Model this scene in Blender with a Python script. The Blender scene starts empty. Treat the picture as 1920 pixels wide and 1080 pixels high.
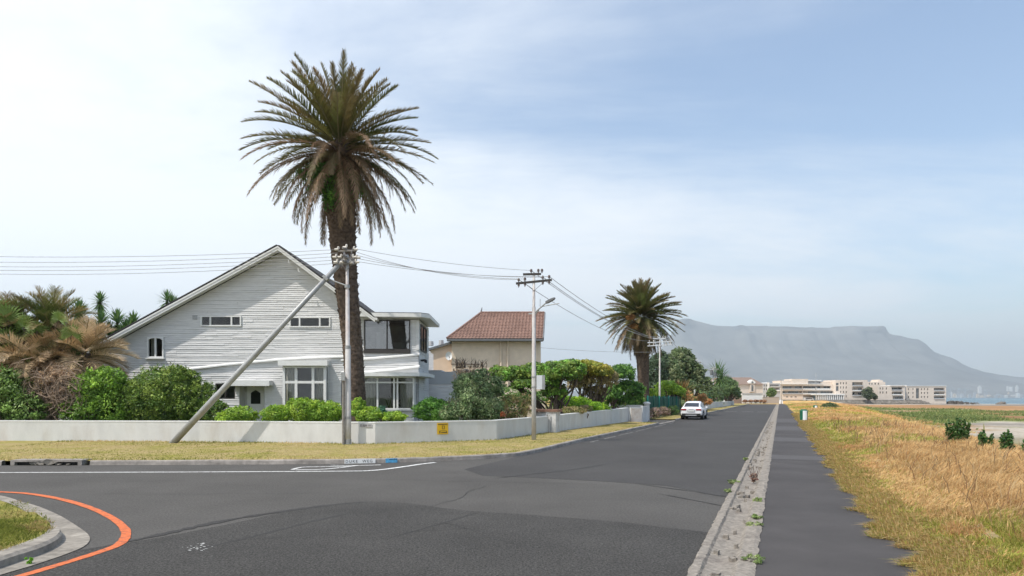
import bpy, bmesh, math, random
import numpy as np
from mathutils import Vector, Matrix, noise as mnoise
scene = bpy.context.scene
R = math.radians
rnd = random.Random(7)
rng = np.random.default_rng(11)

# ---------------------------------------------------------------- camera
F = 1280.0; HY = 745.0; CH = 2.0
cd = bpy.data.cameras.new('camera'); cam = bpy.data.objects.new('camera', cd)
scene.collection.objects.link(cam); scene.camera = cam
cam.location = (0, 0, CH); cam.rotation_euler = (R(90), 0, 0)
cd.sensor_width = 36; cd.lens = 36 * F / 1920; cd.shift_y = (HY - 540) / 1920
cd.clip_start = 0.1; cd.clip_end = 60000

# ---------------------------------------------------------------- world and sun
SUN = Vector((-0.50, -0.36, 1.0)).normalized()
SUN_EL = math.asin(SUN.z); SUN_AZ = math.atan2(SUN.x, SUN.y)
w = bpy.data.worlds.new("World"); scene.world = w; w.use_nodes = True
nt = w.node_tree; N = nt.nodes; L = nt.links
for n in list(N): N.remove(n)
out = N.new('ShaderNodeOutputWorld'); bg = N.new('ShaderNodeBackground')
sky = N.new('ShaderNodeTexSky'); sky.sky_type = 'NISHITA'; sky.sun_disc = False
sky.sun_elevation = SUN_EL; sky.sun_rotation = SUN_AZ
sky.air_density = 1.25; sky.dust_density = 0.5; sky.ozone_density = 2.6
bg.inputs['Strength'].default_value = 0.15
tc = N.new('ShaderNodeTexCoord')
def WN(t, **kw):
    n = N.new(t)
    for k, v in kw.items(): setattr(n, k, v)
    return n
def wmath(op, a, b=None, clamp=False):
    n = WN('ShaderNodeMath', operation=op); n.use_clamp = clamp
    for i, x in enumerate((a, b)):
        if x is None: continue
        if isinstance(x, (int, float)): n.inputs[i].default_value = x
        else: L.new(x, n.inputs[i])
    return n.outputs[0]
sep = WN('ShaderNodeSeparateXYZ'); L.new(tc.outputs['Generated'], sep.inputs[0])
# clouds live on a plane far overhead: direction.xy / (z + c)
zc = wmath('ADD', wmath('MAXIMUM', sep.outputs[2], 0.0), 0.16)
cx = wmath('DIVIDE', sep.outputs[0], zc); cy = wmath('DIVIDE', sep.outputs[1], zc)
cmb = WN('ShaderNodeCombineXYZ'); L.new(cx, cmb.inputs[0]); L.new(cy, cmb.inputs[1])
mp = WN('ShaderNodeMapping'); mp.inputs['Rotation'].default_value = (0, 0, R(-28)); mp.inputs['Scale'].default_value = (0.55, 1.5, 1)
L.new(cmb.outputs[0], mp.inputs[0])
n1 = WN('ShaderNodeTexNoise'); n1.inputs['Scale'].default_value = 0.75; n1.inputs['Detail'].default_value = 9; n1.inputs['Roughness'].default_value = 0.62; n1.inputs['Distortion'].default_value = 0.5
L.new(mp.outputs[0], n1.inputs['Vector'])
n2 = WN('ShaderNodeTexNoise'); n2.inputs['Scale'].default_value = 2.4; n2.inputs['Detail'].default_value = 6
L.new(cmb.outputs[0], n2.inputs['Vector'])
cl = wmath('ADD', n1.outputs[0], wmath('MULTIPLY', n2.outputs[0], 0.22))
# thicker veil towards the left (west) and low down, thinner high on the right
lr = wmath('MULTIPLY', sep.outputs[0], -0.42)
cl = wmath('ADD', cl, lr)
cl = wmath('ADD', cl, wmath('MULTIPLY', wmath('MAXIMUM', wmath('SUBTRACT', 0.40, sep.outputs[2]), 0.0), 0.95))
mr = WN('ShaderNodeMapRange'); mr.interpolation_type = 'SMOOTHSTEP'
mr.inputs['From Min'].default_value = 0.36; mr.inputs['From Max'].default_value = 0.90
mr.inputs['To Min'].default_value = 0.06; mr.inputs['To Max'].default_value = 0.97
L.new(cl, mr.inputs['Value'])
mixc = WN('ShaderNodeMix', data_type='RGBA'); L.new(mr.outputs[0], mixc.inputs['Factor'])
dt = WN('ShaderNodeVectorMath', operation='DOT_PRODUCT'); L.new(tc.outputs['Generated'], dt.inputs[0]); dt.inputs[1].default_value = tuple(SUN)
glow = wmath('ADD', wmath('MULTIPLY', wmath('MAXIMUM', wmath('ADD', dt.outputs['Value'], 0.22), 0.0), 0.30), 1.0)
cb = WN('ShaderNodeVectorMath', operation='SCALE'); cb.inputs[0].default_value = (5.35, 5.6, 5.9); glow = wmath('MULTIPLY', glow, wmath('ADD', 1.0, wmath('MULTIPLY', wmath('MAXIMUM', wmath('SUBTRACT', 0.42, sep.outputs[2]), 0.0), 0.55))); L.new(glow, cb.inputs['Scale'])
L.new(sky.outputs[0], mixc.inputs['A']); L.new(cb.outputs[0], mixc.inputs['B'])
L.new(mixc.outputs['Result'], bg.inputs['Color']); L.new(bg.outputs[0], out.inputs[0])

sl = bpy.data.lights.new('sun', 'SUN'); sun = bpy.data.objects.new('sun', sl); scene.collection.objects.link(sun)
sl.energy = 3.6; sl.angle = R(0.6); sl.color = (1.0, 0.94, 0.86)
sun.rotation_euler = SUN.to_track_quat('Z', 'Y').to_euler()
scene.view_settings.view_transform = 'Standard'; scene.view_settings.look = 'None'
scene.view_settings.exposure = 0.33; scene.view_settings.gamma = 1.0
try: scene.render.engine = 'CYCLES'
except Exception: pass
scene.cycles.max_bounces = 6; scene.cycles.transparent_max_bounces = 10; scene.cycles.volume_bounces = 0
scene.cycles.diffuse_bounces = 3; scene.cycles.glossy_bounces = 3

# ---------------------------------------------------------------- helpers
def at(px, py, Y): return Vector(((px - 960) / F * Y, Y, CH - (py - HY) / F * Y))
def gp(px, py, z=0.0):
    Y = (CH - z) * F / (py - HY); return Vector(((px - 960) / F * Y, Y, z))
TA = 0.3926; AV = math.atan(TA); CA, SA = math.cos(AV), math.sin(AV)
def uv(u, v, z=0.0): return Vector((u * CA + v * SA, -u * SA + v * CA, z))     # road frame -> world
def touv(x, y): return (x * CA - y * SA, x * SA + y * CA)
def srgb(r, g, b):
    f = lambda c: (c / 255 / 12.92) if c / 255 <= 0.04045 else ((c / 255 + 0.055) / 1.055) ** 2.4
    return (f(r), f(g), f(b))

class MB:
    def __init__(s): s.v = []; s.f = []; s.m = []
    def add(s, vs, fs, m=0):
        o = len(s.v); s.v += [tuple(p) for p in vs]
        for f in fs: s.f.append(tuple(i + o for i in f)); s.m.append(m)
        return s
    def quad(s, a, b, c, d, m=0): return s.add([a, b, c, d], [(0, 1, 2, 3)], m)
    def poly(s, pts, m=0): return s.add(pts, [tuple(range(len(pts)))], m)
    def box(s, x0, x1, y0, y1, z0, z1, m=0):
        return s.obox(Vector(((x0 + x1) / 2, (y0 + y1) / 2, (z0 + z1) / 2)), Vector((1, 0, 0)), Vector((0, 1, 0)), Vector((0, 0, 1)), abs(x1 - x0) / 2, abs(y1 - y0) / 2, abs(z1 - z0) / 2, m)
    def obox(s, c, ax, ay, az, hx, hy, hz, m=0):
        c = Vector(c); p = []
        for k in (-1, 1):
            for j in (-1, 1):
                for i in (-1, 1): p.append(c + ax * hx * i + ay * hy * j + az * hz * k)
        return s.add(p, [(0, 2, 3, 1), (4, 5, 7, 6), (0, 1, 5, 4), (2, 6, 7, 3), (0, 4, 6, 2), (1, 3, 7, 5)], m)
    def beam(s, a, b, wd, ht, m=0, up=Vector((0, 0, 1))):
        a = Vector(a); b = Vector(b); d = (b - a).normalized(); sd = d.cross(up)
        if sd.length < 1e-4: sd = d.cross(Vector((0, 1, 0)))
        sd.normalize(); u2 = sd.cross(d)
        return s.obox((a + b) / 2, sd, d, u2, wd / 2, (b - a).length / 2, ht / 2, m)
    def prism(s, pts, vec, m=0):           # polygon extruded along vec
        vec = Vector(vec); n = len(pts); a = [Vector(p) for p in pts]; b = [p + vec for p in a]
        fs = [tuple(range(n)), tuple(range(2 * n - 1, n - 1, -1))]
        fs += [(i, n + i, n + (i + 1) % n, (i + 1) % n) for i in range(n)]
        return s.add(a + b, fs, m)
    def tube(s, pts, rads, n=10, m=0, cap=True):
        pts = [Vector(p) for p in pts]
        if isinstance(rads, (int, float)): rads = [rads] * len(pts)
        vs = []; prev = None
        for i, p in enumerate(pts):
            d = (pts[min(i + 1, len(pts) - 1)] - pts[max(i - 1, 0)]).normalized()
            if prev is None:
                prev = d.cross(Vector((0, 0, 1)));
                if prev.length < 0.05: prev = d.cross(Vector((0, 1, 0)))
            u = (prev - d * prev.dot(d)).normalized(); prev = u; w2 = d.cross(u)
            for k in range(n):
                t = 2 * math.pi * k / n; vs.append(p + (u * math.cos(t) + w2 * math.sin(t)) * rads[i])
        fs = []
        for i in range(len(pts) - 1):
            for k in range(n): fs.append((i * n + k, i * n + (k + 1) % n, (i + 1) * n + (k + 1) % n, (i + 1) * n + k))
        if cap: fs.append(tuple(range(n - 1, -1, -1))); fs.append(tuple(range((len(pts) - 1) * n, len(pts) * n)))
        return s.add(vs, fs, m)
    def build(s, name, mats, parent=None, smooth=False):
        me = bpy.data.meshes.new(name); me.from_pydata(s.v, [], s.f)
        if not isinstance(mats, (list, tuple)): mats = [mats]
        for mt in mats: me.materials.append(mt)
        me.polygons.foreach_set('material_index', s.m)
        if smooth: me.polygons.foreach_set('use_smooth', [True] * len(s.f))
        me.update()
        bm = bmesh.new(); bm.from_mesh(me); bmesh.ops.recalc_face_normals(bm, faces=bm.faces); bm.to_mesh(me); bm.free()
        o = bpy.data.objects.new(name, me); scene.collection.objects.link(o)
        if parent is not None: o.parent = parent; o.matrix_parent_inverse = Matrix.Translation(-parent.location) if parent.type == 'EMPTY' else Matrix.Identity(4)
        return o
def fixpar(o, parent):
    o.parent = parent
    if parent.type == 'EMPTY': o.matrix_parent_inverse = Matrix.Translation(-parent.location)
def npmesh(name, V, Fc, mat, parent=None, col=None, smooth=False):
    V = np.asarray(V, dtype=np.float32); Fc = np.asarray(Fc, dtype=np.int32); k = Fc.shape[1]
    me = bpy.data.meshes.new(name); me.vertices.add(len(V)); me.vertices.foreach_set('co', V.ravel())
    me.loops.add(Fc.size); me.loops.foreach_set('vertex_index', Fc.ravel())
    me.polygons.add(len(Fc)); me.polygons.foreach_set('loop_start', np.arange(0, Fc.size, k, dtype=np.int32))
    if smooth: me.polygons.foreach_set('use_smooth', np.ones(len(Fc), dtype=bool))
    me.update(calc_edges=True)
    if col is not None:
        a = me.color_attributes.new('tint', 'FLOAT_COLOR', 'POINT')
        c = np.ones((len(V), 4), dtype=np.float32); c[:, :3] = col; a.data.foreach_set('color', c.ravel())
    me.materials.append(mat)
    o = bpy.data.objects.new(name, me); scene.collection.objects.link(o)
    if parent is not None: fixpar(o, parent)
    return o
def tag(o, label=None, cat=None, group=None, kind=None):
    if label: o['label'] = label
    if cat: o['category'] = cat
    if group: o['group'] = group
    if kind: o['kind'] = kind
    return o
def thing(name, label, cat, loc=(0, 0, 0), group=None):
    o = bpy.data.objects.new(name, None); scene.collection.objects.link(o); o.location = loc; o.empty_display_size = 0.3
    return tag(o, label, cat, group)
def clone(root, loc, label=None, rotz=0.0, scale=1.0):
    r = root.copy(); scene.collection.objects.link(r); r.location = loc; r.rotation_euler = (0, 0, rotz); r.scale = (scale,) * 3
    if label: r['label'] = label
    for ch in list(root.children):
        c = ch.copy(); scene.collection.objects.link(c); c.parent = r; c.matrix_parent_inverse = ch.matrix_parent_inverse.copy()
        for g in ch.children:
            d = g.copy(); scene.collection.objects.link(d); d.parent = c; d.matrix_parent_inverse = g.matrix_parent_inverse.copy()
    return r

# ---------------------------------------------------------------- materials
def mat(name, col=(0.5, 0.5, 0.5), rough=0.8, spec=0.3, var=0.0, vscale=3.0, bump=0.0, bscale=40.0, metal=0.0, attr=False, col2=None, v2=0.0, v2scale=0.4, trans=0.0, speck=0.0, sscale=70, coord='Object', stretch=None, contrast=(0.35, 0.65)):
    m = bpy.data.materials.new(name); m.use_nodes = True; t = m.node_tree; n = t.nodes; l = t.links
    b = n['Principled BSDF']; b.inputs['Roughness'].default_value = rough; b.inputs['Metallic'].default_value = metal
    b.inputs['Specular IOR Level'].default_value = spec
    c = None; tcn = n.new('ShaderNodeTexCoord'); vec = tcn.outputs[coord]
    if stretch:
        mpn = n.new('ShaderNodeMapping'); mpn.inputs['Scale'].default_value = stretch; l.new(vec, mpn.inputs[0]); vec = mpn.outputs[0]
    if attr:
        a = n.new('ShaderNodeAttribute'); a.attribute_name = 'tint'; c = a.outputs['Color']
    else:
        r0 = n.new('ShaderNodeRGB'); r0.outputs[0].default_value = (*col, 1); c = r0.outputs[0]
    def noise(sc, det=5, ro=0.6):
        x = n.new('ShaderNodeTexNoise'); x.inputs['Scale'].default_value = sc; x.inputs['Detail'].default_value = det; x.inputs['Roughness'].default_value = ro
        l.new(vec, x.inputs['Vector']); return x.outputs[0]
    def rng_(s, a0, a1, b0, b1):
        x = n.new('ShaderNodeMapRange'); x.inputs['From Min'].default_value = a0; x.inputs['From Max'].default_value = a1
        x.inputs['To Min'].default_value = b0; x.inputs['To Max'].default_value = b1; l.new(s, x.inputs['Value']); return x.outputs[0]
    if col2 is not None:
        mx = n.new('ShaderNodeMix'); mx.data_type = 'RGBA'; l.new(rng_(noise(v2scale, 6, 0.62), contrast[0], contrast[1], 0, 1), mx.inputs['Factor'])
        l.new(c, mx.inputs['A']); mx.inputs['B'].default_value = (*col2, 1); c = mx.outputs['Result']
    if var > 0:
        mx = n.new('ShaderNodeVectorMath'); mx.operation = 'SCALE'; l.new(c, mx.inputs[0]); l.new(rng_(noise(vscale), 0.3, 0.7, 1 - var, 1 + var), mx.inputs['Scale']); c = mx.outputs[0]
    if v2 > 0:
        mx = n.new('ShaderNodeVectorMath'); mx.operation = 'SCALE'; l.new(c, mx.inputs[0]); l.new(rng_(noise(v2scale, 4), 0.3, 0.7, 1 - v2, 1 + v2), mx.inputs['Scale']); c = mx.outputs[0]
    if speck > 0:
        nf = noise(sscale, 2, 0.5)
        mx = n.new('ShaderNodeVectorMath'); mx.operation = 'SCALE'; l.new(c, mx.inputs[0]); l.new(rng_(nf, 0.62, 0.72, 1, 1 + speck), mx.inputs['Scale']); c = mx.outputs[0]
        mx = n.new('ShaderNodeVectorMath'); mx.operation = 'SCALE'; l.new(c, mx.inputs[0]); l.new(rng_(nf, 0.30, 0.42, 1 - speck * .3, 1), mx.inputs['Scale']); c = mx.outputs[0]
    l.new(c, b.inputs['Base Color'])
    if bump > 0:
        bn = n.new('ShaderNodeBump'); bn.inputs['Strength'].default_value = bump; bn.inputs['Distance'].default_value = 0.02
        l.new(noise(bscale, 6), bn.inputs['Height']); l.new(bn.outputs[0], b.inputs['Normal'])
    if trans > 0:
        tr = n.new('ShaderNodeBsdfTranslucent'); l.new(c, tr.inputs['Color']); ms = n.new('ShaderNodeMixShader'); ms.inputs[0].default_value = trans
        l.new(b.outputs[0], ms.inputs[1]); l.new(tr.outputs[0], ms.inputs[2]); l.new(ms.outputs[0], n['Material Output'].inputs[0])
    return m
def glassmat(name, tint=(0.75, 0.8, 0.8), ior=1.7):
    m = bpy.data.materials.new(name); m.use_nodes = True; t = m.node_tree; n = t.nodes; l = t.links
    for x in list(n):
        if x.type == 'BSDF_PRINCIPLED': n.remove(x)
    tr = n.new('ShaderNodeBsdfTransparent'); tr.inputs[0].default_value = (*tint, 1)
    gl = n.new('ShaderNodeBsdfGlossy'); gl.inputs['Roughness'].default_value = 0.02
    fr = n.new('ShaderNodeFresnel'); fr.inputs[0].default_value = ior
    ms = n.new('ShaderNodeMixShader'); l.new(fr.outputs[0], ms.inputs[0]); l.new(tr.outputs[0], ms.inputs[1]); l.new(gl.outputs[0], ms.inputs[2])
    l.new(ms.outputs[0], n['Material Output'].inputs[0]); return m

M = {}
M['asphalt'] = mat('asphalt', (0.083, 0.078, 0.072), 0.85, 0.25, var=0.35, vscale=26, bump=0.5, bscale=90, v2=0.16, v2scale=0.35, speck=0.5, sscale=60)
M['asphalt_dark'] = mat('asphalt_dark', (0.058, 0.055, 0.051), 0.85, 0.25, var=0.75, vscale=34, bump=1.0, bscale=60, v2=0.16, v2scale=0.6, speck=1.3, sscale=55)
M['asphalt_road'] = mat('asphalt_road', (0.059, 0.056, 0.054), 0.85, 0.25, var=0.22, vscale=30, bump=0.4, bscale=80, v2=0.14, v2scale=0.3, speck=0.5, sscale=60)
M['path'] = mat('path', (0.066, 0.061, 0.060), 0.88, 0.25, var=0.12, vscale=60, bump=0.25, bscale=120, v2=0.16, v2scale=0.7, speck=0.3, sscale=90)
M['conc'] = mat('concrete', (0.27, 0.245, 0.21), 0.9, 0.2, var=0.25, vscale=9, bump=0.6, bscale=30, v2=0.25, v2scale=2.0)
M['conc_rough'] = mat('concrete_rough', (0.27, 0.243, 0.21), 0.95, 0.2, var=0.3, vscale=18, bump=0.8, bscale=35, v2=0.22, v2scale=2.2, col2=(0.17, 0.15, 0.13), contrast=(0.48, 0.66))
M['kerb'] = mat('kerb', (0.27, 0.245, 0.22), 0.9, 0.2, var=0.25, vscale=6, bump=0.5, bscale=30, v2=0.25, v2scale=1.2)
M['wallpaint'] = mat('wall_paint', (0.60, 0.60, 0.585), 0.8, 0.3, var=0.06, vscale=2.5, bump=0.25, bscale=14, v2=0.09, v2scale=0.9, col2=(0.45, 0.425, 0.39), stretch=(1, 1, 0.45), contrast=(0.48, 0.74))
M['whitepaint'] = mat('white_paint', (0.74, 0.74, 0.72), 0.6, 0.4, var=0.05, vscale=4)
M['clad'] = mat('house_boards', (0.66, 0.655, 0.645), 0.7, 0.3, var=0.10, vscale=3, bump=0.35, bscale=12, v2=0.06, v2scale=0.6, stretch=(0.6, 0.6, 5))
M['white_mark'] = mat('road_marking', (0.62, 0.62, 0.60), 0.7, 0.3, var=0.3, vscale=14, col2=(0.22, 0.21, 0.20), v2scale=12, contrast=(0.54, 0.64))
M['worn_mark'] = mat('worn_marking', (0.36, 0.355, 0.34), 0.8, 0.3, var=0.3, vscale=14, col2=(0.08, 0.077, 0.074), v2scale=9, contrast=(0.42, 0.58))
M['orange_mark'] = mat('orange_marking', (0.58, 0.150, 0.055), 0.8, 0.2, var=0.22, vscale=22, col2=(0.20, 0.085, 0.062), v2scale=11, contrast=(0.52, 0.68), speck=0.4, sscale=50)
M['dark_roof'] = mat('dark_roof', (0.07, 0.068, 0.07), 0.8, 0.3, var=0.3, vscale=8)
M['tile'] = mat('roof_tile', (0.245, 0.150, 0.118), 0.8, 0.3, var=0.25, vscale=6, v2=0.15, v2scale=0.5)
M['tile_edge'] = mat('grey_gutter', (0.14, 0.145, 0.15), 0.6, 0.4, var=0.1)
M['brown_tile'] = mat('brown_tile', (0.22, 0.16, 0.13), 0.85, 0.3, var=0.2, vscale=4)
M['cream'] = mat('cream_plaster', (0.72, 0.60, 0.47), 0.85, 0.25, var=0.05, vscale=2, v2=0.06, v2scale=0.5)
M['cream2'] = mat('peach_plaster', (0.72, 0.55, 0.41), 0.85, 0.25, var=0.05, vscale=2)
M['grey_plaster'] = mat('grey_plaster', (0.44, 0.45, 0.46), 0.85, 0.25, var=0.05, vscale=2)
M['beige_block'] = mat('beige_block', (0.66, 0.58, 0.50), 0.85, 0.25, var=0.05, vscale=0.4)
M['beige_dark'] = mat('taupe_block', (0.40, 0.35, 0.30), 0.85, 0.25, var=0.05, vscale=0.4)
M['glass'] = glassmat('window_glass')
M['bigglass'] = glassmat('reflective_glass', (0.7, 0.74, 0.74), 2.8)
M['darkpane'] = mat('dark_pane', (0.02, 0.023, 0.026), 0.08, 0.8)
M['midpane'] = mat('mid_grey_pane', (0.12, 0.13, 0.135), 0.12, 0.8, var=0.5, vscale=0.5)  # mid-grey pane colour, mottled at random
M['curtain'] = mat('curtain', (0.56, 0.52, 0.44), 0.9, 0.2, var=0.1, vscale=12, stretch=(3, 3, 0.2))
M['frame_dark'] = mat('dark_frame', (0.045, 0.04, 0.037), 0.5, 0.4)
M['black'] = mat('black', (0.012, 0.012, 0.012), 0.6, 0.4)
M['room'] = mat('room_wall', (0.55, 0.55, 0.52), 0.9, 0.2, var=0.3, vscale=1.0)
M['galv'] = mat('galvanised_steel', (0.33, 0.335, 0.335), 0.5, 0.4, var=0.14, vscale=5, metal=0.3, v2=0.1, v2scale=1.0)
M['pole_pale'] = mat('pole_pale', (0.49, 0.475, 0.46), 0.6, 0.4, var=0.12, vscale=5, col2=(0.40, 0.32, 0.29), v2scale=1.1, contrast=(0.5, 0.8))
M['wood_grey'] = mat('grey_wood', (0.24, 0.22, 0.20), 0.85, 0.2, var=0.2, vscale=10)
M['ceramic'] = mat('insulator', (0.62, 0.58, 0.52), 0.35, 0.5, var=0.2)
M['brown_ceramic'] = mat('brown_insulator', (0.12, 0.09, 0.08), 0.35, 0.5)
M['wire'] = mat('wire', (0.32, 0.32, 0.33), 0.6, 0.3)
M['box_grey'] = mat('cabinet_grey', (0.62, 0.64, 0.66), 0.55, 0.4, var=0.08)
M['foliage'] = mat('foliage', attr=True, rough=0.5, spec=0.4, trans=0.36)
M['dryleaf'] = mat('dry_leaf', attr=True, rough=0.85, spec=0.15, trans=0.18)
M['grass'] = mat('grass', attr=True, rough=0.8, spec=0.2, trans=0.25)
M['bark'] = mat('bark', (0.13, 0.10, 0.08), 0.95, 0.15, var=0.4, vscale=8, bump=0.8, bscale=14)
M['palmbark'] = mat('palm_bark', (0.115, 0.085, 0.065), 0.95, 0.12, var=0.5, vscale=7, bump=1.0, bscale=14, v2=0.25, v2scale=1.2)
M['terrain'] = mat('terrain', attr=True, rough=0.95, spec=0.1, var=0.22, vscale=1.5, v2=0.12, v2scale=9)
M['verge'] = mat('verge_grass', (0.33, 0.26, 0.12), 0.95, 0.1, var=0.3, vscale=7, bump=0.8, bscale=25, col2=(0.24, 0.22, 0.055), v2scale=0.8, contrast=(0.42, 0.66))
M['lawn'] = mat('lawn', (0.28, 0.24, 0.07), 0.95, 0.1, var=0.35, vscale=12, bump=0.8, bscale=30, col2=(0.16, 0.17, 0.035), v2scale=1.8, contrast=(0.4, 0.65))
M['soil'] = mat('garden_soil', (0.10, 0.11, 0.04), 0.95, 0.1, var=0.4, vscale=2)
M['mountain'] = mat('mountain_rock', (0.17, 0.165, 0.15), 0.95, 0.1, var=0.25, vscale=0.004, v2=0.3, v2scale=0.0012, stretch=(1, 1, 2.2))
M['seawall'] = mat('sea_wall', (0.20, 0.18, 0.155), 0.95, 0.1, var=0.4, vscale=0.6)
M['carpaint'] = mat('white_car_paint', (0.78, 0.78, 0.79), 0.25, 0.6)
M['cartrim'] = mat('car_trim', (0.02, 0.02, 0.02), 0.6, 0.4)
M['rubber'] = mat('rubber', (0.02, 0.02, 0.02), 0.85, 0.2)
M['alloy'] = mat('alloy', (0.45, 0.45, 0.46), 0.35, 0.5, metal=0.6)
M['redlamp'] = mat('tail_lamp', (0.30, 0.012, 0.02), 0.2, 0.6)
M['plate'] = mat('number_plate', (0.6, 0.6, 0.58), 0.5, 0.4)
M['green_fence'] = mat('green_fence', (0.018, 0.10, 0.075), 0.6, 0.3, var=0.25, vscale=2)
M['green_bin'] = mat('green_bin', (0.01, 0.12, 0.065), 0.5, 0.4)
M['bin_white'] = mat('bin_white', (0.75, 0.78, 0.80), 0.6, 0.3)
M['yellow'] = mat('sign_yellow', (0.72, 0.44, 0.015), 0.5, 0.4, var=0.08, vscale=10)
M['sign_ink'] = mat('sign_ink', (0.10, 0.07, 0.03), 0.6, 0.3)
M['plate_grey'] = mat('name_plate', (0.38, 0.37, 0.37), 0.6, 0.3)
M['ink'] = mat('black_lettering', (0.03, 0.03, 0.03), 0.7, 0.3)
M['blue_paint'] = mat('blue_paint', (0.10, 0.36, 0.60), 0.7, 0.3, var=0.3, vscale=12)
M['brick_cap'] = mat('brick_capping', (0.30, 0.17, 0.12), 0.9, 0.2, var=0.3, vscale=8)
M['bluegrey'] = mat('pale_city', (0.42, 0.44, 0.46), 0.8, 0.2)
M['rock'] = mat('rock', (0.16, 0.14, 0.12), 0.95, 0.2, var=0.4, vscale=2, bump=0.8, bscale=4)
M['teal'] = mat('teal_sign', (0.02, 0.20, 0.17), 0.5, 0.4)
M['terracotta'] = mat('red_leaf', (0.30, 0.07, 0.03), 0.7, 0.2)

# ---------------------------------------------------------------- smooth helpers
def catmull(P, n=8):
    P = [Vector(p) for p in P]; o = []
    for i in range(len(P) - 1):
        a = P[max(i - 1, 0)]; b = P[i]; c = P[i + 1]; d = P[min(i + 2, len(P) - 1)]
        for k in range(n):
            t = k / n; o.append(0.5 * ((2 * b) + (c - a) * t + (2 * a - 5 * b + 4 * c - d) * t * t + (3 * b - a - 3 * c + d) * t ** 3))
    o.append(P[-1]); return o
def offset_line(P, d):
    o = []
    for i, p in enumerate(P):
        t = (P[min(i + 1, len(P) - 1)] - P[max(i - 1, 0)]).normalized(); o.append(p + Vector((-t.y, t.x, 0)) * d)
    return o
def dense_line(P): return P
def ribbon(mb, A, B, m=0):
    n = len(A); mb.add(list(A) + list(B), [(i, i + 1, n + i + 1, n + i) for i in range(n - 1)], m)
def sstep(a, b, x):
    t = np.clip((x - a) / (b - a), 0, 1); return t * t * (3 - 2 * t)

# value noise for numpy
_ng = rng.random((256, 256)).astype(np.float32)
def vnoise(x, y):
    x = np.asarray(x, float); y = np.asarray(y, float); xi = np.floor(x).astype(int); yi = np.floor(y).astype(int); fx = x - xi; fy = y - yi
    fx = fx * fx * (3 - 2 * fx); fy = fy * fy * (3 - 2 * fy)
    g = lambda a, b: _ng[a & 255, b & 255]
    return (g(xi, yi) * (1 - fx) + g(xi + 1, yi) * fx) * (1 - fy) + (g(xi, yi + 1) * (1 - fx) + g(xi + 1, yi + 1) * fx) * fy
def fbm(x, y, o=4):
    s = 0; a = 0.5
    for i in range(o): s = s + a * vnoise(x * 2 ** i + 17 * i, y * 2 ** i + 31 * i); a *= 0.5
    return s / (1 - 0.5 ** o)

# ================================================================= SETTING
PATH_R = 1.57; PATH_L = -0.29; GUT_L = -0.957; KU = -8.3
def crest(v): return 4.6 + 0.035 * np.maximum(0, v - 45) + 0.9 * (fbm(v * 0.06, 3.3) - 0.5)
def land_h(u, v):
    d = u - PATH_R; c = crest(v)
    mound = 0.02 + 0.20 * sstep(0, 2.5, d) * (0.7 + 0.9 * (fbm(u * 0.35, v * 0.35) - 0.35))
    fall = sstep(0, 7.0 + 0.03 * v, d - c)
    low = -1.45 + 0.55 * (fbm(u * 0.045 + 9, v * 0.045) - 0.5) * sstep(60, 100, v) + 0.12 * (fbm(u * 0.3, v * 0.3) - 0.5)
    low = low + 0.5 * sstep(75, 110, v) * (1 - sstep(330, 380, v))
    low = low - 0.9 * sstep(300, 560, v)
    h = mound * (1 - fall) + low * fall
    xw = u * CA + v * SA; yw = -u * SA + v * CA; fp = np.clip((xw - 145.4) / 98.4, 0, 1); promontory = sstep(376.5, 379, yw - 24 * fp) * (1 - sstep(232, 246, xw)) * (u > 0)
    h = h * (1 - promontory) + 0.3 * promontory
    sea = sstep(540, 640, v + 0.9 * (u - 120)) * sstep(78, 92, u)
    h = h - 2.5 * sea
    far = sstep(1500, 1900, v); h = h * (1 - far) - 6 * far
    h = np.where(d < 0.0005, -0.06, h)
    return h
us = np.concatenate([-np.geomspace(12000, 30, 22), np.linspace(-25, 0, 8), [PATH_R, PATH_R + 0.001], PATH_R + np.arange(1, 80) * 0.35, PATH_R + 28 + np.geomspace(1, 900, 70), [3000, 13000]])
vs = np.concatenate([[-3000, -300, -60], np.arange(-30, 5, 1.0), np.arange(5, 60, 0.16), np.arange(60, 160, 1.6), np.arange(160, 700, 6), np.geomspace(700, 13000, 24)])
UU, VV = np.meshgrid(us, vs)
HH = land_h(UU, VV)
rag = (fbm(VV * .8, VV * 0 + 4.4) - .5) * .65 + (fbm(VV * 3.5, VV * 0 + 1.4) - .5) * .75
US = UU + (rag * .8 + .04) * np.exp(-np.abs(UU - PATH_R - .001) / .5) * (UU > PATH_R - .01) * (VV > 5) * (VV < 212)
X = US * CA + VV * SA; Yw = -US * SA + VV * CA; HH = HH + .012 * (UU > PATH_R)
V = np.stack([X, Yw, HH], -1).reshape(-1, 3)
nu, nv = len(us), len(vs); I = (np.arange(nv - 1)[:, None] * nu + np.arange(nu - 1)[None, :]).ravel()
Fc = np.stack([I, I + 1, I + nu + 1, I + nu], -1)
DRY = np.array(srgb(215, 172, 110)) * 0.85; DRYB = np.array(srgb(180, 140, 100)) * 0.75; GRN = np.array((0.15, 0.18, 0.055)); SAND = np.array(srgb(190, 180, 165)) * 0.80; SANDW = np.array(srgb(146, 140, 132)) * 0.72
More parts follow.
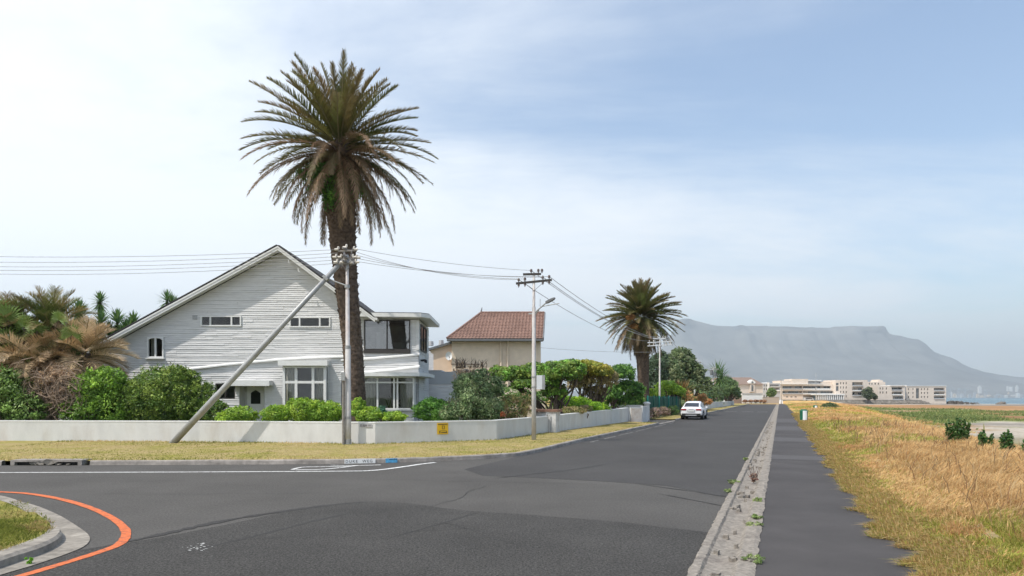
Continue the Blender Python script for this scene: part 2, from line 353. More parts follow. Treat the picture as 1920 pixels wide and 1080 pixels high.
def cover(u, v):
    d = u - PATH_R; c = crest(v); n = fbm(u * 0.08 + 5, v * 0.08); n2 = fbm(u * 0.5, v * 0.5)
    col = DRY[None] * (0.8 + 0.4 * n2[..., None]) if n2.ndim == 1 else DRY * (0.8 + 0.4 * n2[..., None])
    nr = (1 - sstep(40, 90, v)) * (d > -.01) * (d < 30); col = col * (1 - nr[..., None]) + np.array((.30, .235, .125)) * (.8 + .4 * n2[..., None]) * nr[..., None]  # soil brown near the path, darkened so gaps between blades read as shade
    g = sstep(0.52, 0.66, fbm(u * 0.28 + 40, v * 0.16)) * (d < c)
    col = col * (1 - g[..., None]) + GRN * g[..., None]
    dist = d - c - 5.5
    low = sstep(0, 1.2, dist + 1.2 * (n - 0.5))
    green = sstep(84, 98, v + 75 * (n - 0.5)) * (1 - sstep(180, 205, v + 110 * (n - 0.5)))
    brown = sstep(180, 205, v + 110 * (n - 0.5)) * (1 - sstep(300, 345, v + 80 * (n - 0.5) + 0.8 * (u - 30)))
    lc = SANDW * (0.85 + 0.3 * n2[..., None]) + 0 * col
    s2 = sstep(0.4, 0.6, fbm(u * 0.03, v * 0.05 + 8))[..., None]; lc = lc * (1 - s2) + SAND * s2
    mud = (1 - sstep(58, 78, v + 50 * (n - .5)))[..., None]; lc = lc * (1 - mud) + np.array((.20, .18, .095)) * (.7 + .6 * n2[..., None]) * mud
    gcol = GRN * (0.6 + 1.0 * n2[..., None]); tn = sstep(.46, .34, fbm(u * .12, v * .06))[..., None] if False else (1 - sstep(.34, .48, fbm(u * .12, v * .06)))[..., None]; gcol = gcol * (1 - tn) + DRYB * .85 * tn; lc = lc * (1 - green[..., None]) + gcol * green[..., None]
    bcol = DRYB * (0.7 + 0.6 * n[..., None]); lc = lc * (1 - brown[..., None]) + bcol * brown[..., None]
    lc = lc * (.72 + .56 * fbm(u * .025 + 3, v * .11)[..., None]) * (.8 + .4 * fbm(u * .12, v * .3)[..., None])
    low = low[..., None]; return col * (1 - low) + lc * low
col = cover(UU.ravel(), VV.ravel())
terr = npmesh('ground', V, Fc, M['terrain'], None, col, smooth=True); tag(terr, kind='structure')

# sea
seam = bpy.data.materials.new('sea'); seam.use_nodes = True; b = seam.node_tree.nodes['Principled BSDF']
b.inputs['Base Color'].default_value = (0.03, 0.10, 0.13, 1); b.inputs['Roughness'].default_value = 0.25
bn = seam.node_tree.nodes.new('ShaderNodeBump'); nz = seam.node_tree.nodes.new('ShaderNodeTexNoise'); nz.inputs['Scale'].default_value = 0.25; nz.inputs['Detail'].default_value = 6
tcn = seam.node_tree.nodes.new('ShaderNodeTexCoord'); seam.node_tree.links.new(tcn.outputs['Object'], nz.inputs['Vector']); bn.inputs['Distance'].default_value = 0.6; bn.inputs['Strength'].default_value = 0.6
seam.node_tree.links.new(nz.outputs[0], bn.inputs['Height']); seam.node_tree.links.new(bn.outputs[0], b.inputs['Normal'])
mb = MB(); mb.quad((-12900, 150, -2.75), (12900, 150, -2.75), (12900, 12900, -2.75), (-12900, 12900, -2.75)); tag(mb.build('water', seam), kind='structure')
# surf lines
mb = MB()
for k, (v0, u0, u1, wd) in enumerate([(565, 96, 190, 5), (600, 120, 230, 3), (640, 110, 330, 3)]):
    P = []; Q = []
    for i in range(30):
        u = u0 + (u1 - u0) * i / 29; vv = v0 - 0.9 * (u - 120) * (0.25) + 6 * math.sin(i * 0.7 + k)
        ww = wd * (0.4 + abs(math.sin(i * 0.9 + k * 2)))
        P.append(uv(u, vv, -2.70)); Q.append(uv(u, vv + ww, -2.70))
    ribbon(mb, P, Q)
M['foam'] = mat('foam', (0.85, 0.87, 0.88), 0.9, 0.1); tag(mb.build('surf', M['foam']), kind='structure')

# kerb line of the far corner (road edge)
kl = [Vector(p) for p in [(-60, 19.3, 0), (-30, 19.8, 0), (-15, 20.05, 0), (-7.3, 20.35, 0), (-4.4, 20.7, 0), (-2.3, 21.4, 0), (-0.4, 22.55, 0), (0.75, 24.2, 0)]] + [uv(KU, v) for v in (30, 36, 44, 51)]
kl = catmull(kl, 8)
klfar = [uv(KU, v) for v in np.arange(59.5, 214, 4)]
drive = [uv(KU, 51), uv(KU, 55), uv(KU, 59.5)]
full = kl + drive[1:-1] + klfar
# road sheet
mb = MB()
left_b = [Vector((-60, 6, 0)), Vector((-60, -12, 0))]
poly = full + [uv(GUT_L, 212), uv(GUT_L, 100), uv(GUT_L, 40), uv(GUT_L, -14)] + [Vector((-60, -30, 0))]
mb.poly(poly); road = mb.build('road', M['asphalt']); tag(road, kind='structure')
# asphalt patches (newer asphalt laid over the old)
def sheet(name, pts, m, z, kind='structure'):
    mb = MB(); mb.poly([Vector((p[0], p[1], z)) for p in pts]); o = mb.build(name, m); tag(o, kind=kind); return o
bound = catmull([gp(*p) for p in [(-1600, 1180), (-420, 1075), (120, 1035), (420, 985), (560, 955), (680, 942), (760, 944), (880, 958), (1000, 966), (1150, 978), (1310, 997)]], 6)
jit = [p + Vector((rnd.uniform(-.02, .02), rnd.uniform(-.03, .03), 0)) for p in bound]
ug = [uv(GUT_L - 0.02, touv(jit[-1].x, jit[-1].y)[1])]
sheet('road_patch', jit[:-1] + ug + [uv(GUT_L - 0.02, -13), Vector((-40, -13, 0))], M['asphalt_dark'], 0.004)
b2 = [gp(*p) for p in [(870, 880), (905, 892), (1000, 896), (1120, 902), (1250, 911), (1345, 929)]]
v0 = touv(b2[-1].x, b2[-1].y)[1]
L2 = [uv(GUT_L - 0.02, v) for v in (v0, 60, 212)]; K2 = [uv(KU + 0.04, v) for v in (211, 60, 34, 27.5)]
sheet('road_patch', b2 + L2 + K2 + [gp(930, 866)], M['asphalt_road'], 0.004)

M['tar'] = mat('tar_seam', (0.040, 0.038, 0.036), 0.8, 0.3, var=0.3, vscale=30, speck=0.8, sscale=60)
for pts, wd in (([(150, 1035), (300, 1003), (430, 975), (560, 955), (650, 944), (700, 941)], .10), ([(330, 1040), (480, 1005), (600, 975), (660, 962)], .05), ([(900, 960), (860, 972), (800, 990), (720, 1012)], .03), ([(930, 897), (1000, 889), (1080, 880), (1150, 868)], .10), ([(1190, 907), (1300, 922), (1385, 936)], .03), ([(1230, 925), (1310, 940), (1360, 950)], .03)):
    P = dense_line(catmull([gp(*p) for p in pts], 10)); r_ = random.Random(int(pts[0][0])); wds = [wd * r_.uniform(.3, 1.2) * min(1, 4 * i / len(P), 4 * (len(P) - 1 - i) / len(P) + .02) for i in range(len(P))]
    O = offset_line(P, 1.0); mb = MB(); ribbon(mb, [Vector((p.x, p.y, .0062)) + (q - p) * w_ for p, q, w_ in zip(P, O, wds)], [Vector((p.x, p.y, .0062)) - (q - p) * w_ for p, q, w_ in zip(P, O, wds)]); tag(mb.build('tar_seam', M['tar']), kind='structure')

cr_ = random.Random(21)       # hairline cracks in the old surfacing
for (sx, sy, an, ln_) in ((-4, 9.5, .3, 3.5), (-1.5, 12.5, 1.2, 3), (-9, 14, .1, 5), (-3, 16.5, -.15, 5), (0.2, 9, 2.2, 2.4), (3.6, 19, 1.15, 9), (2.6, 24, .2, 3.5), (-12, 17.5, .05, 6), (7.5, 30, 1.2, 14)):
    P = [Vector((sx, sy, 0))]; a = an
    while (P[-1] - P[0]).length < ln_ and len(P) < 140: a += cr_.uniform(-.45, .45); a = an + (a - an) * .55; P.append(P[-1] + Vector((math.cos(a), math.sin(a), 0)) * .1)
    O = offset_line(P, 1.0); W_ = [cr_.uniform(.002, .006) * (1 + P[0].y / 20) for _ in P]; mb = MB(); ribbon(mb, [Vector((p.x, p.y, .0066)) + (q - p) * k for p, q, k in zip(P, O, W_)], [Vector((p.x, p.y, .0066)) - (q - p) * k for p, q, k in zip(P, O, W_)]); tag(mb.build('road_crack', M['tar']), kind='structure')

# painted markings
def mark(name, pts_px, wd, m, z=0.008, curve=True):
    P = [gp(*p) for p in pts_px]; P = catmull(P, 6) if curve else P
    A = offset_line(P, wd / 2) if isinstance(wd, float) else [p + (q - p) for p, q in zip(P, offset_line(P, 0.5))]
    B = offset_line(P, -wd / 2); mb = MB(); ribbon(mb, [Vector((p.x, p.y, z)) for p in A], [Vector((p.x, p.y, z)) for p in B]); o = mb.build(name, m); tag(o, kind='structure'); return o
mark('painted_line', [(-900, 887), (-400, 887), (0, 886.5), (350, 885.5), (560, 884.5), (680, 883.5)], 0.14, M['white_mark'], curve=False)
mark('painted_line', [(680, 883.5), (715, 881), (760, 875), (790, 870.5), (816, 867.5)], 0.16, M['white_mark'])
mark('painted_line', [(555, 881.5), (600, 880.5), (640, 877), (668, 873.5), (700, 872.5), (714, 872)], 0.13, M['white_mark'])
mark('painted_line', [(548, 881), (566, 876.5), (600, 875.5), (655, 874.5)], 0.12, M['white_mark'])
mark('painted_line', [(620, 872.6), (650, 873.2), (690, 873)], 0.08, M['white_mark'], z=0.009)
for a, c in ((29.5, 31), (32, 34.5), (35.2, 39), (39.8, 45), (46, 51), (53, 55)):
    mb = MB(); mb.quad(uv(KU + 0.42, a, .008), uv(KU + 0.49, a, .008), uv(KU + 0.49, c, .008), uv(KU + 0.42, c, .008)); tag(mb.build('painted_line', M['worn_mark']), kind='structure')
for (u0, u1) in ((-7.2, -5.6), (-4.9, -3.4), (-2.9, -1.6)):
    mb = MB(); mb.quad(uv(u0, 99, .008), uv(u1, 99, .008), uv(u1, 100.0, .008), uv(u0, 100.0, .008)); tag(mb.build('painted_line', M['worn_mark']), kind='structure')
# orange no-parking line round the near corner
orr = [gp(*p) for p in [(-420, 918), (-150, 919), (0, 923), (60, 927), (120, 938), (170, 953), (210, 972), (232, 990), (236, 1005), (222, 1022), (180, 1038), (120, 1057), (60, 1075), (-60, 1110), (-300, 1190)]]
orr = catmull(orr, 6); ow = [0.066 + 0.014 * (float(vnoise(i * .9, 3.0)) - .5) for i in range(len(orr))]; ON = offset_line(orr, 1.0); A = [p + (q - p) * k for p, q, k in zip(orr, ON, ow)]; B = [p - (q - p) * k for p, q, k in zip(orr, ON, ow)]; mb = MB()
ribbon(mb, [p + Vector((0, 0, .009)) for p in A], [p + Vector((0, 0, .009)) for p in B]); tag(mb.build('painted_line', M['orange_mark']), kind='structure')
mb = MB()
for k in range(34):       # flaked old paint in the junction
    t = rnd.random(); p = gp(345 + 50 * t + rnd.uniform(-12, 12), 1032 - 10 * t + rnd.uniform(-6, 6)); r = rnd.uniform(.004, .018)
    mb.poly([(p.x + r * math.cos(a) * rnd.uniform(.6, 2.2), p.y + r * math.sin(a), .009) for a in (0, 1.2, 2.5, 3.7, 5)])
tag(mb.build('worn_paint', M['white_mark']), kind='structure')

# near corner island: concrete apron, kerb and lawn
ap_out = catmull([gp(*p) for p in [(-300, 905), (-60, 930), (40, 942), (100, 962), (148, 990), (168, 1008), (160, 1024), (125, 1040), (60, 1062), (0, 1080), (-120, 1120), (-400, 1215)]], 6)
ap_in = catmull([gp(*p) for p in [(-320, 903), (-90, 925), (0, 940), (55, 965), (92, 995), (114, 1008), (112, 1022), (82, 1040), (30, 1058), (-20, 1075), (-140, 1110), (-430, 1200)]], 6)
lawn_in = catmull([gp(*p) for p in [(-330, 898), (-90, 918), (0, 930), (50, 948), (84, 980), (95, 1003), (90, 1012), (70, 1026), (24, 1044), (-26, 1060), (-150, 1095), (-440, 1180)]], 6)
mb = MB(); ribbon(mb, [p + Vector((0, 0, .012)) for p in ap_out], [p + Vector((0, 0, .02)) for p in ap_in]); tag(mb.build('gutter_apron', M['conc']), kind='structure')
mb = MB()
hk = [0.015 + 0.12 * min(1, max(0, (i - 20) / 8)) for i in range(len(ap_in))]
A = ap_in; 
ribbon(mb, [p + Vector((0, 0, .0)) for p in A], [p * 0.97 + q * 0.03 + Vector((0, 0, h * .75)) for p, q, h in zip(A, lawn_in, hk)])
ribbon(mb, [p * 0.97 + q * 0.03 + Vector((0, 0, h * .75)) for p, q, h in zip(A, lawn_in, hk)], [p * 0.8 + q * 0.2 + Vector((0, 0, h)) for p, q, h in zip(A, lawn_in, hk)])
ribbon(mb, [p * 0.8 + q * 0.2 + Vector((0, 0, h)) for p, q, h in zip(A, lawn_in, hk)], [q + Vector((0, 0, h)) for q, h in zip(lawn_in, hk)])
tag(mb.build('kerb', M['conc'], smooth=True), kind='structure')
mb = MB(); hl = [q + Vector((0, 0, h - .01)) for q, h in zip(lawn_in, hk)]
cen = Vector((-12.5, 10.2, .16)); n = len(hl); mid = [cen * 0.5 + q * 0.5 + Vector((0, 0, .02)) for q in hl]
ribbon(mb, hl, mid); mb.add([cen] + mid, [(0, i + 1, i + 2) for i in range(n - 1)])
mb.add([hl[0], mid[0], cen, mid[-1], hl[-1], Vector((-40, 6, .1)), Vector((-40, 14, .1))], [(0, 1, 2, 6), (2, 3, 4, 5), (2, 5, 6)])
lawn = mb.build('lawn', M['lawn'], smooth=True); tag(lawn, kind='structure')

# far kerb
def sweep_kerb(P, h0=0.13, wd=0.16, name='kerb', m=None, jitter=0.006):
    mb = MB(); r = random.Random(3)
    prof = [(0, -0.03, 0), (0.0, 0, 0), (0.02, 1, -.025), (0.045, 1, 0), (wd, 1, 0.004), (wd + .01, 0, -0.03)]
    rows = []
    for k, (o, hh, dz) in enumerate(prof):
        Q = offset_line(P, o); rows.append([Vector((q.x, q.y, (h0 * hh if hh > 0 else hh if hh < 0 else 0) + dz + (r.uniform(-jitter, jitter) if k > 1 else 0))) for q in Q])
    for a, b_ in zip(rows[:-1], rows[1:]): ribbon(mb, a, b_)
    o = mb.build(name, m or M['kerb'], smooth=False); tag(o, kind='structure'); return o
def dense(P, step=0.5):
    o = []
    for a, b_ in zip(P[:-1], P[1:]):
        n = max(1, int((b_ - a).length / step)); o += [a.lerp(b_, i / n) for i in range(n)]
    return o + [P[-1]]
dk = dense(kl); DX0, DX1 = -14.75, -12.65
sweep_kerb([p for p in dk if p.x < DX0]); sweep_kerb([p for p in dk if p.x > DX1])
sweep_kerb(dense(klfar, 2.0)); sweep_kerb(dense(drive), h0=0.03)
# verge between kerb and wall
WALL = [Vector((-64, 30.2, 0)), Vector((-21.75, 29.0, 0)), Vector((-13.0, 28.45, 0)), Vector((-5.42, 27.05, 0)), Vector((-0.67, 29.6, 0)), uv(-11.38, 33.9), uv(-11.15, 51.8)]
mb = MB()
inner = offset_line(dk, 0.15); 
def wall_y(x):
    for a, b_ in zip(WALL[:-1], WALL[1:]):
        if a.x <= x <= b_.x: return a.y + (b_.y - a.y) * (x - a.x) / (b_.x - a.x)
    return None
rowA = []; rowM = []; rowB = []
for i, p in enumerate(inner):
    if p.x <= -2.2: q = Vector((p.x - 0.0, wall_y(p.x) + .1, 0))
    else:
        pu, pv = touv(p.x, p.y); q = None
        f = min(1, max(0, (pv - 20) / 10)); tgt = uv(-11.5, pv)
        q = tgt if pv > 29 else Vector((max(-3.0 + (pv - 19) * .3, -3), 0, 0))
        if pv <= 29.4:
            x = -2.2 + (pv - 18.9) / (29.4 - 18.9) * 1.6; q = Vector((x, wall_y(max(x, -5)) + .1, 0))
    rowA.append(Vector((p.x, p.y, .122))); rowB.append(Vector((q.x, q.y, .16))); rowM.append((rowA[-1] + rowB[-1]) / 2 + Vector((0, 0, .02)))
ribbon(mb, rowA, rowM); ribbon(mb, rowM, rowB)
vg = mb.build('verge', M['verge'], smooth=True); tag(vg, kind='structure')
mb = MB(); mb.quad(uv(KU - .16, 59.5, .12), uv(KU - .16, 212, .12), uv(-60, 212, .16), uv(-60, 59.5, .16)); tag(mb.build('verge', M['verge']), kind='structure')
mb = MB(); mb.quad(uv(KU - .16, 51, .035), uv(KU - .16, 59.5, .035), uv(-14, 59.5, .14), uv(-14, 51, .14)); tag(mb.build('driveway', M['asphalt']), kind='structure')
mb = MB(); mb.poly([p + Vector((0, 0.1, .33)) for p in WALL[:-1]] + [uv(-11.5, 51.8, .33), uv(-13.5, 52, .33), uv(-13.5, 130, .33), Vector((-60, 130, .33))]); tag(mb.build('garden', M['soil']), kind='structure')

# gutter channel on the seaward side, broken up
mb = MB(); gr = random.Random(5)
cols = [(-.98, .0), (-.955, .035), (-.86, .032), (-.83, -.01), (-.7, -.035), (-.52, -.025), (-.46, .03), (-.33, .035), (-.28, .022)]
vv = np.concatenate([np.arange(-6, 40, .07), np.arange(40, 212, .6)]); nc = len(cols); Vg = []
for i, v in enumerate(vv):
    br = float(fbm(v * .35, 2.2) + .25 * (v > 14) - .1)
    for k, (u, z) in enumerate(cols):
        a = 0.014 + 0.05 * max(0, br - .45)
        uu = u + (gr.uniform(-.02, .02) - 0.06 * max(0, br - .4) * (vnoise(v * 2.1, k)) if k in (0, 1) else gr.uniform(-.008, .008)) + (0.03 * float(vnoise(v * 3, 7.0)) if k == nc - 1 else 0)
        Vg.append(uv(uu, v, z + (float(vnoise(v * 4.1, k * 1.7)) - .5) * a * 1.6 + (0.006 if k else 0)))
        if k == 0: Vg[-1].z = .0
fs = [(i * nc + k, i * nc + k + 1, (i + 1) * nc + k + 1, (i + 1) * nc + k) for i in range(len(vv) - 1) for k in range(nc - 1)]
mb.add(Vg, fs); tag(mb.build('gutter', M['conc_rough']), kind='structure')
mb = MB()
for k in range(170):       # broken lumps in the channel
    v = gr.uniform(13, 60) if k > 60 else gr.uniform(6, 30); u = gr.uniform(-.95, -.35); p = uv(u, v, .0); r = gr.uniform(.02, .07)
    q = [(p.x + r * gr.uniform(.6, 1.4) * math.cos(a), p.y + r * gr.uniform(.6, 1.4) * math.sin(a), gr.uniform(.02, .045)) for a in (0, 1.3, 2.4, 3.6, 5)]
    mb.prism(q, (0, 0, -.06))
tag(mb.build('gutter_rubble', M['conc_rough']), kind='stuff')
# footpath
mb = MB(); A = [uv(PATH_L - .02, v, .018) for v in (-8, 20, 60, 120, 213)]; B = [uv(PATH_R + .5, v, .018) for v in (-8, 20, 60, 120, 213)]; ribbon(mb, A, B)
tag(mb.build('path', M['path']), kind='structure')
M['path_pale'] = mat('path_patch', (0.088, 0.083, 0.083), 0.88, 0.25, var=0.12, vscale=60)
for a, c in ((23.5, 25.0), (33, 36), (44, 50), (58, 68)):
    mb = MB(); mb.quad(uv(PATH_L + .02, a, .022), uv(PATH_R + .1, a - .1, .022), uv(PATH_R + .1, c, .022), uv(PATH_L + .02, c + .2, .022)); tag(mb.build('path_patch', M['path_pale']), kind='structure')

# mountain, about ten kilometres away
prof = [(700, 744), (1000, 740), (1150, 728), (1200, 700), (1235, 660), (1258, 628), (1272, 600), (1280, 597), (1294, 597.5), (1310, 603), (1325, 606), (1342, 611), (1378, 611.5), (1390, 608.5), (1400, 611), (1440, 611), (1500, 613), (1555, 614.5), (1564, 612), (1600, 611.3), (1658, 611), (1663, 616), (1665, 624), (1674, 627), (1690, 630), (1702, 633), (1722, 636), (1735, 643), (1742, 651), (1752, 660), (1765, 665), (1782, 670), (1795, 676), (1803, 682), (1822, 690), (1845, 697), (1870, 701), (1895, 705), (1920, 707.5), (2000, 715), (2150, 728), (2400, 741)]
px = np.array([p[0] for p in prof], float); py = np.array([p[1] for p in prof], float)
DX = np.arange(700, 2401, 4.0); top = np.interp(DX, px, py) + 1.2 * (vnoise(DX * .09, DX * 0 + 1) - .5)
D = 10300.0; Xr = (DX - 960) / F * D; Zr = CH + (HY - top) / F * D
ts = np.array([1.25, 1.12, 1.03, 1.0, .985, .96, .92, .86, .78, .7, .62, .55, .5]); hs = np.array([.0, .45, .93, 1.0, .9, .72, .58, .44, .3, .18, .09, .02, -.02])
rowsV = []
for t, h in zip(ts, hs):
    n1_ = fbm(Xr * .0022 + 50, t * 3 + Xr * 0, 4) - .5
    off = 0 if t == 1.0 else 1.0
    yy = D + (t - 1) * 6500 + 800 * n1_ * off
    zz = Zr * np.clip(h + .16 * n1_ * off * (h > .05) * (h < 1), -0.02, 1) - 2
    rowsV.append(np.stack([Xr * (1 + 0 * t), yy, zz], -1))
V = np.concatenate(rowsV); n = len(DX); I = (np.arange(len(ts) - 1)[:, None] * n + np.arange(n - 1)[None]).ravel()
mo = npmesh('mountain', V, np.stack([I, I + 1, I + n + 1, I + n], -1), M['mountain'], smooth=True); tag(mo, kind='structure')
# ================================================================= HOUSE
def fx(px, Y=39.0): return (px - 960) * Y / F
def fz(py, Y=39.0): return CH + (HY - py) * Y / F
def band_rects(z0, z1, openings, xl, xr):
    """split the band z0..z1 at opening edges; yields (za, zb, [(x0,x1)...])"""
    cuts = sorted({z0, z1} | {z for o in openings for z in (o[2], o[3]) if z0 < z < z1})
    for za, zb in zip(cuts[:-1], cuts[1:]):
        zm = (za + zb) / 2; act = sorted([(o[0], o[1]) for o in openings if o[2] < zm < o[3]])
        segs = []; x = xl; 
        for a, b_ in act:
            if a > x: segs.append((x, min(a, xr)))
            x = max(x, b_)
        if x < xr: segs.append((x, xr))
        yield za, zb, segs
def clad(mb, mp, xlf, xrf, z0, z1, openings=(), row=0.118, lip=0.025, seed=1, seg=(0.8, 2.4)):
    r = random.Random(seed); z = z0
    while z < z1 - 1e-4:
        rw = row * r.uniform(.82, 1.2); zt = min(z + rw, z1); xa, xb = min(xlf(z), xlf(zt)), max(xrf(z), xrf(zt))
        br = [xa]; 
        while br[-1] < xb: br.append(br[-1] + r.uniform(*seg))
        jit = [r.uniform(-.006, .012) for _ in br]; dip = [r.uniform(-.010, .010) for _ in range(len(br) + 1)]
        for za, zb, segs in band_rects(z, zt, openings, -1e3, 1e3):
            for s0, s1 in segs:
                for k in range(len(br) - 1):
                    def X(bx, zz): return max(xlf(zz), min(xrf(zz), bx))
                    a = max(br[k], s0); c = min(br[k + 1], s1)
                    if c - a < 1e-4: continue
                    oa = lip * (1 - (za - z) / (zt - z)) + jit[k]; ob = lip * (1 - (zb - z) / (zt - z)) + jit[k]
                    da = dip[k] if za == z else 0; dc = dip[k + 1] if za == z else 0
                    p = [mp(X(a, za), za + da, oa), mp(X(c, za), za + dc, oa), mp(X(c, zb), zb, ob), mp(X(a, zb), zb, ob)]
                    if (p[0] - p[1]).length < 1e-4 and (p[2] - p[3]).length < 1e-4: continue
                    mb.add(p, [(0, 1, 2, 3)])
                    if za == z: mb.add([p[0], p[1], mp(X(c, za), za + .012, -.02), mp(X(a, za), za + .012, -.02)], [(0, 1, 2, 3)])
        z = zt
front = lambda Y: (lambda x, z, o: Vector((x, Y - o, z)))
side = lambda X: (lambda y, z, o: Vector((X + o, y, z)))
def window(parent, x0, x1, z0, z1, Y, mull=(), trans=(), fw=.07, depth=.09, fm=None, glass=None, curtains=(), cy=.22, name='window', rev=.12, mp=None, sill=False):
    """frame bars round and across the opening; mull/trans are fractions; curtains = [(f0,f1)]"""
    mb = MB(); fm = fm or M['whitepaint']
    def bar(a0, a1, b0, b1, d=0.0):
        if mp is None: mb.box(a0, a1, Y - depth + d, Y + .03, b0, b1)
        else: mb.box(mp + (-.03), mp + depth - d, a0, a1, b0, b1)
    bar(x0, x1, z1 - fw, z1); bar(x0, x1, z0, z0 + fw); bar(x0, x0 + fw, z0 + fw, z1 - fw); bar(x1 - fw, x1, z0 + fw, z1 - fw)
    for f in mull: c = x0 + (x1 - x0) * f; bar(c - fw * .55, c + fw * .55, z0 + fw, z1 - fw, .004)
    for f in trans: c = z0 + (z1 - z0) * f; bar(x0 + fw, x1 - fw, c - fw * .5, c + fw * .5, .008)
    if sill: mb.box(x0 - .06, x1 + .06, Y - depth - .08, Y + .02, z0 - .07, z0 - .003)
    w_ = mb.build(name, fm, parent)
    g = MB()
    if mp is None: g.quad((x0 + .02, Y - .01, z0 + .02), (x1 - .02, Y - .01, z0 + .02), (x1 - .02, Y - .01, z1 - .02), (x0 + .02, Y - .01, z1 - .02))
    else: g.quad((mp + .0, x0 + .02, z0 + .02), (mp + .0, x1 - .02, z0 + .02), (mp + .0, x1 - .02, z1 - .02), (mp + .0, x0 + .02, z1 - .02))
    g.build('pane', glass or M['glass'], w_)
    for (f0, f1) in curtains:
        c = MB(); a = x0 + (x1 - x0) * f0; b_ = x0 + (x1 - x0) * f1; n = max(6, int((b_ - a) / .05)); P = []; Q = []
        for i in range(n + 1):
            x = a + (b_ - a) * i / n; y = Y + cy + .035 * math.sin(i * 2.2) + .01 * math.sin(i * 5.1); P.append((x, y, z0 + .03)); Q.append((x + .01 * math.sin(i), y, z1 - .05))
        ribbon(c, [Vector(p) for p in P], [Vector(q) for q in Q]); c.build('curtain', M['curtain'], w_, smooth=True)
    return w_

house = thing('gabled_house', 'white board-clad gabled house with an asymmetrical roof and a flat-roofed glazed corner wing', 'house', (-14, 41, .3))
YW = 39.0; YR = 38.4
rx = lambda px: (px - 960) * YR / F
rz = lambda py: CH + (HY - py) * YR / F
PK = (rx(521), rz(459)); LE = (rx(178), rz(646)); RE = (rx(703), rz(594))
sl_l = (PK[1] - LE[1]) / (PK[0] - LE[0]); sl_r = (PK[1] - RE[1]) / (RE[0] - PK[0])
LX = -27.2
top_l = lambda x: PK[1] - sl_l * (PK[0] - x); top_r = lambda x: PK[1] - sl_r * (x - PK[0])
ov = 0.28
def xlf(z): return PK[0] - (PK[1] - ov - z) / sl_l if z < PK[1] - ov else PK[0]
WR = fx(785)
def xlf2(z): return max(-26.6, xlf(z))
def xrf(z):
    if z <= 6.42: return WR
    return min(WR, PK[0] + (PK[1] - ov - z) / sl_r) if z < PK[1] - ov else PK[0]
OPN = dict(arch=(fx(277), fx(308), fz(671), fz(632)), wl=(fx(377), fx(453), fz(612), fz(592)), wr=(fx(543), fx(620), fz(614), fz(594)),
           bay=(fx(536), fx(614), fz(772), fz(686)), door=(fx(449), fx(496), .3, fz(723)), sm=(fx(404), fx(441), fz(748), fz(719)),
           up=(fx(683), fx(769), fz(656), fz(600)), low=(fx(640), fx(776), fz(766), fz(709)))
mb = MB(); clad(mb, front(YW), xlf2, xrf, .3, PK[1] - ov - .001, list(OPN.values()), seed=4)
# side wall of the wing (faces the beach), with its opening
SO = [(YW + .55, YW + 3.1, fz(656) - .0, fz(606))]
clad(mb, side(WR), lambda z: YW, lambda z: 43.6, .3, 6.42, SO, seed=8)
mb.quad((WR, 43.6, .3), (WR, 43.6, 6.4), (-8.9, 43.6, 6.4), (-8.9, 43.6, .3))
mb.poly([(-26.6, YW + 8.8, .3), (-5.5, YW + 8.8, .3), (-5.5, YW + 8.8, 5.0), (PK[0], YW + 8.8, PK[1] - .2), (-26.6, YW + 8.8, 3.2)]); mb.quad((-26.6, YW, .3), (-26.6, YW + 12, .3), (-26.6, YW + 12, 3.1), (-26.6, YW, 3.1))
mb.box(WR - .14, WR + .03, YW - .045, YW + .12, fz(656), 6.42)      # corner post of the glazed wing
hw = mb.build('wall', M['clad'], house); hw['label'] = 'white horizontal boards, uneven courses'
# roofs
mb = MB(); th = .16
def slab(x0, z0, x1, z1, y0, y1, t, m=0):
    mb.prism([(x0, y0, z0), (x1, y0, z1), (x1, y0, z1 - t), (x0, y0, z0 - t)], (0, y1 - y0, 0), m)
slab(PK[0], PK[1], LX, top_l(LX), YR, YW + 12.5, .10); slab(PK[0] + .001, PK[1] - .001, RE[0], RE[1], YR, YW + 9, .10)
# courses of tiles proud of the slab along the verge so the outline steps
k = 0; x = PK[0] - .2
while x > LX:
    mb.obox((x, YW + 5.9, top_l(x) + .022), Vector((1, 0, sl_l)).normalized(), Vector((0, 1, 0)), Vector((-sl_l, 0, 1)).normalized(), .17, 6.56, .022); x -= .31
x = PK[0] + .2
while x < RE[0]:
    mb.obox((x, YW + 4.1, top_r(x) + .022), Vector((1, 0, -sl_r)).normalized(), Vector((0, 1, 0)), Vector((sl_r, 0, 1)).normalized(), .16, 4.76, .022); x += .31
roof = mb.build('roof', M['dark_roof'], house)
mb = MB()      # barge boards and soffit
for (x0, z0, x1, z1) in ((PK[0], PK[1] - .1, LX, top_l(LX) - .1), (PK[0], PK[1] - .1, RE[0], RE[1] - .1)):
    mb.prism([(x0, YR - .03, z0), (x1, YR - .03, z1), (x1, YR - .03, z1 - .2), (x0, YR - .03, z0 - .2)], (0, .06, 0))
    mb.prism([(x0, YR - .055, z0 + .03), (x1, YR - .055, z1 + .03), (x1, YR - .055, z1 - .06), (x0, YR - .055, z0 - .06)], (0, .024, 0))
    mb.prism([(x0, YR + .032, z0 - .1), (x1, YR + .032, z1 - .1), (x1, YR + .032, z1 - .13), (x0, YR + .032, z0 - .13)], (0, YW - YR - .05, 0))
mb.beam((RE[0] + .06, YR - .1, RE[1] - .12), (RE[0] + .06, YR + 4, RE[1] - .12), .16, .14)
mb.build('barge_board', M['whitepaint'], roof)
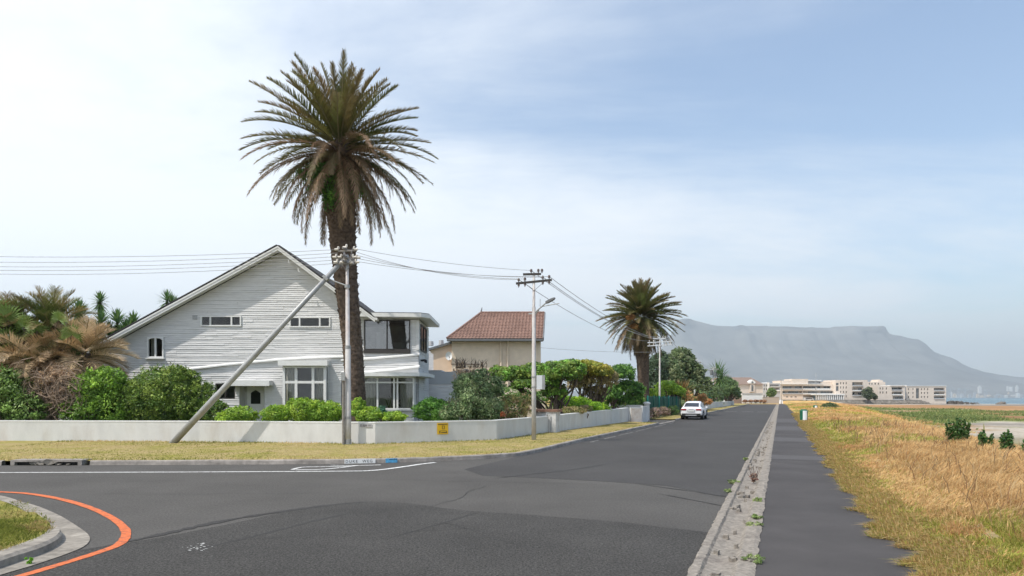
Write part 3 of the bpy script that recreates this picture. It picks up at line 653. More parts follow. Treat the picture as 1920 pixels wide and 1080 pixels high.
# flat roof of the wing
FR = -4.66; mb = MB(); zt = 6.78
mb.prism([(-9.6, 38.4, zt), (FR - .45, 38.4, zt - .05), (FR, 38.8, zt - .07), (FR, 43.9, zt - .07), (-9.6, 43.9, zt)], (0, 0, -.21)); 
mb.build('flat_roof', M['whitepaint'], house)
mb = MB(); mb.prism([(-9.55, 38.45, zt + .05), (FR - .5, 38.45, zt), (FR - .05, 38.85, zt - .02), (FR - .05, 43.85, zt - .02), (-9.55, 43.85, zt + .05)], (0, 0, -.04)); mb.build('roof_edge', M['tile_edge'], house)
mb = MB(); mb.box(-8.9, WR + .02, YW - .05, YW - .027, fz(599) + .01, 6.5); mb.build('frieze', M['whitepaint'], house)
# slanting plaster ledges
def ledge(pts, name='ledge'):
    mb = MB(); P = [(fx(a), fz(b)) for a, b in pts]
    for (xa, za), (xb, zb) in zip(P[:-1], P[1:]):
        mb.prism([(xa, YW - .14, za), (xb, YW - .14, zb), (xb, YW - .14, zb - .07), (xa, YW - .14, za - .07)], (0, .15, 0))
        mb.prism([(xa, YW - .035, za + .07), (xb, YW - .035, zb + .07), (xb, YW - .14, zb), (xa, YW - .14, za)], (0, .012, 0))
    mb.build(name, M['whitepaint'], house)
ledge([(352, 692), (420, 684), (480, 678), (540, 672.5), (600, 669.5), (660, 668)]); ledge([(640, 675), (700, 671.5), (740, 668), (787, 664)]); ledge([(640, 699), (690, 697), (735, 693), (787, 686.5)])
# windows
W1 = window(house, *OPN['wl'], YW + .01, (0.24, .76), fw=.075, glass=M['glass'], rev=.1); window(house, *OPN['wr'], YW + .01, (0.25, .74), fw=.075, glass=M['glass'])
o = OPN['arch']; wa = window(house, *o, YW, (.5,), fw=.08, glass=M['glass'], sill=True, curtains=((.08, .3),))
mb = MB(); cxm = (o[0] + o[1]) / 2; hwid = (o[1] - o[0]) / 2
for s in (-1, 1):
    pts = [(cxm + s * hwid * 1.0, YW - .045, o[3])] + [(cxm + s * hwid * math.sin(t), YW - .045, o[3] - .20 + .20 * math.cos(t)) for t in np.linspace(0, math.pi / 2, 7)][::-1]
    mb.prism(pts, (0, .05, 0))
mb.build('arch_spandrel', M['clad'], house)
mb = MB(); P = [Vector((cxm + (hwid - .03) * math.sin(t), YW - .075, o[3] - .24 + .21 * math.cos(t))) for t in np.linspace(-math.pi / 2, math.pi / 2, 15)]
for a, b_ in zip(P[:-1], P[1:]): mb.beam(a, b_, .05, .06, up=Vector((0, 1, 0)))
mb.build('arch_trim', M['whitepaint'], wa)
window(house, *OPN['sm'], YW + .08, (.5,), fw=.06, fm=M['frame_dark'])
# projecting three-light bay
bx0, bx1, bz0, bz1 = OPN['bay']; YB = YW - .42
mb = MB(); mb.box(bx0 - .02, bx1 + .05, YB + .06, YW - .03, bz0 - .9, bz0 - .01)
mb.build('bay_base', M['clad'], house)
window(house, bx0 - .02, bx1 + .05, bz0, bz1, YB, (.31, .70), (.64,), fw=.14, curtains=((.05, .27), (.73, .95)), name='bay_window', cy=.18)
window(house, YB + .03, YW - .02, bz0, bz1, None, (), (.64,), fw=.07, name='bay_side_window', mp=bx1 + .05, depth=.02)
mb = MB(); mb.box(fx(528) + .1, fx(624) - .15, YB - .32, YW - .02, bz1 + .01, bz1 + .25); mb.box(fx(528) + .05, fx(624) - .1, YB - .37, YB - .30, bz1 - .02, bz1 + .27); mb.build('canopy', M['whitepaint'], house)
# door in its recess, with a flat canopy
dx0, dx1, _, dz1 = OPN['door']; YD = YW + .75
mb = MB(); mb.quad((dx0, YW - .01, .3), (dx0, YD, .3), (dx0, YD, dz1), (dx0, YW - .01, dz1)); mb.quad((dx1, YW - .01, .3), (dx1, YD, .3), (dx1, YD, dz1), (dx1, YW - .01, dz1))
mb.quad((dx0, YD, .3), (dx1, YD, .3), (dx1, YD, dz1), (dx0, YD, dz1)); mb.quad((dx0, YW, dz1), (dx1, YW, dz1), (dx1, YD, dz1), (dx0, YD, dz1)); mb.build('porch', M['wallpaint'], house)
mb = MB(); a0, a1 = fx(466.5, YD), fx(494, YD); d0 = .38; d1 = 2.68; mb.box(a0, a1, YD - .07, YD - .01, d0, d1)
for (q0, q1, r0, r1) in ((a0 - .07, a0 - .003, d0, d1 + .07), (a1 + .003, a1 + .07, d0, d1 + .07), (a0 - .003, a1 + .003, d1 + .003, d1 + .07)): mb.box(q0, q1, YD - .09, YD - .01, r0, r1)
mb.box(a0 + .12, a1 - .12, YD - .082, YD - .071, d0 + .15, d0 + 1.0)
door = mb.build('door', M['whitepaint'], house)
mb = MB(); q0, q1 = a0 + .15, a1 - .15; mb.prism([(q0, YD - .085, 1.62), (q1, YD - .085, 1.62), (q1, YD - .085, 2.25), ((q0 + q1) / 2 + .12, YD - .085, 2.36), ((q0 + q1) / 2, YD - .085, 2.42), ((q0 + q1) / 2 - .12, YD - .085, 2.36), (q0, YD - .085, 2.25)], (0, .012, 0)); mb.build('pane', M['darkpane'], door)
mb = MB(); mb.box(a0 + .03, a0 + .07, YD - .13, YD - .07, 1.25, 1.5); mb.build('handle', M['black'], door)
mb = MB(); mb.box(fx(436), fx(513), YW - .75, YW - .03, dz1 - .0, dz1 + .26); mb.box(fx(436) - .03, fx(513) + .03, YW - .79, YW - .72, dz1 - .03, dz1 + .28); mb.build('canopy', M['whitepaint'], house)
mb = MB(); mb.tube([(fx(473), YW + .25, dz1 - .02), (fx(473), YW + .25, dz1 - .1)], [.16, .10], 12); mb.build('porch_lamp', M['ceramic'], house)
# glazed corner room upstairs
u0, u1, uz0, uz1 = OPN['up']
window(house, u0, u1, uz0, uz1, YW, (.50,), (), fw=.055, fm=M['frame_dark'], glass=M['bigglass'], name='picture_window')
mb = MB(); mb.box(u0 - .03, u1 + .03, YW - .1, YW - .03, uz0 - .2, uz0 - .005); mb.build('sill', M['frame_dark'], house)
window(house, SO[0][0], SO[0][1], SO[0][2], SO[0][3], None, (.5,), (), fw=.08, fm=M['frame_dark'], glass=M['bigglass'], name='side_window', mp=WR + .04, depth=.05)
mb = MB(); mb.quad((-9.5, 42.6, 3.4), (WR - .2, 42.6, 3.4), (WR - .2, 42.6, 6.5), (-9.5, 42.6, 6.5)); mb.quad((-9.5, YW + .1, 4.1), (WR - .1, YW + .1, 4.1), (WR - .1, 42.6, 4.1), (-9.5, 42.6, 4.1))
mb.quad((-9.5, YW + .1, 6.45), (WR - .1, YW + .1, 6.45), (WR - .1, 42.6, 6.45), (-9.5, 42.6, 6.45)); mb.build('room', M['room'], house)
mb = MB(); mb.box(-7.3, -6.6, 41, 42, 4.15, 5.3); mb.box(-6.4, -5.7, 42.2, 42.5, 4.4, 6.2); mb.box(-8.3, -7.9, 41.8, 42.4, 4.15, 6.0); mb.box(-6.9, -5.8, 40.2, 40.9, 4.15, 4.75); mb.build('furniture', M['whitepaint'], house)
mb = MB()
for dx in (0, .45): mb = MB(); mb.tube([(WR + .05, 39.4 + dx, fz(675)), (WR + .3, 39.4 + dx, fz(675) + .02)], .05, 8); mb.tube([(WR + .3, 39.4 + dx, fz(675) + .04), (WR + .34, 39.3 + dx, fz(675) - .1)], .06, 8); mb.build('wall_light', M['black'], house)
# corner bay on the ground floor
YL = 38.2; lx1 = (777 - 960) * YL / F; lx0 = (672 - 960) * YL / F; lz0 = CH + (HY - 768) * YL / F; lz1 = CH + (HY - 706) * YL / F
window(house, lx0, lx1, lz0, lz1, YL, (.345, .49 + .21, .64), (.82,), fw=.085, curtains=((.10, .30), (.60, .68), (.74, .97)), name='bay_window', cy=.25)
window(house, YL + .04, YL + 3.3, lz0, lz1, None, (.3, .72), (.82,), fw=.085, name='bay_side_window', mp=lx1, depth=.06)
mb = MB(); clad(mb, front(YL + .05), lambda z: lx0, lambda z: lx1 - .03, .3, lz0 - .1, (), seed=21); clad(mb, side(lx1 - .05), lambda z: YL + .05, lambda z: YL + 3.3, .3, lz0 - .1, (), seed=22); mb.build('bay_base', M['clad'], house)
mb = MB(); mb.box(lx0 - .03, lx1 + .06, YL - .1, YL + .3, lz0 - .09, lz0 - .003); mb.box(lx1 - .2, lx1 + .09, YL + .302, YL + 3.3, lz0 - .09, lz0 - .003); mb.build('sill', M['grey_plaster'], house)
mb = MB(); cz = lz1 + .003; mb.prism([(lx0 - .1, YL - .55, cz + .2), (lx1 + .35, YL - .55, cz + .2), (lx1 + .72, YL + .6, cz + .2), (lx1 + .72, YL + 3.6, cz + .2), (lx0 - .1, YL + 3.6, cz + .2)], (0, 0, -.2)); mb.build('canopy', M['whitepaint'], house)
mb = MB()
for i in range(7): mb.tube([(lx0 + 2.0 + rnd.uniform(-.4, .5), YL + .6, lz0), (lx0 + 2.0 + rnd.uniform(-.6, .7), YL + .5 + rnd.uniform(-.1, .2), lz0 + rnd.uniform(.5, .9))], [.04, .01], 5)
mb.build('potted_plant', mat('indoor_leaf', (.06, .12, .02)), house)
mb = MB()
for i in range(3): mb.box(fx(361.5 + 3.2 * i), fx(363.5 + 3.2 * i), YW - .06, YW - .03, fz(599), fz(592.5)); mb.box(fx(360.6 + 3.2 * i), fx(364.2 + 3.2 * i), YW - .062, YW - .03, fz(592.4), fz(591.6))
mb.build('wall_vent', M['grey_plaster'], house)
mb = MB()
for (xx, yy) in ((542, 487), (560, 503)): mb = MB(); mb.beam((rx(xx), YR - .08, rz(yy)), (rx(xx), YR - .08, rz(yy + 6)), .04, .04); mb.beam((rx(xx), YR - .08, rz(yy + 6)), (rx(xx + 4), YR - .1, rz(yy + 7)), .03, .03); mb.build('gutter_bracket', M['whitepaint'], roof)

# grey annex behind the wing
ann = thing('annex', 'low grey annex with a smooth parapet over boarded wall behind the corner wing', 'outbuilding', (-4.5, 45, .3))
YA = 44.2; g0, g1 = fx(797, YA), fx(853, YA); zm_ = fz(720, YA); zt_ = fz(694, YA)
mb = MB(); clad(mb, front(YA), lambda z: g0, lambda z: g1, .3, zm_, (), seed=31); clad(mb, side(g1), lambda z: YA, lambda z: YA + 4, .3, zm_, (), seed=32); mb.build('wall', M['clad'], ann)
mb = MB(); mb.box(g0, g1 + .05, YA - .05, YA + 4.1, zm_ + .003, fz(697, YA)); mb.box(g0, (g0 + g1) / 2 + .1, YA - .06, YA + 4.1, fz(697, YA) + .003, zt_); mb.build('parapet', M['grey_plaster'], ann)

# ---------------------------------------------------------------- boundary wall
def wall_run(mb, P, h, tops, bases, th=.24, capm=1):
    n = len(P); 
    # mitred direction at each point
    nr = []
    for i in range(n):
        a = (P[i] - P[i - 1]).normalized() if i > 0 else None; b_ = (P[i + 1] - P[i]).normalized() if i < n - 1 else None
        t = ((a or b_) + (b_ or a)).normalized(); nn = Vector((-t.y, t.x, 0)); c = nn.dot(Vector((-(b_ or a).y, (b_ or a).x, 0))); nr.append(nn / max(c, .5))
    S = 14; 
    for i in range(n - 1):
        m_ = max(1, int((P[i + 1] - P[i]).length / 1.2)); 
        for k in range(m_):
            f0, f1 = k / m_, (k + 1) / m_; a = P[i].lerp(P[i + 1], f0); b_ = P[i].lerp(P[i + 1], f1)
            na = nr[i].lerp(nr[i + 1], f0) if k else nr[i]; nb = nr[i].lerp(nr[i + 1], f1) if k < m_ - 1 else nr[i + 1]
            sg = Vector((-(P[i + 1] - P[i]).normalized().y, (P[i + 1] - P[i]).normalized().x, 0))
            if k: na = sg
            if k < m_ - 1: nb = sg
            ta = tops[i] + (tops[i + 1] - tops[i]) * f0; tb = tops[i] + (tops[i + 1] - tops[i]) * f1
            z = lambda p, q: Vector((p.x, p.y, q))
            A0, B0, A1, B1 = z(a, 0), z(b_, 0), z(a, ta), z(b_, tb); C0, D0 = z(a + na * th, 0), z(b_ + nb * th, 0); C1, D1 = z(a + na * th, ta), z(b_ + nb * th, tb)
            mb.add([A0, B0, B1, A1], [(0, 1, 2, 3)]); mb.add([C0, D0, D1, C1], [(3, 2, 1, 0)]); mb.add([A1, B1, D1, C1], [(0, 1, 2, 3)])
    for i in (0, n - 1): a = P[i]; q = a + nr[i] * th; mb.add([(a.x, a.y, 0), (q.x, q.y, 0), (q.x, q.y, tops[i]), (a.x, a.y, tops[i])], [(0, 1, 2, 3)])
def caps(P, tops, th=.27, o=.012, hh=.045):
    mb = MB(); Pa = [p + Vector((0, 0, 0)) for p in P]
    A = offset_line(Pa, -o); B = offset_line(Pa, th)
    for i in range(len(P) - 1):
        v = [(A[i], 0), (A[i + 1], 0), (B[i + 1], 0), (B[i], 0)]
        tt = [tops[i], tops[i + 1], tops[i + 1], tops[i]]
        lo = [Vector((p.x, p.y, t + .002)) for (p, _), t in zip(v, tt)]; hi = [q + Vector((0, 0, hh)) for q in lo]
        mb.add(lo + hi, [(0, 3, 2, 1), (4, 5, 6, 7), (0, 1, 5, 4), (1, 2, 6, 5), (2, 3, 7, 6), (3, 0, 4, 7)])
    return mb
W0 = WALL[:6]; W0 = W0[:5] + [uv(-11.32, 34.0)]; T0 = [.97, .97, .97, .975, .965, .965]
bw = thing('boundary_wall', 'long low white plastered wall bending round the street corner in front of the gabled house', 'wall', (-5.4, 27, 0))
mb = MB(); wall_run(mb, W0, 1, T0, None); mb.build('wall', M['wallpaint'], bw)
caps(W0, T0).build('coping', M['whitepaint'], bw)
P2 = [uv(-11.2, 34.95), uv(-10.95, 44), uv(-10.75, 51.6)]; T2 = [1.0, 1.08, 1.16]
bw2 = thing('boundary_wall', 'white plastered wall running along the beach road beyond the brick-capped gate pillar', 'wall', tuple(uv(-11, 43)))
mb = MB(); wall_run(mb, P2, 1, T2, None); mb.build('wall', M['wallpaint'], bw2); caps(P2, T2).build('coping', M['whitepaint'], bw2)
# meter pillar with brick capping
gp1 = thing('gate_pillar', 'stained white meter pillar with brown brick capping, between the two garden walls', 'pillar', tuple(uv(-11.2, 34.5)))
mb = MB(); c = uv(-11.2, 34.48); ax = uv(1, 0); ay = uv(0, 1); az = Vector((0, 0, 1))
mb.obox(c + az * .62, ax, ay, az, .28, .40, .62); mb.obox(c + ax * -.6 + ay * -.1 + az * .6, ax, ay, az, .5, .18, .60); mb.build('pier', mat('stained_plaster', (.58, .57, .55), .85, .2, var=.1, vscale=3, col2=(.36, .27, .2), v2scale=2.2, contrast=(.55, .8)), gp1)
mb = MB(); mb.obox(c + ax * -.4 + az * 1.305, ax, ay, az, .78, .46, .06); mb.build('capping', M['brick_cap'], gp1)
mb = MB(); f = c - ay * .40; mb.obox(f + ax * -.42 + ay * .15 + az * .98, ax, ay, az, .12, .05, .17); mb.build('meter_box', M['box_grey'], gp1)
mb = MB(); mb.tube([f + ax * -.2 + ay * -.03 + az * 1.1, f + ax * -.2 + ay * -.03 + az * .05], .035, 8); mb.tube([f + ax * .02 + ay * -.03 + az * 1.0, f + ax * .02 + ay * -.03 + az * .1], .022, 8); mb.build('pipe', M['galv'], gp1)
# gate recess wall and end pillar
gp2 = thing('gateway', 'white plastered gateway with a blank panel and low return wall beside the driveway', 'gateway', tuple(uv(-11, 53)))
mb = MB(); a = uv(-10.72, 51.75); b_ = uv(-10.35, 53.4)
A_ = Vector((8.98, 51.9, 0)); B_ = Vector((10.0, 54.2, 0))
mb.beam(A_ + Vector((0.02, .05, .62)), Vector((9.95, 52.4, .62)), .16, 1.2, up=Vector((0, 0, 1))); mb.build('wall', M['wallpaint'], gp2); mb = MB(); mb.beam(Vector((10.0, 52.6, .66)), Vector((10.8, 54.6, .66)), .16, 1.3)
mb.build('wall', M['wallpaint'], gp2); mb = MB(); mb.beam(Vector((7.9, 57.2, .68)), Vector((10.9, 57.0, .68)), .18, 1.36); mb.build('wall', M['wallpaint'], gp2)
mb = MB(); mb.beam(Vector((9.05, 51.84, .62)), Vector((9.9, 52.2, .62)), .06, 1.1); mb.build('panel', mat('stained_panel', (.60, .54, .48), .85, .2, var=.1, col2=(.45, .33, .24), v2scale=2.5, contrast=(.5, .8)), gp2)
ep = thing('end_pillar', 'round-capped white pillar at the end of the gateway, next to the green fence', 'pillar', (11.35, 57.5, 0))
mb = MB(); mb.tube([(11.35, 57.5, 0), (11.35, 57.5, 1.45)], .24, 14); mb.build('shaft', M['wallpaint'], ep, smooth=False)
mb = MB(); mb.tube([(11.35, 57.5, 1.44), (11.35, 57.5, 1.5), (11.35, 57.5, 1.58), (11.35, 57.5, 1.64)], [.30, .32, .27, .12], 14); mb.build('cap', M['whitepaint'], ep)

# signs on the wall
dwall = (WALL[4] - WALL[3]).normalized(); nw = Vector((dwall.y, -dwall.x, 0))
def on_wall(a, b_, px):    # intersection of the view ray with the wall line, in plan
    d = (b_ - a); t = (px - 960) / F; s = (t * a.y - a.x) / (d.x - t * d.y); return a + d * s
sg = thing('warning_sign', 'square yellow warning sign with dark lettering fixed to the white garden wall', 'sign', (-3, 28.5, .6))
c = on_wall(WALL[3], WALL[4], 829.5) + nw * .03; hwid = .245; ctr = Vector((c.x, c.y, CH + (HY - 803.5) / F * c.y)); up = Vector((0, 0, 1))
mb = MB(); mb.obox(ctr, dwall, nw, up, hwid, .012, .235); mb.build('plate', M['yellow'], sg)
mb = MB()
def smark(x, z, w_, h_): mb.obox(ctr + dwall * x + up * z + nw * .014, dwall, nw, up, w_, .003, h_)
smark(0, .18, .21, .020); smark(-.13, -.145, .022, .055); smark(.06, -.165, .10, .018); smark(.17, -.15, .02, .035); smark(-.02, .05, .012, .07); smark(.07, .05, .012, .07); smark(.025, .115, .05, .010); smark(.025, -.015, .05, .010); smark(.02, -.09, .15, .007); smark(-.06, -.165, .012, .018)
mb.build('emblem', M['sign_ink'], sg)
sp = thing('street_nameplate', 'small grey lettered plate at the right end of the sunlit garden wall', 'sign', (-5.9, 27, .8))
c = on_wall(WALL[2], WALL[3], 686.5) - Vector((0, .02, 0)); ctr = Vector((c.x, c.y, CH + (HY - 798) / F * c.y)); dw2 = (WALL[3] - WALL[2]).normalized(); nw2 = Vector((dw2.y, -dw2.x, 0))
mb = MB(); mb.obox(ctr, dw2, nw2, up, .25, .008, .062); mb.build('plate', M['plate_grey'], sp)
mb = MB()
for x in (-.2, -.10, -.065, -.03, .005, .04, .13, .18):
    mb = MB()
    mb.obox(ctr + dw2 * (x - .01) + nw2 * .01, dw2, nw2, up, .006, .003, .036); mb.obox(ctr + dw2 * (x + .006) + nw2 * .0105 + up * rnd.choice([-.028, 0, .028]), dw2, nw2, up, .012, .0025, .006); mb.build('lettering', M['ink'], sp)

# kerb street name, blue painted patch
def text_mesh(name, body, size, loc, rot, m, parent=None, ext=.001):
    cu = bpy.data.curves.new(name, 'FONT'); cu.body = body; cu.size = size; cu.align_x = 'CENTER'; cu.align_y = 'CENTER'; cu.extrude = ext; cu.space_character = 1.35
    tmp = bpy.data.objects.new('tmp', cu); scene.collection.objects.link(tmp); tmp.location = loc; tmp.rotation_euler = rot
    bpy.context.view_layer.update(); dg = bpy.context.evaluated_depsgraph_get(); me = bpy.data.meshes.new_from_object(tmp.evaluated_get(dg)); mw = tmp.matrix_world.copy()
    bpy.data.objects.remove(tmp); me.transform(mw); me.materials.clear(); me.materials.append(m); o = bpy.data.objects.new(name, me); scene.collection.objects.link(o)
    if parent is not None: fixpar(o, parent)
    return o
def kerb_at(px):
    best = min(zip(dk[:-1], dk[1:]), key=lambda s: abs((s[0].x + s[1].x) / 2 / ((s[0].y + s[1].y) / 2) * F + 960 - px)); a, b_ = best; return on_wall(a, b_, px), (b_ - a).normalized()
ka, td = kerb_at(646); kb, _ = kerb_at(704); kn = thing('kerb_street_name', 'white painted kerb face with the black lettering of the street name', 'street name', tuple((ka + kb) / 2))
td = (kb - ka).normalized(); tn = Vector((td.y, -td.x, 0)); kc = (ka + kb) / 2
mb = MB(); mb.obox(kc + tn * .012 + up * .070, td, tn, up, (kb - ka).length / 2, .014, .066); mb.build('painted_panel', M['whitepaint'], kn)
for wd_, sx_ in (('DUKE', -.25), ('WEG', .22)): text_mesh('lettering', wd_, .115, kc + tn * .028 + up * .066 + td * sx_, (R(90), 0, math.atan2(td.y, td.x)), M['ink'], kn)
ka, _ = kerb_at(723); kb, _ = kerb_at(745); kc = (ka + kb) / 2; td = (kb - ka).normalized(); tn = Vector((td.y, -td.x, 0))
kbp = thing('painted_kerb_block', 'blue painted patch on the kerb face, right of the street name', 'painted kerb', tuple(kc))
mb = MB(); mb.obox(kc + tn * .01 + up * .069, td, tn, up, (kb - ka).length / 2, .012, .064); mb.build('paint', M['blue_paint'], kbp)
mb = MB(); mb.obox(kc + tn * .024 + up * .105, td, tn, up, .07, .003, .006); mb.obox(kc + td * .1 + tn * .024 + up * .112, td, tn, up, .02, .003, .014); mb.obox(kc + td * .15 + tn * .024 + up * .108, td, tn, up, .012, .003, .016); mb.build('mark', M['ink'], kbp)

# storm drain in the kerb
dr = thing('storm_drain', 'broken concrete storm drain with two dark slots in the far kerb', 'drain', (-13.7, 20.1, 0))
yk = 20.07
mb = MB(); mb.box(DX0, DX1, yk + .0, yk + .5, .10, .155); mb.box(DX0, DX0 + .12, yk, yk + .4, 0, .098); mb.box(DX1 - .12, DX1, yk, yk + .4, 0, .098); mb.build('lintel', M['kerb'], dr)
mb = MB(); mb.box(DX0 + .12, DX1 - .12, yk + .12, yk + .5, -.0, .098); mb.build('slot_shade', M['black'], dr)  # black block stands in for the unlit hollow under the lintel
mb = MB()
for (xx, ww, hh, yy) in ((-13.86, .12, .11, -.02), (-13.6, .22, .15, -.06), (-14.15, .08, .1, .02), (-14.02, .06, .12, 0), (-13.3, .05, .03, -.1), (-13.05, .04, .03, -.09), (-13.42, .05, .09, -.02)):
    q = [(xx + ww * math.cos(t) * rnd.uniform(.7, 1.2), yk + yy + rnd.uniform(.0, .05), .02 + hh * .5 + hh * .55 * math.sin(t) * rnd.uniform(.8, 1.2)) for t in np.linspace(0, 2 * math.pi, 8)[:-1]]; mb = MB(); mb.prism(q, (0, .12, 0)); mb.build('broken_slab', M['conc'], dr)

# ---------------------------------------------------------------- poles and wires
def insul(mb, p, s=1.0): p = Vector(p); mb.tube([p, p + Vector((0, 0, .05 * s)), p + Vector((0, 0, .06 * s)), p + Vector((0, 0, .1 * s)), p + Vector((0, 0, .13 * s)), p + Vector((0, 0, .16 * s))], [.02 * s, .02 * s, .05 * s, .045 * s, .05 * s, .02 * s], 8)
wires = {}
p1 = thing('utility_pole', 'pale steel utility pole braced by a long slanting strut in front of the tall palm', 'utility pole', (-6.5, 26.9, .1))
Y1 = 26.8; X1 = (652.5 - 960) / F * Y1; T1 = CH + (HY - 466) / F * Y1
mb = MB(); mb.tube([(X1, Y1, .08), (X1, Y1, 1.2), (X1, Y1, 1.22), (X1, Y1, 4.0), (X1 - .01, Y1, 4.02), (X1 - .02, Y1, 6.2), (X1 - .03, Y1, 6.22), (X1 - .03, Y1, T1 - .25)], [.125, .122, .118, .105, .085, .078, .062, .055], 16); mb.build('pole', M['pole_pale'], p1, smooth=True)
mb = MB(); mb.tube([(X1, Y1, .08), (X1, Y1, .35)], .135, 16); mb.build('collar', M['galv'], p1); mb = MB(); mb.tube([(X1, Y1, 1.15), (X1, Y1, 1.25)], .13, 16); mb.build('collar', M['galv'], p1); mb = MB(); mb.tube([(X1, Y1, 3.9), (X1, Y1, 4.03)], .112, 16); mb.build('collar', M['galv'], p1); mb = MB(); mb.tube([(X1 - .03, Y1, T1 - 1.55), (X1 - .03, Y1, T1 - 1.42)], .10, 14); mb.build('collar', M['galv'], p1)
sb = Vector(((320 - 960) / F * 27.6, 27.6, .05)); st = Vector(((645 - 960) / F * Y1 - .02, Y1 - .05, CH + (HY - 488) / F * Y1))
mb = MB(); d = st - sb; mb.tube([sb, sb + d * .28, sb + d * .285, sb + d * .62, sb + d * .625, st], [.135, .13, .118, .112, .098, .088], 16); mb.build('strut', M['galv'], p1, smooth=True)
mb = MB(); q = sb + d * .905; mb.tube([q, q + Vector((.25, 0, -.1)), (X1, Y1, T1 - 1.48)], .028, 8); mb.obox(q + Vector((-.02, 0, .0)), d.normalized(), Vector((0, 1, 0)), d.normalized().cross(Vector((0, 1, 0))), .05, .13, .12); mb.build('clamp', M['galv'], p1)
mb = MB()
for k, (zz, hw_) in enumerate(((T1 - .12, .34), (T1 - .42, .42), (T1 - .62, .40))):
    mb.beam((X1 - .03 - hw_, Y1 - .1, zz), (X1 - .03 + hw_, Y1 - .1, zz + .02), .06, .06); mb.beam((X1 - .03 - .1, Y1 - hw_, zz + .07), (X1 - .03 + .1, Y1 + hw_, zz + .07), .06, .06)
for s in (-1, 1): mb.beam((X1 - .03 + s * .33, Y1 - .1, T1 - .42), (X1 - .03, Y1 - .1, T1 - .9), .04, .012)
mb.build('crossarm', M['wood_grey'], p1)
mb = MB()
for (dx, dz) in ((-.32, -.10), (.30, -.10), (-.40, -.4), (-.2, -.4), (.25, -.4), (.4, -.42), (-.36, -.6), (.36, -.6), (0, -.02), (-.1, -.6), (.15, -.62)):
    b0 = Vector((X1 - .03 + dx, Y1 - .12, T1 + dz)); mb = MB(); insul(mb, b0, 1.0)
    mb.tube([b0 + Vector((0, 0, .04)), b0 + Vector((.14 * (1 if dx > 0 else -1), 0, .04))], [.045, .045], 8); mb.build('insulator', M['ceramic'], p1)
mb = MB()
for k in range(9): a = Vector((X1 + rnd.uniform(-.35, .35), Y1 - .15, T1 + rnd.uniform(-.6, 0))); b_ = Vector((X1 + rnd.uniform(-.35, .35), Y1 - .15, T1 + rnd.uniform(-.8, -.1))); mb.tube([a, (a + b_) / 2 + Vector((0, -.05, -.12)), b_], .008, 5)
mb.build('jumper_wire', M['wire'], p1)
side_post = thing('timber_post', 'thin weathered grey post standing against the left side of the braced pole', 'post', (-6.7, 26.7, .1))
mb = MB(); Xs = (644.5 - 960) / F * 26.7; mb.tube([(Xs, 26.65, .08), (Xs + .0, 26.65, 2.9)], [.055, .05], 10); mb.build('post', M['wood_grey'], side_post)
mb = MB(); mb.box(Xs - .06, Xs + .09, 26.5, 26.6, 2.65, 2.98); mb.build('bracket_box', M['galv'], side_post)

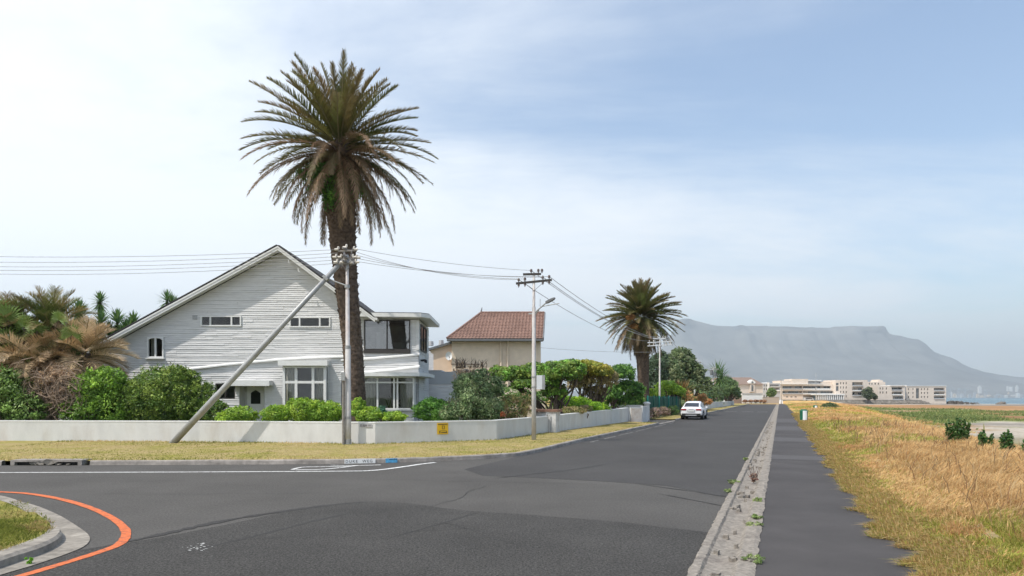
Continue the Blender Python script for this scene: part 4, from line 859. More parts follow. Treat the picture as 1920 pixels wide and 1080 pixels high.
def street_pole(px, py0, py1, Y, label, arms=2, lamp=True, cab=False, r=.1, armw=.75, m=None):
    x = (px - 960) / F * Y; t = CH + (HY - py1) / F * Y; b0 = CH - (py0 - HY) / F * Y
    p = thing('utility_pole', label, 'utility pole', (x, Y, b0)); mb = MB()
    mb.tube([(x, Y, b0 - .05), (x, Y, 3.2), (x, Y, 3.22), (x, Y, 5.9), (x, Y, 5.92), (x, Y, t)], [r * 1.0, r * .96, r * .88, r * .78, r * .6, r * .54], 14); mb.build('pole', m or M['pole_pale'], p, smooth=True)
    ends = []
    ad = Vector((math.cos(R(-8)), math.sin(R(-8)), 0))   # arms square to the street
    for k in range(arms):
        zz = t - .05 - .33 * k; hw_ = armw * (.5 if k == 0 else 1); mb = MB(); c = Vector((x, Y - .02, zz)); oa = ad * (-.08 if k == 0 else 0)
        sl_ = Vector((0, 0, 0.06 if k else 0.0)); mb.beam(c - ad * hw_ + oa - sl_, c + ad * hw_ + oa + sl_, .09, .09)
        if k == 1: mb.beam(c - ad * hw_ * .6 + Vector((0, -.04, 0)), c + Vector((0, -.04, -.4)), .03, .012); mb.beam(c + ad * hw_ * .6 + Vector((0, -.04, 0)), c + Vector((0, -.04, -.4)), .03, .012)
        mb.build('crossarm', M['frame_dark'] if cab else M['box_grey'] if arms == 3 else M['wood_grey'], p); mb = MB()
        for f in ((-.85, -.5, .5, .85) if k else (-.3, .5, .9)):
            q = c + ad * hw_ * f + sl_ * f + Vector((0, 0, .04)); mb = MB(); insul(mb, q, 1.15); ends.append(q + Vector((0, 0, .12)))
            if k and cab: insul(mb, q - Vector((0, 0, .22)), 1.0)
            mb.build('insulator', M['brown_ceramic'] if cab else M['ceramic'], p)
    if lamp:
        ld = uv(.93, -.1).normalized(); zz = t - 1.75; a = Vector((x, Y, zz)); mb = MB()
        mb.tube([a, a + ld * .22 + up * .16, a + ld * .5 + up * .36, a + ld * .6 + up * .43], [.035, .032, .03, .03], 8); mb.tube([a + up * -.12, a + ld * .25 + up * .14], .02, 6); mb.tube([a + ld * .4 + up * .28, a + ld * 1.2 + up * .36], .018, 6)
        mb.tube([a + ld * .3 + up * .2, a + ld * .3 + up * .6], .012, 6); mb.beam(a - ld * .25, a + ld * .05, .05, .06)
        arm = mb.build('lamp_arm', M['galv'], p)
        mb = MB(); hd = (ld + up * .42).normalized(); sd = hd.cross(up).normalized(); u3 = sd.cross(hd); c = a + ld * .58 + up * .42
        mb.add([c + hd * s + sd * w_ * i + u3 * z_ for (s, w_, z_) in ((0, .05, -.04), (0, .05, .05), (.08, .07, -.05), (.08, .07, .06), (.36, .08, -.04), (.36, .08, .05), (.46, .04, -.02), (.46, .04, .03)) for i in (-1, 1)],
               [(0, 1, 3, 2), (0, 4, 5, 1), (2, 3, 7, 6), (0, 2, 6, 4), (1, 5, 7, 3), (4, 8, 9, 5), (6, 7, 11, 10), (4, 6, 10, 8), (5, 9, 11, 7), (8, 12, 13, 9), (10, 11, 15, 14), (8, 10, 14, 12), (9, 13, 15, 11), (12, 14, 15, 13)]); mb.build('lamp_head', M['tile_edge'], p)
    if cab:
        mb = MB(); mb.box(x + .11, x + .46, Y - .18, Y + .14, 2.35, 2.95); cb = mb.build('cabinet', M['box_grey'], p)
        mb = MB(); mb.box(x + .35, x + .47, Y - .19, Y + .15, 2.34, 2.96); mb.build('cabinet_side', M['galv'], cb)
        for zz in (2.42, 2.86): mb = MB(); mb.tube([(x, Y, zz), (x, Y, zz + .05)], r * 1.15, 14); mb.build('strap', M['galv'], p)
    return p, ends
UP = {}
_, E2 = street_pole(1001, 832, 512, 29.6, 'steel utility pole with lamp arm and grey cabinet on the verge before the tiled house', cab=True, armw=.78)
_, E3 = street_pole(1237, 783, 634, 68, 'white utility pole with three stacked pale crossarms beside the green fence', arms=3, lamp=False, armw=1.2)
_, E4 = street_pole(1302.5, 768, 676, 108, 'white utility pole with lamp arm behind the parked car, before the big dark tree', armw=1.0, r=.13)
_, E5 = street_pole(1337, 764, 690, 133, 'utility pole with a dark transformer at its top beside the teal sign', armw=1.1, r=.15)
_, E6 = street_pole(1363, 762, 703, 165, 'slim grey utility pole before the leafy tree near the end of the road', lamp=True, r=.12, armw=1.0, m=M['wood_grey'])
p5 = [o for o in scene.collection.objects if o.get('label', '').startswith('utility pole with a dark transformer')][0]
mb = MB(); q = p5.location; mb.tube([(q.x - .35, q.y - .2, 6.3), (q.x - .35, q.y - .2, 7.3)], .3, 10); mb.tube([(q.x + .35, q.y - .2, 6.0), (q.x + .35, q.y - .2, 6.9)], .25, 10); mb.build('transformer', M['tile_edge'], p5)
street_pole(1465, 757, 712, 190, 'very thin pole standing by the far end of the footpath', arms=1, lamp=False, r=.06, armw=.3, m=M['wood_grey'])
street_pole(1530, 770, 729, 112, 'thin pale pole behind the green bin', arms=1, lamp=False, r=.035, armw=.12, m=M['galv'])
def wire(a, b_, sag, label, group, r=.0095, n=14):
    a = Vector(a); b_ = Vector(b_); mb = MB(); mb.tube([a.lerp(b_, i / n) - Vector((0, 0, 4 * sag * (i / n) * (1 - i / n))) for i in range(n + 1)], r, 5, cap=False)
    tag(mb.build('overhead_wire', M['wire']), label, 'wire', group)
ORD = ['topmost', 'second from the top', 'middle', 'second lowest', 'lowest']; ORD2 = ORD; ORD3 = ['topmost', 'second from the top', 'third from the top', 'lowest']
for k, (py, z2, dz) in enumerate(((466, 466, 0), (475, 470, 0), (481, 478, 0), (484, 484, 0), (488, 491, 0))):
    a = Vector((X1 - .4, Y1 - .1 + .12 * k, CH + (HY - (469 + 5.2 * k)) / F * Y1)); b_ = Vector((-34, 30.5 + .25 * k, CH + (HY - py + 4) / F * 30.5))
    wire(a, b_, .38 + .03 * k, ORD[k] + ' of the five overhead wires running left from the braced pole', 'wires left of the braced pole')
for k, e in enumerate([E2[0], E2[3], E2[4], E2[5], E2[6]]):
    a = Vector((X1 + .35, Y1 - .1 + .1 * k, CH + (HY - (468 + 5 * k)) / F * Y1))
    wire(a, e, (.12, .28, .22, .2, .18)[k], ORD2[k] + ' of five wires sagging between the braced pole and the cabinet pole', 'wires between the first two poles')
for k in range(4): wire(E2[[0, 3, 5, 6][k]], E3[[0, 3, 5, 6][k]], .7, ORD3[k] + ' of four wires from the cabinet pole to the green fence pole', 'wires between second and third poles', .014)
for Ea, Eb, nm in ((E3, E4, 'third and fourth'), (E4, E5, 'fourth and fifth'), (E5, E6, 'fifth and sixth')):
    for k in (3, 6): wire(Ea[k], Eb[k], .5, f'{"upper" if k == 3 else "lower"} overhead wire strung between the {nm} poles along the beach road', f'wires between the {nm} poles', .016)
wire(at(1014, 652, 59), at(1240, 660, 68), .15, 'single low wire from the tiled house to the green fence pole', None, .014)
# ================================================================= TILED CREAM HOUSE
ch = thing('tiled_house', 'cream plastered house with a red-brown tiled hipped roof behind the garden trees', 'house', (0, 62, .3))
YC = 60.0
cx_ = lambda p, Y=YC: (p - 960) * Y / F; cz_ = lambda p, Y=YC: CH + (HY - p) * Y / F
x0, x1 = cx_(847), cx_(1014); ze = cz_(637)
mb = MB(); mb.box(x0, x1, YC, YC + 9, .2, ze); mb.build('wall', M['cream'], ch)
mb = MB(); mb.prism([(cx_(806), YC + .4, .2), (x0 - .003, YC + .4, .2), (x0 - .003, YC + .4, cz_(643)), (cx_(806), YC + .4, cz_(655))], (0, 8, 0)); mb.build('side_wing', M['cream2'], ch)
mb = MB(); mb.prism([(cx_(803), YC + .1, cz_(654) + .06), (x0 + .1, YC + .1, cz_(641) + .1), (x0 + .1, YC + .1, cz_(641) - .1), (cx_(803), YC + .1, cz_(654) - .14)], (0, 9, 0)); mb.build('wing_roof', M['tile_edge'], ch)
EY = YC - .7; e0, e1 = cx_(838, EY), cx_(1018.5, EY); zee = cz_(635, EY); rg0 = cx_(902, YC + 3.9); rg1 = cx_(1017, YC + 3.9); zr = cz_(587, YC + 3.9); YRd = YC + 3.9
mb = MB(); A = Vector((e0, EY, zee)); B = Vector((e1, EY, zee)); C_ = Vector((rg1 + .2, YRd, zr)); D_ = Vector((rg0, YRd, zr)); nrow = 17; r = random.Random(9)
for i in range(nrow):           # overlapping tile courses with rolled tiles
    f0, f1 = i / nrow, (i + 1) / nrow; a = A.lerp(D_, f0); b_ = B.lerp(C_, f0); c = B.lerp(C_, f1); d = A.lerp(D_, f1); nn = (B - A).cross(D_ - A).normalized()
    if nn.y > 0: nn = -nn
    wd = .30; n = max(1, int((b_ - a).length / wd)); ph = (b_.x)
    xs = np.arange(b_.x, a.x, -wd)
    for X in xs:
        X0 = max(X - wd, a.x); 
        lo = lambda x_, o: Vector((x_, a.y, a.z)) + nn * o; hi = lambda x_, o: Vector((max(x_, d.x) if x_ < d.x else x_, c.y, c.z)) + nn * o
        j = r.uniform(-.008, .008)
        pts = [lo(X0, .06 + j), lo(X0 + (X - X0) * .35, .11 + j), lo(X0 + (X - X0) * .7, .06 + j), lo(X, .045 + j)]; q = [hi(X0, .015), hi(X0 + (X - X0) * .35, .055), hi(X0 + (X - X0) * .7, .015), hi(X, .005)]
        mb.add(pts + q + [lo(X0, -.02), lo(X, -.02)], [(0, 1, 5, 4), (1, 2, 6, 5), (2, 3, 7, 6), (0, 8, 9, 3, 2, 1)])
mb.poly([(e0, EY, zee - .02), (e1, EY, zee - .02), (rg1 + .2, YRd, zr - .02), (rg0, YRd, zr - .02)])
mb.poly([(e0, EY, zee), (rg0, YRd, zr), (e0, YC + 9.5, zee)]); mb.poly([(rg0, YRd, zr), (rg1 + .2, YRd, zr), (e1, YC + 9.5, zee), (e0, YC + 9.5, zee)])
rf = mb.build('roof', M['tile'], ch)
mb = MB(); mb.tube([D_ + up * .05, C_ + up * .05], .11, 8); mb.tube([A + up * .06, D_ + up * .06], .10, 8); mb.build('ridge_tiles', M['tile'], rf); mb = MB(); mb.tube([D_ + up * .1, D_ + up * .55 + Vector((.1, 0, 0))], [.09, .02], 6); mb.build('finial', M['tile_edge'], rf)
mb = MB(); mb.poly([(x1, YC + .05, ze), (x1, YC + 8.9, ze), (x1, YRd, zr - .15)]); mb.build('gable', M['cream'], ch)
mb = MB(); mb.box(e0, e1, EY - .12, EY - .003, zee - .2, zee - .02); mb.box(e0, e1, EY, YC - .003, zee - .2, zee - .15); mb.beam((e1, EY, zee - .05), (rg1 + .24, YRd, zr - .05), .1, .3); mb.build('gutter', M['tile_edge'], ch)
for p in (939.5, 952): mb = MB(); mb.tube([(cx_(p), YC - .1, zee - .2), (cx_(p), YC - .1, 3.0)], .085, 8); mb.build('downpipe', M['cream'], ch)
mb = MB(); mb.box(cx_(846), cx_(900), YC - .06, YC - .003, cz_(683.5), cz_(682)); mb.box(cx_(855), cx_(856.5), YC - .06, YC - .003, cz_(705), cz_(684)); mb.build('conduit', M['brown_tile'], ch)
mb = MB(); c = at(842, 667.5, YC); P = []
for i in range(5):
    t = i / 4; P.append([(c.x + .30 * t * math.cos(a), YC - .25 - .12 * t * t + .18, c.z + .38 * t * math.sin(a)) for a in np.linspace(0, 2 * math.pi, 17)[:-1]])
for i in range(4): mb.add(P[i] + P[i + 1], [(k, (k + 1) % 16, 16 + (k + 1) % 16, 16 + k) for k in range(16)])
dish = mb.build('satellite_dish', M['whitepaint'], ch, smooth=True); mb = MB(); mb.beam((c.x, YC + .4, c.z - .3), (c.x, YC - .15, c.z), .06, .06); mb.beam((c.x, YC - .1, c.z - .5), (c.x + .1, YC - .7, c.z - .1), .03, .03); mb.build('bracket', M['galv'], dish)
for p in (808, 827): mb = MB(); q = cx_(p, 64); mb.tube([(q, 64, cz_(648, 64)), (q, 64, cz_(640 - (p > 820) * 2, 64))], [.25, .22], 8); mb.build('chimney_pot', M['grey_plaster'], ch)
sh = thing('garden_shed', 'small shed with a slanted grey tiled roof beside the annex', 'shed', tuple(at(860, 760, 48))); mb = MB(); q0, q1 = fx(849, 48), fx(868, 48)
mb.box(q0 + .1, q1, 48, 50, .3, fz(702, 48)); mb.build('wall', M['cream2'], sh); mb = MB(); mb.prism([(q0 - .5, 47.7, fz(699, 48)), (q1 + .3, 47.7, fz(692, 48)), (q1 + .3, 47.7, fz(692, 48) - .12), (q0 - .5, 47.7, fz(699, 48) - .12)], (0, 2.6, 0)); mb.build('roof', M['tile_edge'], sh)
mb = MB(); c1 = at(900, 735, 57); c2 = at(1000, 735, 57); lw = thing('garden_wall', 'pale garden wall glimpsed under the spreading tree crowns', 'wall', tuple((c1 + c2) / 2)); mb.box(c1.x - 3, c2.x + 1, 57, 57.2, .3, fz(728, 57)); mb.build('wall', M['cream'], lw)

# far end of the road
he = thing('end_house', 'beige house with brown hipped roof and arched dormer at the end of the road', 'house', tuple(at(1400, 752, 235)))
Y = 235.0; ex = lambda p: (p - 960) * Y / F; ez = lambda p: CH + (HY - p) * Y / F
mb = MB(); mb.box(ex(1374), ex(1430), Y, Y + 12, 0, ez(721)); mb.box(ex(1405), ex(1414), Y - .5, Y - .01, ez(735), ez(716)); mb.build('wall', M['beige_block'], he)
mb = MB(); a, b_, c, d = (ex(1372), Y - .6, ez(721)), (ex(1432), Y - .6, ez(721)), (ex(1419), Y + 6, ez(706.5)), (ex(1377), Y + 6, ez(706.5)); e = (ex(1432), Y + 12.6, ez(721)); f = (ex(1372), Y + 12.6, ez(721)); mb.poly([a, b_, c, d]); mb.poly([b_, e, c]); mb.poly([f, d, c, e]); mb.poly([a, d, f]); mb.poly([a, f, e, b_]); mb.build('roof', M['brown_tile'], he)
mb = MB(); mb.prism([(ex(1404), Y - .7, ez(719)), (ex(1415), Y - .7, ez(719)), (ex(1415), Y - .7, ez(716)), (ex(1409.5), Y - .7, ez(712)), (ex(1404), Y - .7, ez(716))], (0, 3, 0)); dm = mb.build('dormer', M['whitepaint'], he)
mb = MB(); mb.box(ex(1407.8), ex(1411.6), Y - .56, Y - .502, ez(733.5), ez(722.5)); mb.build('window', M['midpane'], he); mb = MB(); mb.prism([(ex(1407.5), Y - .74, ez(718.6)), (ex(1411.5), Y - .74, ez(718.6)), (ex(1411.5), Y - .74, ez(716.5)), (ex(1409.5), Y - .74, ez(714.8)), (ex(1407.5), Y - .74, ez(716.5))], (0, .03, 0)); mb.build('pane', M['midpane'], dm)
Y = 226.0
gb = thing('garage', 'long plain white garage in front of the end house', 'garage', tuple(at(1410, 752, 226))); mb = MB(); mb.box(ex(1391.5), ex(1429.5), Y, Y + 6, 0, ez(738.6)); mb.build('wall', M['whitepaint'], gb); mb = MB(); mb.box(ex(1391), ex(1430), Y - .2, Y + 6.2, ez(738.4), ez(737.4)); mb.build('roof_edge', M['grey_plaster'], gb)
Y = 222.0
for (a, b_, t_, lb, mm) in ((1372, 1391, 741.5, 'low brown brick wall left of the white garage', M['brown_tile']), (1430.5, 1461, 745, 'low sandy wall between the white garage and the footpath end', M['beige_dark'])):
    o = thing('low_wall', lb, 'wall', tuple(at((a + b_) / 2, 752, Y))); mb = MB(); mb.box(ex(a), ex(b_), Y, Y + .3, 0, ez(t_)); mb.build('wall', mm, o); mb = MB(); mb.box(ex(a) - .05, ex(b_) + .05, Y - .05, Y + .35, ez(t_) + .002, ez(t_) + .1); mb.build('coping', M['conc'], o)
wh = thing('white_gabled_house', 'white gabled house just showing between the trees behind the utility poles', 'house', tuple(at(1352, 752, 170))); Y = 172.0
mb = MB(); mb.prism([(ex(1344), Y, 0), (ex(1361), Y, 0), (ex(1361), Y, ez(718)), (ex(1354), Y, ez(709.5)), (ex(1346), Y, ez(719)), (ex(1344), Y, ez(721))], (0, 9, 0)); mb.build('wall', M['whitepaint'], wh); mb = MB(); mb.prism([(ex(1362.5), Y - .4, ez(719)), (ex(1354), Y - .4, ez(708)), (ex(1343.5), Y - .4, ez(720)), (ex(1343.5), Y - .4, ez(719)), (ex(1354), Y - .4, ez(707)), (ex(1362.5), Y - .4, ez(718))], (0, 10, 0)); mb.build('roof', M['brown_tile'], wh)
mb = MB(); mb.box(ex(1352.5), ex(1355), Y - .05, Y + .01, ez(717.5), ez(714.5)); mb.build('window', M['darkpane'], wh)
# low white wall and trees right of car
wl = thing('low_wall', 'low pale wall along the verge beyond the parked car', 'wall', tuple(uv(-10.6, 118))); mb = MB(); mb.add([], []); 
P3 = [uv(-11.5, 92), uv(-11.0, 120), uv(-10.6, 150), uv(-10.5, 176)]; wall_run(mb, P3, 1, [1.15, 1.15, 1.1, 1.1], None); mb.build('wall', M['wallpaint'], wl); caps(P3, [1.15, 1.15, 1.1, 1.1]).build('coping', M['whitepaint'], wl)

# apartment blocks by the beach
def apartment(name, label, px0, px1, py0, py1, Y, dep, recess=(), wins=(), wallm=None, extra=(), cat='apartment block', skew=0.0):
    ax = lambda p: (p - 960) * Y / F; azz = lambda p: CH + (HY - p) * Y / F
    o = thing(name, label, cat, (ax((px0 + px1) / 2), Y + dep / 2, azz(py1)), 'beachfront apartment blocks')
    mb = MB(); ops = [(ax(a), ax(b_), azz(d), azz(c)) for (a, b_, c, d) in list(recess) + list(wins)]
    z0, z1 = azz(py1) - 2, azz(py0)
    for za, zb, segs in band_rects(z0, z1, ops, ax(px0), ax(px1)):
        for s0, s1 in segs: mb.quad((s0, Y, za), (s1, Y, za), (s1, Y, zb), (s0, Y, zb))
    for k, (a, b_, c, d) in enumerate(ops):
        rv = 1.6 if k < len(recess) else .35
        mb.quad((a, Y, c), (a, Y + rv, c), (a, Y + rv, d), (a, Y, d)); mb.quad((b_, Y, c), (b_, Y + rv, c), (b_, Y + rv, d), (b_, Y, d)); mb.quad((a, Y, c), (b_, Y, c), (b_, Y + rv, c), (a, Y + rv, c)); mb.quad((a, Y, d), (b_, Y, d), (b_, Y + rv, d), (a, Y + rv, d))
    xs0, xs1 = ax(px0), ax(px1); mb.quad((xs0, Y, z0), (xs0, Y + dep, z0), (xs0, Y + dep, z1), (xs0, Y, z1)); mb.quad((xs1, Y, z0), (xs1, Y + dep, z0), (xs1, Y + dep, z1), (xs1, Y, z1)); mb.quad((xs0, Y + dep, z0), (xs1, Y + dep, z0), (xs1, Y + dep, z1), (xs0, Y + dep, z1)); mb.quad((xs0, Y, z1), (xs1, Y, z1), (xs1, Y + dep, z1), (xs0, Y + dep, z1))
    mb.build('wall', wallm or M['beige_block'], o)
    r = random.Random(int(px0))
    for k, (a, b_, c, d) in enumerate(ops):
        rc = k < len(recess); rv = 1.6 if rc else .35
        g = MB(); n = max(1, int((b_ - a) / 1.8)) if rc else 1
        for i in range(n):
            a0 = a + (b_ - a) * i / n + .06; a1 = a + (b_ - a) * (i + 1) / n - .06
            if rc and r.random() < .22: continue
            g.quad((a0, Y + rv - .02, c + .05), (a1, Y + rv - .02, c + .05), (a1, Y + rv - .02, d - .25 * rc), (a0, Y + rv - .02, d - .25 * rc))
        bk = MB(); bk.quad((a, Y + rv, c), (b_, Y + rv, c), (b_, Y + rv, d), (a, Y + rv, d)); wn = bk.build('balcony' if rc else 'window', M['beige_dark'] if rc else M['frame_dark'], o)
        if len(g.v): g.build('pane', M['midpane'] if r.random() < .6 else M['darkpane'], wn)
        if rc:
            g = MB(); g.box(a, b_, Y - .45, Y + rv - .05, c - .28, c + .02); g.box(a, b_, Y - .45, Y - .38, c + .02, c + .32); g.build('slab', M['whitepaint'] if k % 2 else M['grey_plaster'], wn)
    for (a, b_, c, d, dy, mm) in extra:
        g = MB(); g.box(ax(a), ax(b_), Y - dy, Y + dep * .7, azz(d), azz(c)); g.build('upper_storey' if c < py0 else 'projecting_block', mm, o)
    return o
BB = M['beige_block']; BD = M['beige_dark']; WP = M['whitepaint']; GPm = M['grey_plaster']
apartment('apartment_building', 'leftmost beachfront block, widest, with long white balcony bands and a set-back top storey', 1462, 1566, 720.5, 751, 395, 18,
          recess=[(1467, 1505, 723.5, 729.5), (1505.5, 1558, 723.5, 729.5), (1467, 1505, 733, 738.5), (1505.5, 1564, 733, 738.5), (1506, 1528, 741, 749)],
          wins=[(1474 + i * 8, 1478 + i * 8, 743.5, 745) for i in range(3)],
          extra=[(1464, 1486, 713.5, 720.4, -1, BB), (1486, 1516, 710.5, 720.4, -.6, BB), (1516, 1541, 712.5, 714, -.2, WP), (1518, 1540, 714.1, 720.4, -2.2, GPm), (1541, 1565, 715.5, 720.4, -1.8, BB), (1460, 1542, 719.6, 720.6, .8, WP)])
pv = thing('glass_pavilion', 'low pavilion with white columns and blue glass in front of the widest beachfront block', 'pavilion', tuple(at(1555, 752, 388)))
Yp = 388.0; axp = lambda p: (p - 960) * Yp / F; azp = lambda p: CH + (HY - p) * Yp / F
mb = MB(); mb.box(axp(1529), axp(1583), Yp - .5, Yp + 6, azp(740.7), azp(739)); mb.build('roof', WP, pv)
mb = MB(); mb.box(axp(1532), axp(1582), Yp + .8, Yp + 5.5, azp(750), azp(740.8)); mb.build('glazing', mat('blue_pane', (.10, .15, .19), .15, .7), pv)
for i in range(15): q = axp(1530.5 + i * 3.6); mb = MB(); mb.box(q - .25, q + .25, Yp - .2, Yp + .3, azp(750), azp(740.8)); mb.build('column', WP, pv)
apartment('apartment_building', 'tall beachfront block with slit windows and glass balconies, left of a dark tree', 1567, 1627, 712.5, 751, 392, 16,
          recess=[(1598, 1618, 716.5, 723), (1598, 1618, 726, 732.5), (1598, 1618, 735, 741.5)],
          wins=[(1567.5, 1572.5, 718, 722.5), (1567.5, 1572.5, 724, 733)] + [(a, a + 2, b_, b_ + 4) for a in (1575.5, 1580.5, 1585.8) for b_ in (716.5, 724.5, 733, 741)], extra=[(1618.5, 1628, 717, 742, -.7, GPm)])
apartment('apartment_building', 'set-back beachfront block rising between two others behind the dark tree', 1626, 1660, 716, 750, 415, 14, wins=[(a, a + 2.4, b_, b_ + 3) for a in (1629, 1634, 1640, 1646) for b_ in (718, 726, 734)], extra=[(1648, 1657, 713, 715.9, -1, BB), (1650, 1652, 711.5, 713, -1, BB)])
apartment('apartment_building', 'lower beachfront block with a white slab roof, second from the right', 1646, 1697, 723, 751, 396, 16, recess=[(1672, 1692, 726, 731.5), (1672, 1692, 735, 740), (1674, 1694, 743, 749)],
          wins=[(a, a + 2, b_, b_ + 4) for a in (1649.5, 1654.5, 1661) for b_ in (726.5, 734)], extra=[(1669, 1699, 722, 723.4, .5, WP), (1693, 1700, 726, 748, -.8, GPm)])
apartment('apartment_building', 'rightmost beachfront block, at the tip of the seawall, with open corner balconies', 1699, 1774, 724, 750, 399, 16, recess=[(1751, 1771, 727.5, 732), (1751, 1771, 735.5, 740), (1751, 1771, 743, 747.5)],
          wins=[(a, a + 2, b_, b_ + 3.6) for a in (1702.5, 1711, 1727, 1732.5, 1738.5) for b_ in (728, 735, 742.5)] + [(1717.5, 1723.5, 728, 747)], wallm=BB, extra=[(1700, 1775, 723.2, 724.2, .3, WP)])
apartment('apartment_building', 'pale balconied block seen between the end house and the widest beachfront block', 1431, 1463, 718.5, 748, 330, 14, recess=[(1444, 1461, 721, 724.5), (1444, 1461, 728, 732)], wins=[(a, a + 2, b_, b_ + 3.4) for a in (1432, 1436.5) for b_ in (721, 728, 741)], wallm=GPm, extra=[(1438.5, 1442, 717, 748, .4, WP)])
sw = thing('sea_wall', 'long stone sea wall below the beachfront apartment blocks', 'sea wall', tuple(at(1630, 754, 375))); mb = MB(); r = random.Random(2)
Ys = 376.0
xs_ = np.linspace((1455 - 960) / F * Ys, (1790 - 960) / F * Ys, 90)
for a, b_ in zip(xs_[:-1], xs_[1:]):
    t = .35 + r.uniform(-.1, .1); f = (a - xs_[0]) / (xs_[-1] - xs_[0]); dy = 24 * f
    mb.prism([(a, Ys + dy, -3), (a, Ys + dy - r.uniform(2, 3), -3), (a, Ys + dy - r.uniform(.5, 1.0), -1 + r.uniform(-.3, .3)), (a, Ys + dy, t - .3 * f)], (b_ - a, 0, 0))
    if r.random() < .8: q = r.uniform(.5, 1.1); mb.obox((a, Ys + dy - 3.2, -2.2 + r.uniform(0, .6)), Vector((1, r.uniform(-.4, .4), 0)).normalized(), Vector((0, 1, 0)), Vector((0, 0, 1)), q, q, q * .6)
mb.build('revetment', M['seawall'], sw)
mb = MB(); mb.beam((xs_[0], Ys + .2, .45), (xs_[-1], Ys + 24.3, .2), .5, .5); mb.build('parapet', M['conc'], sw)
# rocks off the point
rk = thing('rock_spit', 'line of dark rocks trailing off the tip of the sea wall', 'rocks', tuple(at(1800, 753, 410))); mb = MB()
for i in range(26): a = at(1770 + i * 2.4, 751, 405); q = r.uniform(.5, 1.3) * (1 - i / 34); mb.obox((a.x, 402 + r.uniform(-3, 3), -1.6 + .6 * (1 - i / 26) + r.uniform(-.3, .3)), Vector((1, .4, .1)).normalized(), Vector((0, 1, 0)), Vector((0, 0, 1)), q * 1.6, q, q); mb.build('rock', M['rock'], rk); mb = MB()

bk = thing('beach_rock', 'dark rock standing alone on the sand near the surf', 'rock', tuple(at(1880, 762, 330))); mb = MB(); c = at(1878, 759, 330)
bm = bmesh.new(); bmesh.ops.create_icosphere(bm, subdivisions=3, radius=1)
for v in bm.verts: v.co = Vector((v.co.x * 2.6, v.co.y * 1.6, v.co.z * 1.5)) * (1 + .35 * mnoise.noise(v.co * 1.7)) + c
mb.add([v.co for v in bm.verts], [[v.index for v in f.verts] for f in bm.faces]); mb.build('rock', M['rock'], bk); bm.free()

# distant city across the bay
r = random.Random(12)
def cityblock(px, py_t, w_, Y, label, grp, m=None):
    ax = (px - 960) / F * Y; h = CH + (HY - py_t) / F * Y + 3; hw_ = w_ / 2 / F * Y; mb = MB(); mb.box(ax - hw_, ax + hw_, Y, Y + hw_ * 1.5, -3, h - 3)
    if r.random() < .6: mb.box(ax - hw_ * .5, ax + hw_ * .3, Y + 2, Y + hw_, h - 3, h - 3 + h * .12)
    o = mb.build('distant_tower', m or M['whitepaint']); tag(o, label, 'building', grp)
cityblock(1838, 725.5, 5.2, 7600, 'pale broad tower standing apart at the left of the distant city', None); cityblock(1890, 724, 2.6, 7700, 'leftmost of three slim towers at the right of the distant city', 'slim distant towers'); cityblock(1896.5, 725, 4.2, 7700, 'middle of the three slim towers at the right of the distant city', 'slim distant towers'); cityblock(1907.5, 725, 3.8, 7700, 'rightmost of the three slim towers in the distant city', 'slim distant towers')
for i in range(62):
    p = 1776 + i * 2.45 + r.uniform(-2, 2); cityblock(p, 745 - abs(r.gauss(0, 3.0)) - 2.5, r.uniform(2, 6), 7000 + r.uniform(-300, 800), 'low hazy block of the distant city across the bay', 'low distant city blocks', (M['whitepaint'], M['bluegrey'], M['cream'])[r.randrange(3)])
for i, p in enumerate((1783, 1800, 1812, 1850)):
    Y = 6200; ax = (p - 960) / F * Y; q = F / Y; w_ = 4 / q; t = (HY - (727 if i < 3 else 730)) / q; o = thing('harbour_crane', ('leftmost', 'second from the left', 'third from the left', 'rightmost')[i] + ' of the hazy gantry cranes at the distant harbour', 'crane', (ax, Y, -2), 'distant harbour cranes'); mb = MB()
    for dx in (-w_, -w_ * .3): mb.beam((ax + dx, Y, -3), (ax + dx, Y, t), 5, 5)
    mb.beam((ax - w_ * 1.1, Y, t * .75), (ax + w_ * .2, Y, t * .75), 6, 6); mb.build('legs', M['bluegrey'], o); mb = MB(); mb.beam((ax - w_ * 1.4, Y, t * .8), (ax + w_ * 1.8, Y, t * .82), 6, 6); mb.beam((ax, Y, t * 1.1), (ax + w_ * 1.7, Y, t * .84), 2.5, 2.5); mb.build('boom', M['bluegrey'], o)

# ---------------------------------------------------------------- green fence, bins, sign, bollard
gf = thing('green_fence', 'dark green slatted fence behind the pole, left of the parked car', 'fence', tuple(uv(-11.2, 70)))
mb = MB(); fa = Vector((11.8, 59.8, 0)); fb = Vector((20.0, 81.5, 0)); fd = (fb - fa).normalized(); fn = Vector((fd.y, -fd.x, 0)); n = int((fb - fa).length / .14)
for i in range(n): c = fa + fd * (.07 + .14 * i); mb.obox(c + up * (1.12 + rnd.uniform(-.03, .03)) + fn * .03 * (i % 2), fd, fn, up, .066, .012, .95)
mb.build('slats', M['green_fence'], gf)
for i in range(8): mb = MB(); c = fa.lerp(fb, i / 7); mb.obox(c + fn * .1 + up * 1.08, fd, fn, up, .05, .05, 1.08); mb.build('post', M['green_fence'] if i % 2 else M['teal'], gf)
for zz in (.5, 1.75): mb = MB(); mb.beam(fa - fn * .06 + up * zz, fb - fn * .06 + up * zz, .04, .08); mb.build('rail', M['green_fence'], gf)
ts = thing('teal_sign', 'small teal signboard on a thin post between two utility poles', 'sign', tuple(at(1328, 764, 125))); mb = MB(); c = at(1328, 742, 125); mb.box(c.x - .75, c.x + .75, 125, 125.06, c.z - .45, c.z + .45); mb.build('board', M['teal'], ts); mb = MB(); mb.box(c.x - .06, c.x + .06, 125.08, 125.2, .1, c.z + .4); mb.build('post', M['wood_grey'], ts)
